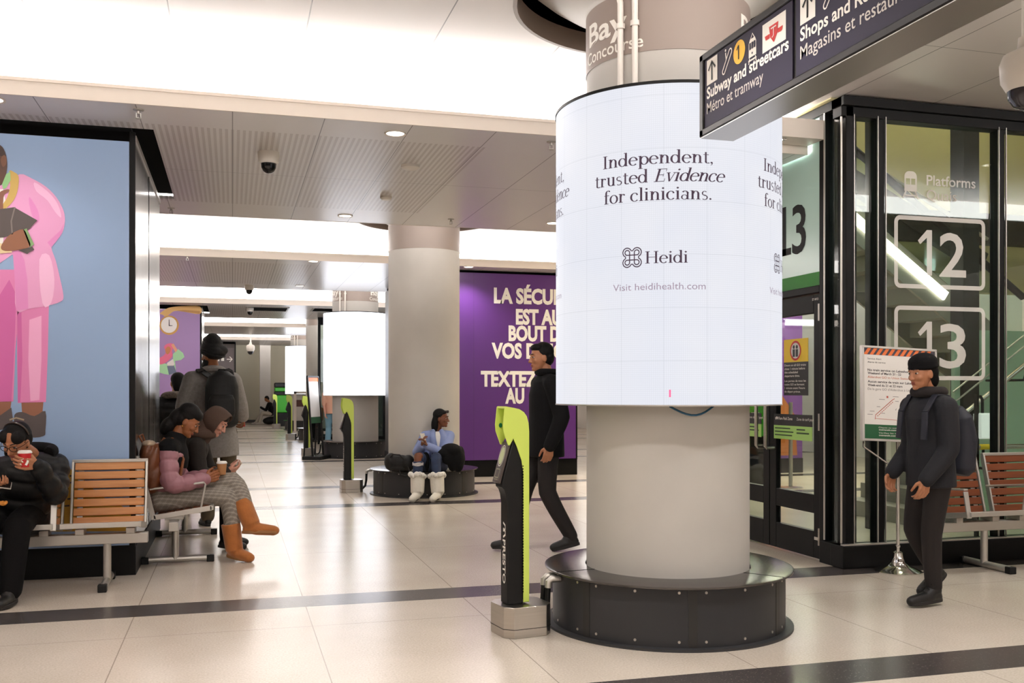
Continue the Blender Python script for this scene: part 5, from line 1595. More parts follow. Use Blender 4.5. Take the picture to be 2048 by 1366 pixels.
art(P2, 'clock_hands', (54, 48, 52), [pol([(-1.406, 3.065),(-1.393, 3.065),(-1.387, 2.927),(-1.408, 2.927)]), pol([(-1.406, 2.932),(-1.326, 2.93),(-1.326, 2.919),(-1.406, 2.912)])], 5)
art(P2, 'mint_jacket', (166, 216, 166), [pol([(-1.315, 2.274),(-1.206, 2.39),(-1.097, 2.299),(-1.064, 2.207),(-1.141, 2.137),(-1.271, 2.113),(-1.25, 1.849),(-1.38, 1.791),(-1.51, 1.813),(-1.618, 1.847),(-1.618, 2.076),(-1.445, 2.043),(-1.315, 2.113)])], 1)
art(P2, 'white_top', (226, 218, 216), [pol([(-1.445, 2.066),(-1.315, 2.159),(-1.282, 2.044),(-1.304, 1.998),(-1.434, 1.997)])], 2)
art(P2, 'blue_trousers', (106, 116, 140), [pol([(-1.445, 1.997),(-1.293, 2.009),(-1.239, 1.849),(-1.402, 1.79)])], 2)
art(P2, 'pink_scarf', (230, 110, 144), [pol([(-1.51, 2.432),(-1.498, 2.461),(-1.474, 2.484),(-1.445, 2.502),(-1.411, 2.514),(-1.371, 2.519),(-1.337, 2.515),(-1.307, 2.495),(-1.282, 2.464),(-1.271, 2.435),(-1.286, 2.414),(-1.316, 2.393),(-1.337, 2.365),(-1.335, 2.324),(-1.324, 2.274),(-1.326, 2.228),(-1.35, 2.186),(-1.386, 2.146),(-1.424, 2.112),(-1.459, 2.083),(-1.495, 2.058),(-1.532, 2.042),(-1.572, 2.032),(-1.612, 2.03),(-1.64, 2.041),(-1.652, 2.072),(-1.652, 2.117),(-1.64, 2.156),(-1.61, 2.181),(-1.569, 2.202),(-1.532, 2.225),(-1.503, 2.254),(-1.479, 2.285),(-1.467, 2.318),(-1.477, 2.356),(-1.5, 2.397)])], 3)
art(P2, 'face', (206, 130, 84), [pol([(-1.478, 2.387),(-1.464, 2.41),(-1.444, 2.432),(-1.424, 2.445),(-1.403, 2.442),(-1.383, 2.43),(-1.369, 2.411),(-1.366, 2.383),(-1.371, 2.349),(-1.38, 2.319),(-1.395, 2.293),(-1.416, 2.27),(-1.434, 2.261),(-1.451, 2.271),(-1.467, 2.294),(-1.478, 2.318),(-1.483, 2.34),(-1.483, 2.364)])], 4)
art(P2, 'raised_arm', (226, 158, 128), [pol([(-1.358, 2.48),(-1.304, 2.515),(-1.217, 2.367),(-1.261, 2.309),(-1.304, 2.389)])], 4)
# purple wall panel and its lettering
t = thing('purple_panel', 'huge purple wall panel with white French lettering', 'panel', (0, 15.615, 0))
b = MB(); b.box(2.86, 5.575, -0.03, 0.004, 0.28, 3.355); b.build('sheet', mat('panel_purple', (90, 43, 122), 0.34), t, smooth=False)
b = MB(); b.box(3.8, 3.804, -0.031, -0.03, 0.28, 3.355); b.build('panel_joint', mat('purple_joint', (70, 34, 96), 0.4), t, smooth=False)
b = MB()
mp = plane_map((0, -0.03, 0), (1, 0, 0), (0, 0, 1), (0, -1, 0), 0.003)
for s, x, z, w in (('LA SÉCURITÉ', 4.28, 2.925, 1.62), ('EST AU', 4.67, 2.57, 0.83), ('BOUT DE', 4.54, 2.285, 1.06), ('VOS DOIGTS', 4.24, 1.985, 1.6), ('TEXTEZ', 4.05, 1.505, 1.0), ('AU', 4.48, 1.215, 0.34)):
    q = 0.968
    text(b, s, mp, 0.247, x * q, 1.4 + (z - 1.4) * q, fit=w * q, bold=0.045)
b.build('lettering', M_LET, t, smooth=False)
# arrow sign on the far brown kiosk
t = thing('far_arrow_sign', 'small dark sign with pictograms and an arrow on the far brown kiosk', 'sign', (-0.3, 40.45, 0))
b = MB(); b.box(-1.0, 0.36, -0.03, 0.03, 2.2, 3.15); b.build('panel', mat('sign_brown', (98, 88, 88), 0.5), t, smooth=False)
mp = plane_map((0, -0.03, 0), (1, 0, 0), (0, 0, 1), (0, -1, 0), 0.006)
b = MB(); put(b, rect(-0.42, 2.62, -0.2, 2.78), mp); put(b, rect(-0.13, 2.63, -0.02, 2.77), mp)
put(b, stroke([(0.08, 2.7), (0.28, 2.7)], 0.03), mp); put(b, stroke([(0.19, 2.8), (0.29, 2.7), (0.19, 2.6)], 0.03), mp)
b.build('pictograms', M_LET, t, smooth=False)
# ================================================================== PEOPLE
def unit(v):
    v = V(v)
    return v.normalized()

def ik(a, b, l1, l2, pole):
    """middle joint of a two-bone limb from a to b bending towards pole"""
    a, b = V(a), V(b)
    d = b - a
    L = min(d.length, (l1 + l2) * 0.999)
    d = d.normalized()
    x = (l1 * l1 - l2 * l2 + L * L) / (2 * L)
    h = math.sqrt(max(l1 * l1 - x * x, 0))
    p = V(pole)
    p = (p - d * p.dot(d)).normalized()
    return a + d * x + p * h

def resample(pts, rad, n=8):
    """smooth a joint chain: Catmull-Rom points and radii"""
    P = [V(p) for p in pts]
    out, ro = [], []
    for i in range(len(P) - 1):
        p0, p1, p2, p3 = P[max(i - 1, 0)], P[i], P[i + 1], P[min(i + 2, len(P) - 1)]
        for k in range(n):
            u = k / n
            # soften: mostly straight bones with rounded joints
            c = 0.5 * ((2 * p1) + (p2 - p0) * u + (2 * p0 - 5 * p1 + 4 * p2 - p3) * u * u + (-p0 + 3 * p1 - 3 * p2 + p3) * u ** 3)
            s = p1.lerp(p2, u)
            out.append(s.lerp(c, 0.4)); ro.append(rad[i] + (rad[i + 1] - rad[i]) * u)
    out.append(P[-1]); ro.append(rad[-1])
    return out, ro

def limb(b, pts, rad, puff=0, amp=0.1, n=8):
    """tapering limb; puff = number of quilted segments"""
    if puff:
        n = max(n, int(puff * 5 / (len(pts) - 1)))
    P, R = resample(pts, rad, n)
    if puff:
        m = len(P) - 1
        R = [r * (1 - amp + 1.5 * amp * abs(math.sin(PI * puff * i / m)) ** 0.6) for i, r in enumerate(R)]
    b.tube(P, R, 16)
    b.ball(P[0], R[0], seg=14, rings=8)
    b.ball(P[-1], R[-1], seg=14, rings=8)

def loft(b, rows, lat, seg=28, puff=0, amp=0.06):
    """rows: (centre, half width along lat, half depth); closed elliptical loft"""
    rows = [(V(c), w, d) for c, w, d in rows]
    if puff:
        fine = []
        m = puff * 5
        for i in range(m + 1):
            u = i / m * (len(rows) - 1)
            k = min(int(u), len(rows) - 2)
            f = u - k
            s = 1 - amp + 1.5 * amp * abs(math.sin(PI * puff * i / m)) ** 0.6
            c = rows[k][0].lerp(rows[k + 1][0], f)
            fine.append((c, (rows[k][1] * (1 - f) + rows[k + 1][1] * f) * s, (rows[k][2] * (1 - f) + rows[k + 1][2] * f) * s))
        rows = fine
    rings = []
    for i, (c, w, d) in enumerate(rows):
        t = (rows[min(i + 1, len(rows) - 1)][0] - rows[max(i - 1, 0)][0]).normalized()
        x = V(lat); x = (x - t * x.dot(t)).normalized()
        y = t.cross(x)
        rings.append([b.bm.verts.new(c + x * (w * math.cos(2 * PI * k / seg)) + y * (d * math.sin(2 * PI * k / seg))) for k in range(seg)])
    for A, B in zip(rings, rings[1:]):
        for k in range(seg):
            b.bm.faces.new((A[k], A[(k + 1) % seg], B[(k + 1) % seg], B[k]))
    b.bm.faces.new(list(reversed(rings[0]))); b.bm.faces.new(rings[-1])

def fuse(b, name, m, parent, voxel=0.008, it=3, fac=0.5):
    """grow one continuous surface from the builder's overlapping shapes"""
    bmesh.ops.recalc_face_normals(b.bm, faces=b.bm.faces[:])
    me = bpy.data.meshes.new('tmp'); b.bm.to_mesh(me); b.bm.free()
    o = bpy.data.objects.new('tmp', me); COL.objects.link(o)
    r = o.modifiers.new('r', 'REMESH'); r.mode = 'VOXEL'; r.voxel_size = voxel
    if it:
        s = o.modifiers.new('s', 'SMOOTH'); s.factor = fac; s.iterations = it
    dg = bpy.context.evaluated_depsgraph_get()
    out = bpy.data.meshes.new_from_object(o.evaluated_get(dg))
    out.name = name
    bpy.data.objects.remove(o); bpy.data.meshes.remove(me)
    out.polygons.foreach_set('use_smooth', [True] * len(out.polygons))
    out.materials.clear()
    return obj(name, out, m, parent)

def hand(b, wrist, d, n, t, curl=(35, 40, 30), spread=0.0, s=1.0, thumb=(0.6, 0.7, 0.3)):
    """d finger direction, n palm direction, t thumb side"""
    w, d = V(wrist), unit(d)
    n = unit(V(n) - d * V(n).dot(d))
    t = unit(V(t) - d * V(t).dot(d) - n * V(t).dot(n))
    for k, ln, q in ((0.034, 0.92, 1), (0.0115, 1.0, 0), (-0.0115, 0.95, -1), (-0.033, 0.76, -2)):
        p = w + d * 0.086 * s * (1 - 0.04 * abs(q)) + t * k * s
        b.cap(w + d * 0.012 * s + t * k * 0.55 * s, 0.015 * s, p, 0.0115 * s, 10)
        dr = (d + t * spread * k * 10).normalized()
        a = 0
        for L, c, r0, r1 in ((0.043, curl[0], 0.0096, 0.0088), (0.027, curl[1], 0.0088, 0.008), (0.021, curl[2], 0.008, 0.0066)):
            a += math.radians(c)
            e = p + (dr * math.cos(a) + n * math.sin(a)) * L * ln * s
            b.cap(p, r0 * s, e, r1 * s, 10); p = e
    p = w + d * 0.022 * s + t * 0.022 * s
    q = p + unit(d * thumb[0] + t * thumb[1] + n * thumb[2]) * 0.046 * s
    e = q + unit(d * 0.9 + t * 0.15 + n * (thumb[2] + 0.15)) * 0.034 * s
    f = e + unit(d * 0.9 - t * 0.05 + n * (thumb[2] + 0.35)) * 0.024 * s
    b.cap(p, 0.016 * s, q, 0.0115 * s, 10); b.cap(q, 0.0115 * s, e, 0.0098 * s, 10); b.cap(e, 0.0098 * s, f, 0.008 * s, 10)

class Fig:
    """one person; every point is given in metres in the hall and stored relative to the figure's base"""
    def __init__(self, label, base, skin, P, s=1.0, voxel=0.005, group=None):
        self.base = V((base[0], base[1], 0)); self.s = s; self.P = {}; self.voxel = voxel
        for k, v in P.items():
            v = V(v)
            self.P[k] = v if k in ('f', 'u') or k.startswith('d_') else v - self.base
        self.label, self.skin = label, skin
        p = self.P
        f = unit(p['f']); u = V(p['u']); u = unit(u - f * u.dot(f)); r = f.cross(u)
        self.f, self.u, self.r = f, u, r
        self.lat = unit(p['SR'] - p['SL'])
        sp = unit(p['N'] - p['H'])
        lat = unit(p.get('d_pelvis', self.lat))
        self.plat = lat
        p.setdefault('HR', p['H'] + lat * 0.088 * s); p.setdefault('HL', p['H'] - lat * 0.088 * s)
        for q in 'LR':
            if 'E' + q not in p:
                p['E' + q] = ik(p['S' + q], p['W' + q], 0.285 * s, 0.255 * s, p.get('d_elbow' + q, (0, 0, -1)))
            if 'K' + q not in p:
                p['K' + q] = ik(p['H' + q], p['A' + q], 0.43 * s, 0.42 * s, p.get('d_knee' + q, (0, 0, 1)))
    def hd(self, x, y, z):
        """head space: right, forward, up in metres"""
        s = self.s
        return self.P['C'] + self.r * x * s + self.f * y * s + self.u * z * s
    def body(self, hands=None, feet=False):
        p, s = self.P, self.s
        b = MB()
        rot = Matrix((self.r, self.f, self.u)).transposed()
        E = lambda c, r: b.ball(self.hd(*c), tuple(q * s for q in r), rot, 20, 14)
        E((0, -0.012, 0.035), (0.074, 0.092, 0.082))
        E((0, 0.02, -0.01), (0.068, 0.072, 0.088))
        E((0, 0.032, -0.062), (0.052, 0.054, 0.052))
        E((0, 0.07, -0.094), (0.023, 0.02, 0.018))
        for q in (-1, 1):
            E((q * 0.036, 0.062, -0.026), (0.024, 0.022, 0.022))
            E((q * 0.073, -0.005, -0.012), (0.009, 0.019, 0.03))
            b.cap(self.hd(q * 0.012, 0.086, 0.026), 0.0085 * s, self.hd(q * 0.042, 0.074, 0.024), 0.008 * s, 8)
        b.cap(self.hd(0, 0.084, 0.012), 0.0075 * s, self.hd(0, 0.106, -0.03), 0.012 * s, 10)
        for q in (-1, 1):
            b.ball(self.hd(q * 0.011, 0.096, -0.034), 0.0085 * s, seg=8, rings=6)
        E((0, 0.083, -0.058), (0.021, 0.011, 0.006)); E((0, 0.082, -0.068), (0.018, 0.011, 0.0065))
        b.cap(p['N'], 0.058 * s, self.hd(0, -0.02, -0.05), 0.05 * s)
        # trunk
        N, H = p['N'], p['H']
        L = lambda k: H.lerp(N, k)
        loft(b, [(L(-0.12), 0.09 * s, 0.075 * s), (L(0.0), 0.14 * s, 0.095 * s), (L(0.3), 0.118 * s, 0.08 * s), (L(0.65), 0.132 * s, 0.09 * s), (L(0.88), 0.13 * s, 0.075 * s), (L(0.99), 0.06 * s, 0.05 * s)], self.lat)
        for q in 'LR':
            b.cap(N - (N - H).normalized() * 0.05 * s, 0.055 * s, p['S' + q], 0.044 * s)
            limb(b, [p['S' + q], p['E' + q], p['W' + q]], [0.044 * s, 0.036 * s, 0.026 * s])
            limb(b, [p['H' + q], p['K' + q], p['A' + q]], [0.078 * s, 0.052 * s, 0.036 * s])
            if feet:
                T = p['T' + q]
                b.cap(p['A' + q] + V((0, 0, -0.03)) * s, 0.034 * s, T, 0.024 * s)
        for q, a in (hands or {}).items():
            hand(b, p['W' + q], *a[:3], s=s, **(a[3] if len(a) > 3 else {}))
        o = fuse(b, 'person', self.skin, None, self.voxel, 2, 0.4)
        o.location = self.base
        tag(o, self.label, 'person')
        self.o = o
        return o
    def add(self, b, name, m, voxel=0.008, it=3):
        return fuse(b, name, m, self.o, voxel, it)
    def eyes(self, brow=(30, 22, 18), lids=True):
        m = mat('eye_white', (186, 174, 166), 0.35)
        mi = mat('eye_dark', (26, 18, 16), 0.15)
        for q in (-1, 1):
            b = MB(); b.ball(self.hd(q * 0.031, 0.073, 0.006), (0.0125 * self.s, 0.012 * self.s, 0.0062 * self.s), Matrix((self.r, self.f, self.u)).transposed(), 14, 10)
            e = b.build('eye', m, self.o)
            b = MB(); b.ball(self.hd(q * 0.031, 0.0825, 0.005), 0.0064 * self.s, seg=12, rings=8)
            b.build('iris', mi, e)
            b = MB(); b.tube([self.hd(q * (0.014 + 0.009 * i), 0.0915 - 0.0012 * i * i - 0.0015 * i, 0.026 + (0.004, 0.007, 0.008, 0.005)[i]) for i in range(4)], [0.003 * self.s, 0.0038 * self.s, 0.0034 * self.s, 0.002 * self.s], 8)
            b.build('eyebrow', mat('brow_%d' % brow[0], brow, 0.8), self.o)
        b = MB()
        rot = Matrix((self.r, self.f, self.u)).transposed()
        b.ball(self.hd(0, 0.0875, -0.0585), (0.02 * self.s, 0.009 * self.s, 0.0052 * self.s), rot, 14, 8)
        b.ball(self.hd(0, 0.0865, -0.068), (0.0175 * self.s, 0.009 * self.s, 0.006 * self.s), rot, 14, 8)
        b.build('lips', self.lipm if hasattr(self, 'lipm') else mat('lips', (150, 78, 66), 0.45), self.o)
    def hair(self, rgb, extra=(), front=0.0, voxel=0.006, rough=0.45):
        """close hair cap plus extra ellipsoids ((x, y, z), (rx, ry, rz)) in head space"""
        b = MB(); s = self.s
        rot = Matrix((self.r, self.f, self.u)).transposed()
        E = lambda c, r: b.ball(self.hd(*c), tuple(q * s for q in r), rot, 20, 14)
        E((0, -0.026 + front, 0.048), (0.083, 0.092, 0.083))
        E((0, -0.05, 0.0), (0.078, 0.066, 0.08))
        for c, r in extra:
            E(c, r)
        return self.add(b, 'hair', mat('hair_%d_%d' % (rgb[0], rgb[1]), tuple(int(c * 0.6) for c in rgb), 0.62, spec=0.22, noise=(60, 0.25, (1, 1, 0.2)), bump=(80, 0.25)), voxel, 2)
    def torso(self, b, w=1.0, d=1.0, low=-0.15, puff=0, lat=None, amp=0.06):
        p, s = self.P, self.s
        N, H = p['N'], p['H']
        L = lambda k: H.lerp(N, k)
        loft(b, [(L(low), 0.172 * w * s, 0.135 * d * s), (L(0.1), 0.168 * w * s, 0.13 * d * s), (L(0.4), 0.16 * w * s, 0.122 * d * s), (L(0.7), 0.17 * w * s, 0.125 * d * s), (L(0.88), 0.16 * w * s, 0.105 * d * s), (L(0.985), 0.085 * s, 0.072 * s)], lat or self.lat, puff=puff, amp=amp)
    def sleeves(self, b, r=(0.066, 0.056, 0.043), puff=0, which='LR', amp=0.12, cut=1.0):
        p, s = self.P, self.s
        for q in which:
            wr = p['E' + q].lerp(p['W' + q], cut)
            b.cap(p['N'] - (p['N'] - p['H']).normalized() * 0.055 * s, 0.075 * s, p['S' + q], r[0] * s)
            limb(b, [p['S' + q], p['E' + q], wr], [k * s for k in r], puff, amp)
    def legs(self, b, r=(0.098, 0.075, 0.06), which='LR', cut=1.0):
        p, s = self.P, self.s
        for q in which:
            limb(b, [p['H' + q], p['K' + q], p['K' + q].lerp(p['A' + q], cut)], [k * s for k in r])
        if which == 'LR':
            loft(b, [(p['H'] - unit(p['N'] - p['H']) * 0.06 * s, 0.165 * s, 0.115 * s), (p['H'] + unit(p['N'] - p['H']) * 0.14 * s, 0.15 * s, 0.115 * s)], self.plat)
    def shoe(self, q, m, sole=None, r=0.042, shaft=0.0, rs=0.058, name='shoe', fluff=None, lace=None, voxel=0.007):
        """shoe or boot on foot q from ankle A to toe T; shaft = boot height above the ankle"""
        p, s = self.P, self.s
        A, T = p['A' + q], p['T' + q]
        d = unit(V((T.x - A.x, T.y - A.y, T.z - (A.z - 0.062 * s))))
        up = unit(p['K' + q] - A)
        upf = (up - d * up.dot(d)).normalized()
        heel = A - upf * 0.056 * s - d * 0.03 * s
        b = MB()
        b.cap(heel, 0.034 * s, A + d * 0.05 * s - upf * 0.05 * s, r * s)
        b.cap(A + d * 0.05 * s - upf * 0.05 * s, r * s, T - d * 0.02 * s, r * 0.82 * s)
        b.cap(T - d * 0.02 * s, r * 0.8 * s, T - d * 0.005 * s, r * 0.7 * s)
        b.cap(A - d * 0.005 * s, 0.045 * s, A + d * 0.045 * s - upf * 0.03 * s, 0.042 * s)
        b.cap(heel, 0.034 * s, A, 0.045 * s)
        if shaft:
            b.cyl(A - up * 0.02 * s, A + up * shaft * s, rs * 0.92 * s, rs * s, 22)
            b.ball(A, rs * 0.9 * s)
        else:
            b.cyl(A - up * 0.03 * s, A + up * 0.035 * s, 0.046 * s, 0.05 * s, 20)
        o = self.add(b, name, m, voxel, 3)
        if sole:
            b = MB()
            pts = []
            side = d.cross(upf)
            base = A - upf * 0.092 * s
            ft = (T - A).dot(d) + 0.012 * s
            for i in range(24):
                a = 2 * PI * i / 24
                x = math.cos(a); y = math.sin(a)
                L0, L1 = -0.068 * s, ft
                cx = (L0 + L1) / 2 + (L1 - L0) / 2 * x
                wv = (0.046 if x > 0 else 0.039) * s * abs(y) ** 0.7 * (1 if y > 0 else -1)
                pts.append(base + d * cx + side * wv)
            b.poly(pts, upf * 0.024 * s)
            b.build('sole', sole, o, bevel=0.004)
        return o

def cup(name, label, p, h, r, m, lid, band=None):
    t = thing(name, label, 'cup', p)
    b = MB(); b.lathe([(0, 0), (r * 0.76, 0), (r, h), (r * 0.96, h), (0, h - 0.004)], seg=32); c = b.build('cup_body', m, t)
    b = MB(); b.lathe([(0, h + 0.012), (r * 0.88, h + 0.012), (r * 0.92, h + 0.008), (r * 1.06, h), (r * 1.06, h - 0.006), (r, h - 0.008)], seg=32); b.build('lid', lid, t)
    if band:
        band(t)
    return t

M_TAN = mat('skin_tan', (176, 118, 84), 0.48)
M_BROWN = mat('skin_brown', (146, 88, 52), 0.46)
M_DEEP = mat('skin_deep', (112, 62, 36), 0.45)
M_PALE = mat('skin_pale', (208, 150, 128), 0.48)
M_BLKCLOTH = mat('black_fabric', (11, 10, 12), 0.85, spec=0.25, bump=(60, 0.2))
M_PUFFB = mat('black_puffer', (12, 11, 13), 0.5, spec=0.35, bump=(25, 0.25))
M_PANTS_B = mat('black_trousers', (14, 12, 13), 0.9, spec=0.2, bump=(40, 0.15))
M_SHOE_B = mat('black_shoe', (20, 18, 18), 0.5)
M_SOLE_B = mat('dark_sole', (34, 31, 30), 0.7)
M_LIDW = mat('lid_white', (240, 236, 230), 0.4)

# ---------------------------------------------------------------- woman with the red cup, left edge
g = Fig('person in a black puffer coat and glasses sipping a red cup on the left bench', (-1.42, 7.5), M_TAN, dict(
    C=(-1.395, 7.235, 1.068), f=(-0.33, -0.78, -0.5), u=(-0.12, -0.5, 0.86), N=(-1.345, 7.42, 0.965), H=(-1.45, 7.63, 0.53),
    SL=(-1.19, 7.47, 0.885), SR=(-1.52, 7.42, 0.87), EL=(-1.175, 7.34, 0.705), WL=(-1.245, 7.12, 0.915), WR=(-1.53, 7.15, 0.765), d_elbowR=(-0.8, 0.3, -0.5),
    AL=(-1.40, 7.08, 0.1), AR=(-1.60, 7.05, 0.1), TL=(-1.43, 6.92, 0.035), TR=(-1.64, 6.9, 0.035), d_kneeL=(0, -0.6, 1), d_kneeR=(0, -0.6, 1)), voxel=0.0042)
g.body({'L': ((-0.78, -0.6, 0.12), (-0.45, 0.7, 0.25), (0, 0.15, 1), dict(curl=(22, 38, 30))), 'R': ((0.75, -0.6, 0.15), (-0.1, 0.1, 1), (-0.3, -0.9, 0), dict(curl=(30, 40, 30)))})
g.eyes()
g.hair((24, 17, 15), extra=(((0.0, -0.09, 0.01), (0.055, 0.045, 0.05)), ((0.05, -0.02, 0.0), (0.026, 0.05, 0.06)), ((-0.05, -0.02, 0.0), (0.026, 0.05, 0.06)), ((0.045, 0.035, 0.06), (0.04, 0.055, 0.045)), ((-0.045, 0.035, 0.06), (0.04, 0.055, 0.045))))
b = MB(); b.tube([g.hd(0.086 * math.cos(a), -0.02, 0.05 + 0.087 * math.sin(a)) for a in [PI * i / 16 for i in range(17)]], 0.006, 8)
b.build('hairband', mat('hairband', (60, 46, 40), 0.3), g.o)
b = MB()
for q in (-1, 1):
    b.tube([g.hd(q * 0.032 + 0.026 * math.cos(a), 0.1 - 0.35 * abs(q * 0.032 + 0.026 * math.cos(a)) ** 1.6, 0.004 + 0.02 * math.sin(a)) for a in [2 * PI * i / 20 for i in range(21)]], 0.0022, 6)
    b.tube([g.hd(q * 0.058, 0.092, 0.01), g.hd(q * 0.078, 0.05, 0.008), g.hd(q * 0.081, -0.005, 0.005)], 0.0018, 6)
b.tube([g.hd(-0.007, 0.1, 0.008), g.hd(0.007, 0.1, 0.008)], 0.002, 6)
b.build('glasses', M_BLACK, g.o)
b = MB(); b.ball(g.hd(0.081, 0.0, -0.02), 0.009); b.cap(g.hd(0.082, 0.002, -0.02), 0.004, g.hd(0.08, 0.006, -0.045), 0.003); b.build('earbud', M_LIDW, g.o)
b = MB(); g.torso(b, 1.18, 1.2, -0.2, puff=5, amp=0.1); g.sleeves(b, (0.088, 0.08, 0.056), puff=5, amp=0.22)
g.add(b, 'puffer_coat', M_PUFFB, 0.008, 2)
b = MB()   # hood lying behind the neck
b.tube([g.P['N'] + V((0.13 * math.cos(a), 0.05 + 0.09 * math.sin(a), 0.02 + 0.02 * math.sin(a))) for a in [-0.5 + (PI + 1.0) * i / 16 for i in range(17)]], 0.045, 12)
g.add(b, 'coat_hood', M_BLKCLOTH, 0.008, 3)
b = MB(); g.legs(b, (0.1, 0.088, 0.07)); g.add(b, 'trousers', M_PANTS_B)
for q in 'LR':
    g.shoe(q, M_SHOE_B, M_SOLE_B)
wl = g.P['WL'] + g.base
def red_band(t):
    b = MB()
    mp = cyl_map((0, 0), 0.0395, math.radians(-100), 0, 0.0012)
    put(b, stroke([(-0.03, 0.052), (-0.018, 0.06), (-0.008, 0.05), (0.006, 0.058)], 0.007), mp)
    put(b, stroke([(-0.03, 0.034), (-0.022, 0.042), (-0.012, 0.034), (-0.004, 0.042), (0.004, 0.034)], 0.006), mp)
    put(b, stroke([(-0.028, 0.018), (-0.016, 0.024), (-0.006, 0.018)], 0.006), mp)
    put(b, stroke([(0.02, 0.014), (0.03, 0.034), (0.036, 0.056)], 0.014), mp)
    b.build('lettering', M_LET, t, smooth=False)
cup('paper_cup', 'red paper cup with white lid held by the person at the left edge', (-1.318, 7.09, 0.905), 0.098, 0.042, mat('cup_red', (196, 28, 34), 0.4), M_LIDW, red_band)
t = thing('phone', 'white phone in the hand of the person at the left edge', 'phone', (-1.47, 7.09, 0.795), 0.5)
M4 = Matrix.Rotation(math.radians(35), 4, 'X') @ Matrix.Rotation(math.radians(-20), 4, 'Z')
b = MB(); b.box(-0.072, 0.072, -0.036, 0.036, -0.0045, 0.0045, M4); b.build('case', mat('phone_case', (196, 190, 180), 0.35), t, bevel=0.003)
b = MB(); b.box(-0.068, 0.068, -0.033, 0.033, 0.0045, 0.0052, M4); b.build('screen', mat('phone_glass', (20, 22, 26), 0.1), t)
b = MB()
for c, r in (((0, 0, 0), (0.022, 0.018, 0.013)), ((0.016, 0.004, 0.008), (0.012, 0.013, 0.012)), ((-0.014, 0.002, 0.009), (0.013, 0.012, 0.01)), ((0.0, -0.008, 0.012), (0.011, 0.01, 0.01))):
    b.ball(c, r)
o = fuse(b, 'snack', mat('snack_orange', (212, 140, 56), 0.6, noise=(90, 0.3), bump=(70, 0.8)), None, 0.003, 1)
o.location = (-1.45, 7.1, 0.665); tag(o, 'small orange snack on the lap of the person at the left edge', 'snack')

# ---------------------------------------------------------------- woman in the pink puffer
g = Fig('person in a pink puffer jacket, grey check trousers and tan boots, legs crossed', (-0.3, 8.47), M_BROWN, dict(
    C=(-0.352, 8.46, 1.155), f=(0.82, -0.16, -0.55), u=(0.55, 0, 0.84), N=(-0.455, 8.47, 1.0), H=(-0.565, 8.47, 0.53),
    SR=(-0.5, 8.31, 0.925), SL=(-0.47, 8.63, 0.925), ER=(-0.47, 8.235, 0.665), WR=(-0.215, 8.30, 0.692), EL=(-0.42, 8.68, 0.66), WL=(-0.19, 8.54, 0.7),
    d_pelvis=(0.05, -1, 0), KR=(-0.045, 8.41, 0.535), AR=(0.012, 8.42, 0.115), TR=(0.145, 8.32, 0.036), KL=(0.005, 8.47, 0.655), AL=(0.145, 8.37, 0.32), TL=(0.345, 8.345, 0.25)), voxel=0.0042)
g.body({'R': ((0.86, 0.38, 0.22), (0.1, 0.9, 0.1), (-0.1, 0, 1), dict(curl=(18, 38, 35))), 'L': ((0.86, -0.5, 0.2), (0, -0.9, 0.1), (-0.1, 0, 1), dict(curl=(22, 38, 35)))})
g.eyes()
g.hair((22, 16, 15), extra=(((0, -0.09, -0.02), (0.072, 0.065, 0.09)), ((0, -0.11, -0.11), (0.075, 0.06, 0.09)), ((0.0, 0.03, 0.078), (0.068, 0.055, 0.05)), ((0, -0.03, 0.075), (0.086, 0.095, 0.075))))
M_PINK = mat('pink_puffer', (158, 110, 120), 0.5, bump=(22, 0.3))
b = MB(); g.torso(b, 1.0, 1.08, -0.12, puff=5, amp=0.13)
g.sleeves(b, (0.08, 0.076, 0.056), puff=6, amp=0.11)
g.add(b, 'puffer_jacket', M_PINK, 0.006, 3)
b = MB()   # black yoke over the shoulders, with collar
N, H = g.P['N'], g.P['H']
up = unit(N - H)
loft(b, [(N - up * 0.2, 0.172, 0.148), (N - up * 0.12, 0.172, 0.142), (N - up * 0.06, 0.15, 0.122), (N + up * 0.0, 0.1, 0.09), (N + up * 0.06, 0.082, 0.078), (N + up * 0.075, 0.06, 0.06)], g.lat)
for q in 'LR':
    b.cap(N - up * 0.05, 0.092, g.P['S' + q] + up * 0.02, 0.084)
g.add(b, 'black_yoke', M_BLKCLOTH, 0.008, 3)
b = MB()
for q in (1,):
    S = g.P['SR']
    b.tube([S + V((-0.11, 0.05, -0.25)), S + V((-0.12, 0.045, -0.05)), S + V((-0.03, 0.05, 0.1)), S + V((0.06, 0.05, 0.055)), S + V((0.115, 0.05, -0.07)), S + V((0.09, 0.0, -0.24))], 0.013, 8)
    b.ball(S + V((0.03, 0.04, 0.088)), (0.02, 0.016, 0.02))
b.build('bag_strap', mat('strap_brown', (126, 70, 32), 0.5), g.o)
b = MB(); g.legs(b, (0.105, 0.08, 0.058), cut=0.93)
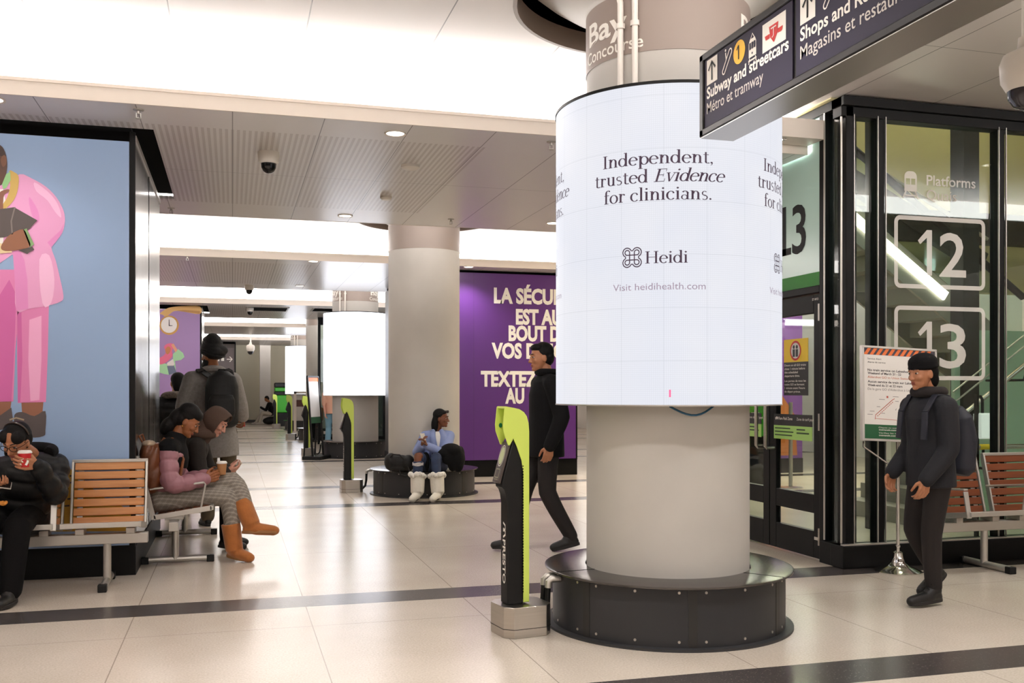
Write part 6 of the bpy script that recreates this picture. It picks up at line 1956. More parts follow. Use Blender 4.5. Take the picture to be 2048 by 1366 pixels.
# check wool: crossed pale and dark threads
m_chk, nb = new_mat('check_wool', 0.85)
tc = nb.node('ShaderNodeTexCoord'); sx = nb.node('ShaderNodeSeparateXYZ'); nb.link(tc.outputs['Object'], sx.inputs[0])
u_ = nb.math('ADD', nb.math('MULTIPLY', sx.outputs[1], 0.8), nb.math('MULTIPLY', sx.outputs[2], 0.75))
v_ = nb.math('SUBTRACT', nb.math('MULTIPLY', sx.outputs[0], 0.8), nb.math('MULTIPLY', sx.outputs[2], 0.5))
k1 = nb.math('MAXIMUM', nb.band(u_, 0, 0.026, 0.0022), nb.math('MULTIPLY', nb.band(v_, 0, 0.036, 0.002), 0.6))
k2 = nb.math('MAXIMUM', nb.band(u_, 0.013, 0.026, 0.0035), nb.math('MULTIPLY', nb.band(v_, 0.018, 0.036, 0.004), 0.7))
c = nb.mix(nb.math('MULTIPLY', k1, 0.4), lin((140, 132, 122)), lin((206, 198, 186)))
c = nb.mix(nb.math('MULTIPLY', k2, 0.25), c, lin((74, 68, 64)))
nb.link(c, nb.bsdf.inputs['Base Color'])
g.add(b, 'check_trousers', m_chk, 0.008, 3)
M_BOOT = mat('tan_suede', (172, 104, 48), 0.85, noise=(12, 0.12), bump=(60, 0.25), sheen=0.3)
M_BSOLE = mat('boot_sole', (150, 104, 60), 0.7)
for q in 'LR':
    g.shoe(q, M_BOOT, M_BSOLE, r=0.052, shaft=0.2, rs=0.078, name='boot')
b = MB(); b.ball(g.hd(0.076, -0.004, -0.048), 0.0065); b.build('earring', mat('gold', (214, 170, 80), 0.25, 1.0), g.o)
cup('paper_cup', 'brown paper cup with white lid held by the person in pink', (-0.085, 8.405, 0.72), 0.098, 0.041, mat('cup_kraft', (170, 120, 76), 0.6), M_LIDW)
# her brown leather backpack against the bench back
b = MB()
R4 = Matrix.Rotation(math.radians(14), 3, 'Y')
b.ball((0, 0, 0.0), (0.075, 0.15, 0.2), R4); b.ball((0.02, 0, -0.08), (0.085, 0.15, 0.14), R4); b.ball((-0.03, 0, 0.12), (0.06, 0.13, 0.1), R4)
o = fuse(b, 'backpack', mat('brown_leather', (104, 56, 28), 0.42, noise=(9, 0.15), bump=(40, 0.3)), None, 0.008, 3)
o.location = (-0.625, 8.33, 0.80); tag(o, 'brown leather backpack squeezed behind the person in pink', 'backpack')
b = MB(); b.tube([(-0.06, -0.03, 0.19), (-0.09, -0.02, 0.25), (-0.07, 0.03, 0.26), (-0.05, 0.04, 0.19)], 0.008, 8); b.build('handle', MATS['strap_brown'], o)
b = MB(); b.ball((-0.02, 0, 0.185), (0.055, 0.11, 0.03)); b.build('pale_flap', mat('pale_leather', (186, 164, 140), 0.5), o)

# ---------------------------------------------------------------- hooded person next to her
g = Fig('person in a brown hood and dark jacket bending over their hands on the bench', (-0.3, 9.07), M_PALE, dict(
    C=(-0.135, 9.05, 1.135), f=(0.78, -0.3, -0.6), u=(0.55, -0.1, 0.83), N=(-0.27, 9.07, 1.0), H=(-0.53, 9.05, 0.54),
    SR=(-0.3, 8.9, 0.93), SL=(-0.28, 9.24, 0.93), ER=(-0.26, 8.86, 0.68), WR=(-0.06, 8.98, 0.70), EL=(-0.2, 9.3, 0.68), WL=(-0.05, 9.14, 0.71),
    d_pelvis=(0, -1, 0), KR=(-0.06, 8.96, 0.56), AR=(-0.05, 8.96, 0.12), TR=(0.1, 8.93, 0.04), KL=(-0.05, 9.18, 0.56), AL=(-0.03, 9.2, 0.12), TL=(0.12, 9.2, 0.04)), voxel=0.005)
g.body({'R': ((0.9, 0.35, 0.1), (0, 0.6, 0.8), (-0.2, -0.6, 0.6), dict(curl=(25, 40, 30))), 'L': ((0.9, -0.35, 0.1), (0, -0.6, 0.8), (0, 0.6, 0.6), dict(curl=(25, 40, 30)))})
g.eyes()
g.hair((48, 32, 24), extra=(((0, 0.03, 0.065), (0.066, 0.05, 0.045)),))
M_HOOD = mat('brown_jersey', (84, 64, 54), 0.9, bump=(40, 0.2))
b = MB()
pts = []
rows = []
for k, (yy, rx, rz, zc) in enumerate(((-0.125, 0.05, 0.06, 0.01), (-0.1, 0.092, 0.11, 0.01), (-0.03, 0.11, 0.135, 0.005), (0.04, 0.106, 0.13, 0.0), (0.062, 0.1, 0.125, -0.002))):
    rows.append([b.bm.verts.new(g.hd(rx * math.cos(2 * PI * i / 32), yy + (0.02 if math.sin(2 * PI * i / 32) > 0.4 else 0) * k / 4, zc + rz * math.sin(2 * PI * i / 32))) for i in range(32)])
for A, B in zip(rows, rows[1:]):
    for i in range(32):
        b.bm.faces.new((A[i], A[(i + 1) % 32], B[(i + 1) % 32], B[i]))
b.bm.faces.new(rows[0])
o = b.build('hood', M_HOOD, g.o)
sm = o.modifiers.new('thick', 'SOLIDIFY'); sm.thickness = 0.014
sb = o.modifiers.new('soft', 'SUBSURF'); sb.levels = 1; sb.render_levels = 2
b = MB(); b.tube([g.P['N'] + V((0.1 * math.cos(a), 0.1 * math.sin(a), 0.03)) for a in [2 * PI * i / 20 for i in range(21)]], 0.045, 10); b.cap(g.P['N'], 0.09, g.hd(0, -0.07, -0.06), 0.085)
g.add(b, 'hood_collar', M_HOOD, 0.009, 3)
b = MB(); g.torso(b, 1.05, 1.1, -0.12); g.sleeves(b, (0.074, 0.066, 0.05))
g.add(b, 'jacket', mat('dark_olive_jacket', (36, 29, 25), 0.85, bump=(30, 0.3)), 0.009, 3)
b = MB(); g.legs(b, (0.095, 0.078, 0.06)); g.add(b, 'trousers', M_PANTS_B, 0.01)
for q in 'LR':
    g.shoe(q, M_SHOE_B, M_SOLE_B)
b = MB()
for i in range(7):
    b.ball((random.uniform(-0.02, 0.02), random.uniform(-0.02, 0.02), random.uniform(0, 0.03)), random.uniform(0.012, 0.02), seg=10, rings=7)
o = fuse(b, 'paper_wrapper', mat('wrapper', (206, 190, 172), 0.6, bump=(50, 0.6)), None, 0.004, 1)
o.location = (0.05, 9.06, 0.74); tag(o, 'crumpled pale wrapper in the hands of the hooded person', 'wrapper')

# ---------------------------------------------------------------- tall man with the turban
g = Fig('tall person in a black turban and long grey coat standing with a backpack', (-0.15, 10.75), M_BROWN, dict(
    C=(-0.215, 10.76, 1.775), f=(-0.72, 0.69, 0.02), u=(0, 0, 1), N=(-0.19, 10.72, 1.62), H=(-0.14, 10.75, 0.98),
    SL=(-0.405, 10.7, 1.525), SR=(0.0, 10.7, 1.515), EL=(-0.49, 10.74, 1.24), WL=(-0.4, 10.95, 1.11), ER=(0.07, 10.76, 1.27), WR=(0.105, 10.86, 1.14),
    AL=(-0.25, 10.72, 0.1), AR=(-0.04, 10.8, 0.1), TL=(-0.31, 10.9, 0.035), TR=(0.0, 10.99, 0.035), d_kneeL=(0, 1, 0), d_kneeR=(0, 1, 0)), s=1.08, voxel=0.0055)
g.body({'R': ((0.1, 0.5, -0.85), (-0.9, 0, -0.1), (0, 0.8, 0.5), dict(curl=(40, 45, 30)))})
g.eyes()
b = MB()   # wound turban
rot = Matrix((g.r, g.f, g.u)).transposed()
for c, r in (((0, -0.01, 0.075), (0.102, 0.122, 0.098)), ((-0.01, -0.025, 0.135), (0.078, 0.092, 0.092)), ((0, -0.045, 0.04), (0.108, 0.108, 0.075)), ((0.03, -0.1, 0.06), (0.075, 0.055, 0.05)), ((0.0, 0.055, 0.08), (0.07, 0.06, 0.045))):
    b.ball(g.hd(*c), tuple(q * g.s for q in r), rot, 20, 14)
o = g.add(b, 'turban', mat('turban_black', (18, 17, 18), 0.75, bump=(26, 0.5)), 0.008, 2)
b = MB()
for k in range(5):
    a0 = 0.12 * k
    b.tube([g.hd(0.104 * (1 - 0.06 * k) * math.cos(a), 0.118 * (1 - 0.06 * k) * math.sin(a) - 0.02, 0.03 + 0.03 * k + 0.035 * math.sin(a + a0)) for a in [2 * PI * i / 24 for i in range(25)]], 0.011, 8)
b.build('turban_folds', MATS['turban_black'], o)
b = MB()
for c, r in (((0, 0.06, -0.085), (0.05, 0.042, 0.055)), ((0, 0.075, -0.13), (0.04, 0.034, 0.055)), ((0.05, 0.02, -0.06), (0.02, 0.035, 0.05)), ((-0.05, 0.02, -0.06), (0.02, 0.035, 0.05))):
    b.ball(g.hd(*c), tuple(q * g.s for q in r), rot)
g.add(b, 'beard', mat('beard_black', (20, 17, 16), 0.8, bump=(90, 0.6)), 0.007, 2)
M_COAT = mat('grey_wool_coat', (142, 137, 133), 0.9, noise=(40, 0.12), bump=(90, 0.2))
b = MB()
L = lambda z, w, d, dx=0: ((-0.16 + dx - g.base.x, 10.74 - g.base.y, z), w, d)
loft(b, [L(0.72, 0.2, 0.165, 0.03), L(0.85, 0.205, 0.17, 0.02), L(1.0, 0.2, 0.16, 0.0), L(1.2, 0.195, 0.145, -0.02), L(1.4, 0.21, 0.14, -0.03), L(1.52, 0.2, 0.115, -0.035), L(1.6, 0.1, 0.085, -0.035)], (1, 0, 0))
g.sleeves(b, (0.088, 0.08, 0.062))
g.add(b, 'coat', M_COAT, 0.009, 3)
b = MB(); b.tube([g.P['N'] + V((0.095 * math.cos(a), 0.085 * math.sin(a), 0.005 + 0.02 * math.sin(-a))) for a in [2 * PI * i / 20 for i in range(21)]], 0.034, 10); b.build('coat_collar', M_COAT, g.o)
b = MB(); g.legs(b, (0.09, 0.075, 0.066)); g.add(b, 'trousers', mat('olive_trousers', (96, 84, 66), 0.85), 0.01)
for q in 'LR':
    g.shoe(q, M_SHOE_B, M_SOLE_B)
# backpack worn over both shoulders
t = thing('backpack', 'black backpack worn by the person in the turban', 'backpack', (-0.105, 10.52, 1.34))
b = MB()
loft(b, [((0, 0, -0.29), 0.13, 0.06), ((0, -0.015, -0.26), 0.165, 0.09), ((0, -0.02, -0.05), 0.17, 0.1), ((0, -0.01, 0.12), 0.165, 0.09), ((0, 0.0, 0.22), 0.135, 0.075), ((0, 0.01, 0.27), 0.07, 0.05)], (1, 0, 0))
M_BAG = mat('black_nylon', (11, 10, 10), 0.6, bump=(30, 0.2))
fuse(b, 'bag_body', M_BAG, t, 0.009, 3)
b = MB()
loft(b, [((0, -0.09, -0.24), 0.11, 0.03), ((0, -0.1, -0.15), 0.135, 0.04), ((0, -0.1, -0.02), 0.13, 0.04), ((0, -0.09, 0.03), 0.11, 0.025)], (1, 0, 0))
fuse(b, 'front_pocket', M_BAG, t, 0.009, 3)
for q, x in ((-1, -0.255), (1, 0.075)):
    b = MB()
    pts = [(q * 0.09, 0.05, 0.2), ((x + q * 0.09 * 0.6) / 1.6 + 0.0, 0.055, 0.27), (x * 0.8 - 0.02, 0.11, 0.295), (x * 0.85 - 0.02, 0.22, 0.28), (x * 0.85 - 0.02, 0.33, 0.18), (x * 0.85 - 0.02, 0.365, 0.0)]
    for p0, p1 in zip(pts, pts[1:]):
        b.bar(p0, p1, 0.07, 0.014, up=(0, -0.6, 0.8))
    b.build('strap', M_BAG, t, bevel=0.004)
b = MB(); b.tube([(-0.04, 0.05, 0.25), (-0.03, 0.03, 0.29), (0.03, 0.03, 0.29), (0.04, 0.05, 0.25)], 0.009, 8); b.build('grab_handle', M_BAG, t)
o = MB().box(-0.012, 0.012, -0.035, 0.035, -0.06, 0.06).build('phone', mat('phone_red', (190, 30, 40), 0.4), bevel=0.006)
o.location = (0.118, 10.9, 1.09); tag(o, 'red phone in the hand of the person in the turban', 'phone')

# ---------------------------------------------------------------- person in black behind the bench
g = Fig('person in a black puffer with grey fur hood, behind the tall standing person', (-0.6, 11.65), M_TAN, dict(
    C=(-0.6, 11.66, 1.5), f=(-0.3, 0.95, -0.1), u=(0, 0.1, 1), N=(-0.62, 11.62, 1.34), H=(-0.6, 11.66, 0.85),
    SL=(-0.79, 11.6, 1.26), SR=(-0.44, 11.6, 1.26), WL=(-0.82, 11.85, 0.9), WR=(-0.4, 11.85, 0.9), AL=(-0.68, 11.65, 0.1), AR=(-0.5, 11.65, 0.1), TL=(-0.7, 11.82, 0.035), TR=(-0.5, 11.82, 0.035),
    d_elbowL=(-0.3, -1, 0), d_elbowR=(0.3, -1, 0), d_kneeL=(0, 1, 0), d_kneeR=(0, 1, 0)), s=0.94, voxel=0.007)
g.body()
g.hair((20, 15, 14), extra=(((0, -0.07, -0.04), (0.07, 0.05, 0.09)),))
b = MB(); g.torso(b, 1.25, 1.4, -0.35, puff=6); g.sleeves(b, (0.095, 0.09, 0.07), puff=5)
g.add(b, 'puffer_coat', M_PUFFB, 0.01, 2)
b = MB(); b.tube([g.P['N'] + V((0.12 * math.cos(a), 0.02 + 0.1 * math.sin(a), 0.0 - 0.03 * math.sin(a))) for a in [PI + PI * i / 14 for i in range(15)]], 0.042, 10)
g.add(b, 'fur_trim', mat('grey_fur', (128, 118, 110), 1.0, noise=(80, 0.3), bump=(90, 1.0)), 0.009, 1)
b = MB(); g.legs(b); g.add(b, 'trousers', M_PANTS_B, 0.01)
for q in 'LR':
    g.shoe(q, M_SHOE_B, M_SOLE_B)
b = MB()
for x, z in ((0.07, -0.1), (0.05, -0.3)):
    put(b, rect(x, z, x + 0.045, z + 0.012), lambda u, v: g.P['N'] + V((u, -0.178, v)))
b.build('small_logo', M_LET, g.o, smooth=False)

# ---------------------------------------------------------------- seated woman in white boots
g = Fig('person in a pale blue cardigan and white fur boots on the ring bench', (2.560, 12.700), M_DEEP, dict(
    C=(2.660, 12.720, 1.05), f=(0.86, -0.48, -0.06), u=(0.03, -0.03, 1), N=(2.605, 12.770, 0.885), H=(2.580, 12.770, 0.425),
    SL=(2.780, 12.750, 0.815), SR=(2.450, 12.750, 0.815), WR=(2.360, 12.540, 0.7), WL=(2.430, 12.500, 0.70), ER=(2.330, 12.680, 0.60), EL=(2.660, 12.530, 0.60),
    d_pelvis=(-1, 0, 0), KR=(2.295, 12.430, 0.575), AR=(2.275, 12.360, 0.135), TR=(2.175, 12.220, 0.04), KL=(2.520, 12.400, 0.56), AL=(2.530, 12.320, 0.13), TL=(2.430, 12.180, 0.04)), voxel=0.0045)
g.body({'R': ((0.1, -0.35, 0.95), (0.9, -0.2, 0), (0.2, -0.6, 0.3), dict(curl=(20, 35, 25))), 'L': ((-0.5, -0.2, 0.85), (-0.6, 0.1, -0.5), (-0.3, -0.3, 0.8), dict(curl=(25, 35, 25)))})
g.eyes()
g.hair((18, 14, 14), extra=(((0.04, -0.07, -0.08), (0.05, 0.05, 0.12)), ((-0.03, -0.08, -0.08), (0.05, 0.045, 0.12)), ((0, 0.01, 0.075), (0.075, 0.06, 0.04))))
b = MB()
for q in (-1, 1):
    b.ball(g.hd(q * 0.035, 0.075, 0.092), (0.03 * 1, 0.014, 0.022), Matrix((g.r, g.f, g.u)).transposed())
    b.tube([g.hd(q * 0.06, 0.07, 0.09), g.hd(q * 0.086, 0.0, 0.06), g.hd(q * 0.086, -0.03, 0.045)], 0.004, 6)
b.build('sunglasses', mat('lens_black', (14, 14, 16), 0.06), g.o)
b = MB(); g.torso(b, 1.0, 1.0, -0.05)
g.add(b, 'white_top', mat('white_cotton', (226, 222, 214), 0.8), 0.009, 3)
b = MB()
N, H = g.P['N'], g.P['H']
up = unit(N - H)
for q, sx_ in (('L', 1), ('R', -1)):
    b.tube([N + V((sx_ * 0.055, -0.055, 0.015)), N + V((sx_ * 0.07, -0.11, -0.08)), N + V((sx_ * 0.06, -0.125, -0.2)), N + V((sx_ * 0.065, -0.125, -0.33)), ], [0.03, 0.04, 0.048, 0.05], 12)
    b.cap(N + V((sx_ * 0.1, -0.02, -0.09)), 0.085, N + V((sx_ * 0.12, -0.03, -0.36)), 0.085)
g.sleeves(b, (0.072, 0.068, 0.052), cut=0.95)
b.cap(N + V((0, 0.04, -0.1)), 0.11, N + V((0, 0.05, -0.36)), 0.12)
g.add(b, 'cardigan', mat('pale_blue_knit', (134, 148, 192), 0.9, bump=(60, 0.3)), 0.009, 3)
b = MB()
for q in 'LR':
    d = unit(g.P['W' + q] - g.P['E' + q])
    b.cap(g.P['W' + q] - d * 0.045, 0.046, g.P['W' + q] - d * 0.01, 0.044)
g.add(b, 'white_cuffs', MATS['white_cotton'], 0.009, 2)
M_JEAN = mat('blue_denim', (46, 58, 86), 0.85, noise=(12, 0.25), bump=(70, 0.2))
b = MB(); g.legs(b, (0.1, 0.064, 0.056), which='L', cut=0.9)
limb(b, [g.P['HR'], g.P['HR'].lerp(g.P['KR'], 0.78)], [0.1, 0.078])
limb(b, [g.P['KR'].lerp(g.P['AR'], 0.22), g.P['KR'].lerp(g.P['AR'], 0.9)], [0.064, 0.058])
loft(b, [(H - up * 0.05, 0.165, 0.12), (H + up * 0.12, 0.15, 0.115)], g.plat)
g.add(b, 'ripped_jeans', M_JEAN, 0.008, 3)
b = MB()
for k in range(5):
    u0 = 0.2 + 0.016 * k
    c0 = g.P['KR'].lerp(g.P['AR'], u0)
    b.tube([c0 + V((0.067 * math.cos(a), 0.067 * math.sin(a) - 0.002, 0.006 * math.sin(3 * a + k))) for a in [2 * PI * i / 18 for i in range(19)]], 0.006, 6)
b.build('frayed_hem', mat('frayed_denim', (196, 190, 190), 0.9), g.o)
M_WB = mat('white_boot', (226, 220, 208), 0.75, bump=(45, 0.3))
M_FUR = mat('white_fur', (236, 232, 224), 1.0, noise=(90, 0.12), bump=(90, 1.0))
for q in 'LR':
    o = g.shoe(q, M_WB, mat('boot_sole_dark', (52, 46, 42), 0.8), r=0.058, shaft=0.2, rs=0.094, name='boot')
    A = g.P['A' + q]; up_ = unit(g.P['K' + q] - A)
    b = MB()
    for i in range(14):
        a = 2 * PI * i / 14
        x = up_.orthogonal().normalized(); y = up_.cross(x)
        b.ball(A + up_ * (0.195 + random.uniform(-0.012, 0.02)) + (x * math.cos(a) + y * math.sin(a)) * 0.09, random.uniform(0.03, 0.038), seg=10, rings=7)
    fuse(b, 'fur_cuff', M_FUR, o, 0.007, 1)
    b = MB()
    d = unit(V((g.P['T' + q].x - A.x, g.P['T' + q].y - A.y, 0)))
    sd = d.cross(V((0, 0, 1)))
    for k in range(4):
        c0 = A + d * 0.079 + up_ * (0.02 + 0.045 * k)
        b.tube([c0 - sd * 0.045 - d * 0.018, c0 + d * 0.006, c0 + sd * 0.045 - d * 0.018], 0.005, 6)
    b.build('laces', M_LIDW, o)
# phone-free hands; black coat across her lap
b = MB()
for c, r in (((2.750, 12.530, 0.63), (0.15, 0.13, 0.1)), ((2.820, 12.520, 0.52), (0.12, 0.11, 0.15)), ((2.660, 12.520, 0.6), (0.14, 0.11, 0.08)), ((2.580, 12.540, 0.58), (0.09, 0.1, 0.07)), ((2.840, 12.500, 0.44), (0.07, 0.08, 0.09)), ((2.420, 12.560, 0.54), (0.05, 0.08, 0.08)), ((2.430, 12.520, 0.46), (0.03, 0.05, 0.1)), ((2.760, 12.480, 0.47), (0.07, 0.06, 0.11)), ((2.890, 12.560, 0.56), (0.05, 0.09, 0.13)), ((2.700, 12.460, 0.54), (0.09, 0.05, 0.09))):
    b.ball(V(c) - V((2.710, 12.530, 0)), r)
o = fuse(b, 'black_coat', M_BLKCLOTH, None, 0.011, 3)
o.location = (2.710, 12.530, 0); tag(o, 'black coat heaped across the lap of the person in white boots', 'coat')
# her black bag on the ring bench
t = thing('duffel_bag', 'soft black bag on the ring bench beside the person in white boots', 'bag', (2.125, 12.850, 0.352), math.radians(-38))
b = MB()
for c, r in (((0, 0, 0.1), (0.2, 0.09, 0.12)), ((0.13, 0, 0.11), (0.09, 0.09, 0.11)), ((-0.13, 0, 0.12), (0.09, 0.09, 0.12)), ((-0.05, 0, 0.18), (0.1, 0.05, 0.04)), ((0.07, 0.0, 0.17), (0.09, 0.05, 0.04)), ((0, 0, 0.04), (0.18, 0.09, 0.04))):
    b.ball(c, r)
fuse(b, 'bag_body', M_BAG, t, 0.009, 3)
b = MB()
b.tube([(-0.12, -0.06, 0.17), (-0.06, -0.07, 0.225), (0.04, -0.07, 0.22), (0.1, -0.06, 0.16)], 0.01, 8)
b.tube([(0.15, -0.06, 0.1), (0.2, -0.09, 0.0), (0.16, -0.12, -0.05), (0.08, -0.12, -0.03), (0.05, -0.09, 0.02)], 0.008, 8)
b.build('strap', M_BAG, t)

t = thing('phone', 'pale phone held up by the person in white boots', 'phone', (2.375, 12.49, 0.80), 0.4)
M5 = Matrix.Rotation(math.radians(65), 4, 'X')
b = MB(); b.box(-0.035, 0.035, -0.07, 0.07, -0.004, 0.004, M5); b.build('case', MATS['phone_case'], t, bevel=0.003)
# ---------------------------------------------------------------- walker behind the large screen
g = Fig('person in a long black coat walking left behind the large screen column', (2.66, 8.25), M_TAN, dict(
    C=(2.625, 8.25, 1.705), f=(-1, -0.05, -0.08), u=(-0.1, 0, 1), N=(2.675, 8.25, 1.555), H=(2.67, 8.25, 0.94),
    SL=(2.67, 8.06, 1.47), SR=(2.67, 8.44, 1.47), WL=(2.62, 7.98, 0.94), WR=(2.78, 8.5, 0.95), d_elbowL=(1, -0.3, 0), d_elbowR=(1, 0.3, 0), d_pelvis=(0, 1, 0),
    KL=(2.66, 8.17, 0.52), AL=(2.875, 8.17, 0.13), TL=(2.70, 8.15, 0.036), KR=(2.5, 8.33, 0.54), AR=(2.395, 8.33, 0.11), TR=(2.21, 8.33, 0.05)), s=1.05, voxel=0.006)
g.body({'L': ((-0.2, 0, -1), (0, 1, 0), (-1, 0, 0), dict(curl=(25, 30, 25))), 'R': ((-0.1, 0, -1), (0, -1, 0), (-1, 0, 0), dict(curl=(25, 30, 25)))})
g.eyes()
g.hair((26, 20, 20), extra=(((0, 0.03, 0.085), (0.07, 0.055, 0.035)),))
b = MB(); g.torso(b, 1.12, 1.15, -0.18, lat=(0, 1, 0)); g.sleeves(b, (0.078, 0.07, 0.055))
g.add(b, 'black_coat', M_BLKCLOTH, 0.01, 3)
b = MB(); b.tube([g.P['N'] + V((0.075 * math.cos(a), 0.08 * math.sin(a), 0.02)) for a in [2 * PI * i / 18 for i in range(19)]], 0.032, 10); b.build('coat_collar', M_BLKCLOTH, g.o)
b = MB(); g.legs(b, (0.095, 0.075, 0.058)); g.add(b, 'trousers', mat('charcoal_trousers', (30, 25, 25), 0.85), 0.01)
for q in 'LR':
    g.shoe(q, M_SHOE_B, M_SOLE_B, r=0.044, shaft=0.08, rs=0.055, name='boot')

# ---------------------------------------------------------------- walker in front of the glazing
g = Fig('person in a black hat and dark jacket with backpack walking left past the alert stand', (4.42, 5.45), M_TAN, dict(
    C=(4.375, 5.46, 1.525), f=(-1, -0.08, -0.12), u=(-0.12, 0, 1), N=(4.435, 5.47, 1.385), H=(4.45, 5.47, 0.86),
    SL=(4.43, 5.3, 1.3), SR=(4.43, 5.64, 1.3), WL=(4.28, 5.3, 0.84), WR=(4.3, 5.66, 0.86), d_elbowL=(1, -0.3, 0), d_elbowR=(1, 0.3, 0), d_pelvis=(0, 1, 0),
    KL=(4.415, 5.42, 0.465), AL=(4.425, 5.41, 0.108), TL=(4.225, 5.385, 0.042), KR=(4.39, 5.56, 0.48), AR=(4.56, 5.57, 0.2), TR=(4.44, 5.56, 0.06)), s=0.95, voxel=0.0048)
g.body({'L': ((-0.3, 0, -1), (0, 1, 0), (-1, 0, 0), dict(curl=(25, 30, 25))), 'R': ((-0.3, 0, -1), (0, -1, 0), (-1, 0, 0), dict(curl=(25, 30, 25)))})
g.eyes()
g.hair((24, 18, 18), extra=(((0, -0.06, -0.05), (0.072, 0.05, 0.07)),))
b = MB(); rot = Matrix((g.r, g.f, g.u)).transposed()
b.ball(g.hd(0, -0.015, 0.068), (0.086, 0.102, 0.07), rot, 20, 14); b.ball(g.hd(0, -0.015, 0.04), (0.088, 0.104, 0.03), rot, 20, 14)
g.add(b, 'knit_hat', M_BLKCLOTH, 0.007, 2)
M_NAVY = mat('dark_navy_jacket', (26, 26, 32), 0.8, bump=(30, 0.25))
b = MB(); g.torso(b, 1.1, 1.1, -0.16, lat=(0, 1, 0)); g.sleeves(b, (0.078, 0.07, 0.055))
g.add(b, 'jacket', M_NAVY, 0.009, 3)
b = MB(); b.tube([g.P['N'] + V((0.085 * math.cos(a), 0.08 * math.sin(a), 0.015)) for a in [2 * PI * i / 18 for i in range(19)]], 0.038, 10); g.add(b, 'scarf', mat('scarf_dark', (34, 28, 28), 0.9), 0.009, 2)
b = MB(); g.legs(b, (0.092, 0.07, 0.056), cut=0.96); g.add(b, 'trousers', mat('brown_black_trousers', (32, 26, 25), 0.85), 0.009)
for q in 'LR':
    o = g.shoe(q, M_SHOE_B, M_SOLE_B, r=0.045, shaft=0.075, rs=0.056, name='boot')
    b = MB(); A = g.P['A' + q]
    for k in range(3):
        b.tube([A + V((-0.07 + 0.018 * k - 0.012, -0.035, -0.025 + 0.03 * k)), A + V((-0.078 + 0.02 * k, 0.0, -0.012 + 0.03 * k)), A + V((-0.07 + 0.018 * k - 0.012, 0.035, -0.025 + 0.03 * k))], 0.004, 6)
    b.build('laces', M_BLACK, o)
t = thing('backpack', 'dark backpack worn by the person walking past the alert stand', 'backpack', (4.635, 5.47, 1.09))
b = MB()
loft(b, [((0.0, 0, -0.24), 0.12, 0.06), ((0.01, 0, -0.2), 0.15, 0.095), ((0.02, 0, 0.0), 0.155, 0.105), ((0, 0, 0.14), 0.14, 0.09), ((-0.02, 0, 0.21), 0.08, 0.05)], (0, 1, 0))
fuse(b, 'bag_body', mat('navy_nylon', (30, 32, 44), 0.6, bump=(30, 0.2)), t, 0.009, 3)
for q in (-1, 1):
    b = MB()
    pts = [(-0.06, q * 0.09, 0.17), (-0.16, q * 0.115, 0.285), (-0.25, q * 0.12, 0.29), (-0.325, q * 0.12, 0.18), (-0.34, q * 0.125, 0.0)]
    for p0, p1 in zip(pts, pts[1:]):
        b.bar(p0, p1, 0.05, 0.012, up=(-0.3, 0, 1))
    b.build('strap', MATS['navy_nylon'], t, bevel=0.003)

# ---------------------------------------------------------------- far figures
g = Fig('person in black jacket and pale trousers sitting on a bag far down the concourse', (1.45, 43.55), M_BROWN, dict(
    C=(1.42, 43.55, 1.1), f=(-0.85, -0.1, -0.5), u=(-0.45, 0, 0.9), N=(1.52, 43.55, 0.95), H=(1.66, 43.58, 0.45),
    SL=(1.5, 43.38, 0.88), SR=(1.5, 43.72, 0.88), WL=(1.18, 43.42, 0.72), WR=(1.18, 43.66, 0.74), d_elbowL=(0.4, -0.4, -1), d_elbowR=(0.4, 0.4, -1), d_pelvis=(0, 1, 0),
    AL=(1.12, 43.42, 0.1), AR=(0.98, 43.68, 0.1), TL=(0.95, 43.42, 0.04), TR=(0.8, 43.68, 0.04), d_kneeL=(-0.4, 0, 1), d_kneeR=(-0.4, 0, 1)), voxel=0.01)
g.body()
g.hair((20, 16, 15), voxel=0.01)
b = MB(); g.torso(b, 1.1, 1.1, -0.1, lat=(0, 1, 0)); g.sleeves(b); g.add(b, 'jacket', M_BLKCLOTH, 0.014)
b = MB(); g.legs(b); g.add(b, 'trousers', mat('pale_trousers', (184, 174, 158), 0.85), 0.014)
for q in 'LR':
    g.shoe(q, mat('pale_shoe', (190, 180, 170), 0.7), voxel=0.01)
b = MB(); b.ball((0, 0, 0.17), (0.42, 0.26, 0.17)); b.ball((0.2, 0, 0.18), (0.25, 0.25, 0.18)); b.ball((-0.2, 0, 0.15), (0.25, 0.25, 0.15))
o = fuse(b, 'duffel_bag', M_BAG, None, 0.02, 2); o.location = (1.7, 43.6, 0); tag(o, 'black duffel bag under the person far down the concourse', 'bag')

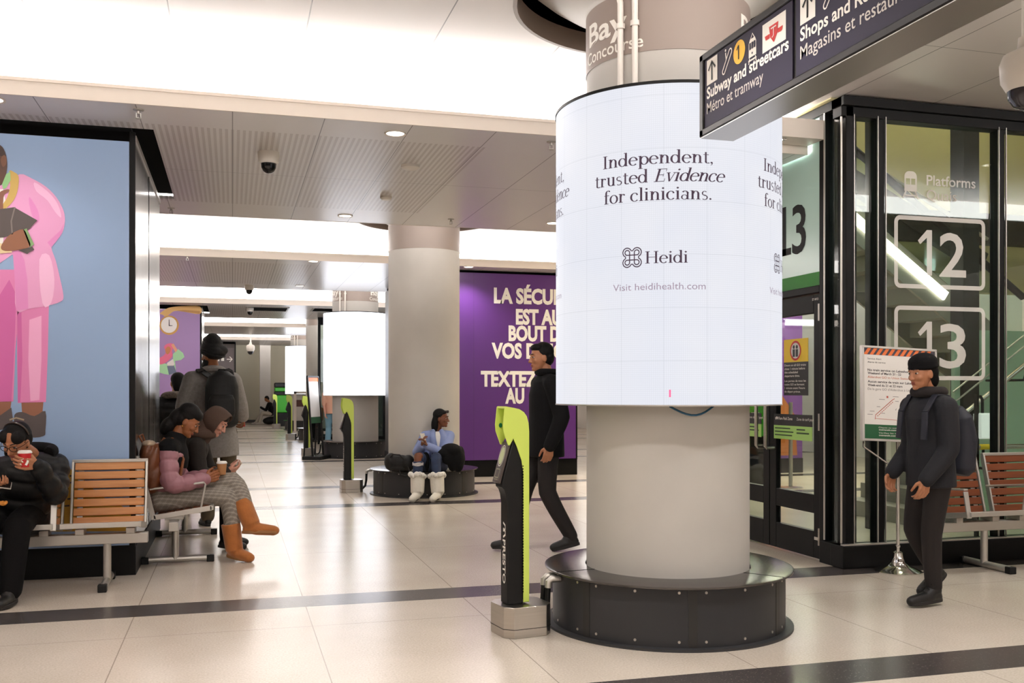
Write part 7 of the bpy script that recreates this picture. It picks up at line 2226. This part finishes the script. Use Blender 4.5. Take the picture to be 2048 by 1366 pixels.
g = Fig('person in a yellow cap sitting on the farther ring bench behind the easel sign', (2.27, 28.55), M_TAN, dict(
    C=(2.26, 28.42, 1.13), f=(-0.2, -0.95, -0.2), u=(0, 0, 1), N=(2.27, 28.50, 0.97), H=(2.28, 28.56, 0.45),
    SL=(2.45, 28.50, 0.9), SR=(2.1, 28.50, 0.9), WL=(2.36, 28.25, 0.62), WR=(2.18, 28.25, 0.62), d_pelvis=(-1, 0, 0),
    AL=(2.38, 28.15, 0.1), AR=(2.18, 28.15, 0.1), TL=(2.4, 27.98, 0.04), TR=(2.16, 27.98, 0.04), d_kneeL=(0, -0.4, 1), d_kneeR=(0, -0.4, 1)), voxel=0.009)
g.body()
b = MB(); rot = Matrix((g.r, g.f, g.u)).transposed(); b.ball(g.hd(0, -0.005, 0.065), (0.09, 0.105, 0.075), rot); b.ball(g.hd(0, 0.11, 0.05), (0.065, 0.06, 0.012), rot)
g.add(b, 'cap', mat('cap_yellow', (206, 168, 60), 0.8), 0.009, 1)
b = MB(); g.torso(b, 1.1, 1.1, -0.1); g.sleeves(b); g.add(b, 'jacket', mat('rust_jacket', (132, 92, 66), 0.8), 0.013)
b = MB(); g.legs(b); g.add(b, 'trousers', M_PANTS_B, 0.013)
for q in 'LR':
    g.shoe(q, M_SHOE_B, voxel=0.01)

g = Fig('person in teal jeans and peach top half hidden behind the second screen column', (2.42, 25.2), M_PALE, dict(
    C=(2.42, 25.2, 1.56), f=(0.5, 0.85, 0), u=(0, 0, 1), N=(2.42, 25.22, 1.42), H=(2.42, 25.22, 0.9),
    SL=(2.25, 25.3, 1.34), SR=(2.58, 25.12, 1.34), WL=(2.26, 25.12, 0.86), WR=(2.6, 25.1, 0.86), d_elbowL=(-0.5, -1, 0), d_elbowR=(0, -1, 0),
    AL=(2.33, 25.25, 0.1), AR=(2.52, 25.18, 0.1), TL=(2.42, 25.4, 0.04), TR=(2.6, 25.33, 0.04), d_kneeL=(0.3, 1, 0), d_kneeR=(0.3, 1, 0)), s=0.98, voxel=0.009)
g.body({'L': ((0, 0, -1), (1, 0, 0), (0, 1, 0))})
g.hair((60, 40, 30), voxel=0.009)
b = MB(); g.torso(b, 1.0, 1.0, -0.1); g.sleeves(b, (0.06, 0.055, 0.05), cut=0.1); g.add(b, 'top', mat('peach_top', (214, 164, 138), 0.8), 0.012)
b = MB(); g.legs(b, (0.1, 0.08, 0.075)); g.add(b, 'jeans', mat('teal_jeans', (112, 152, 170), 0.85), 0.012)
for q in 'LR':
    g.shoe(q, M_SHOE_B, voxel=0.01)
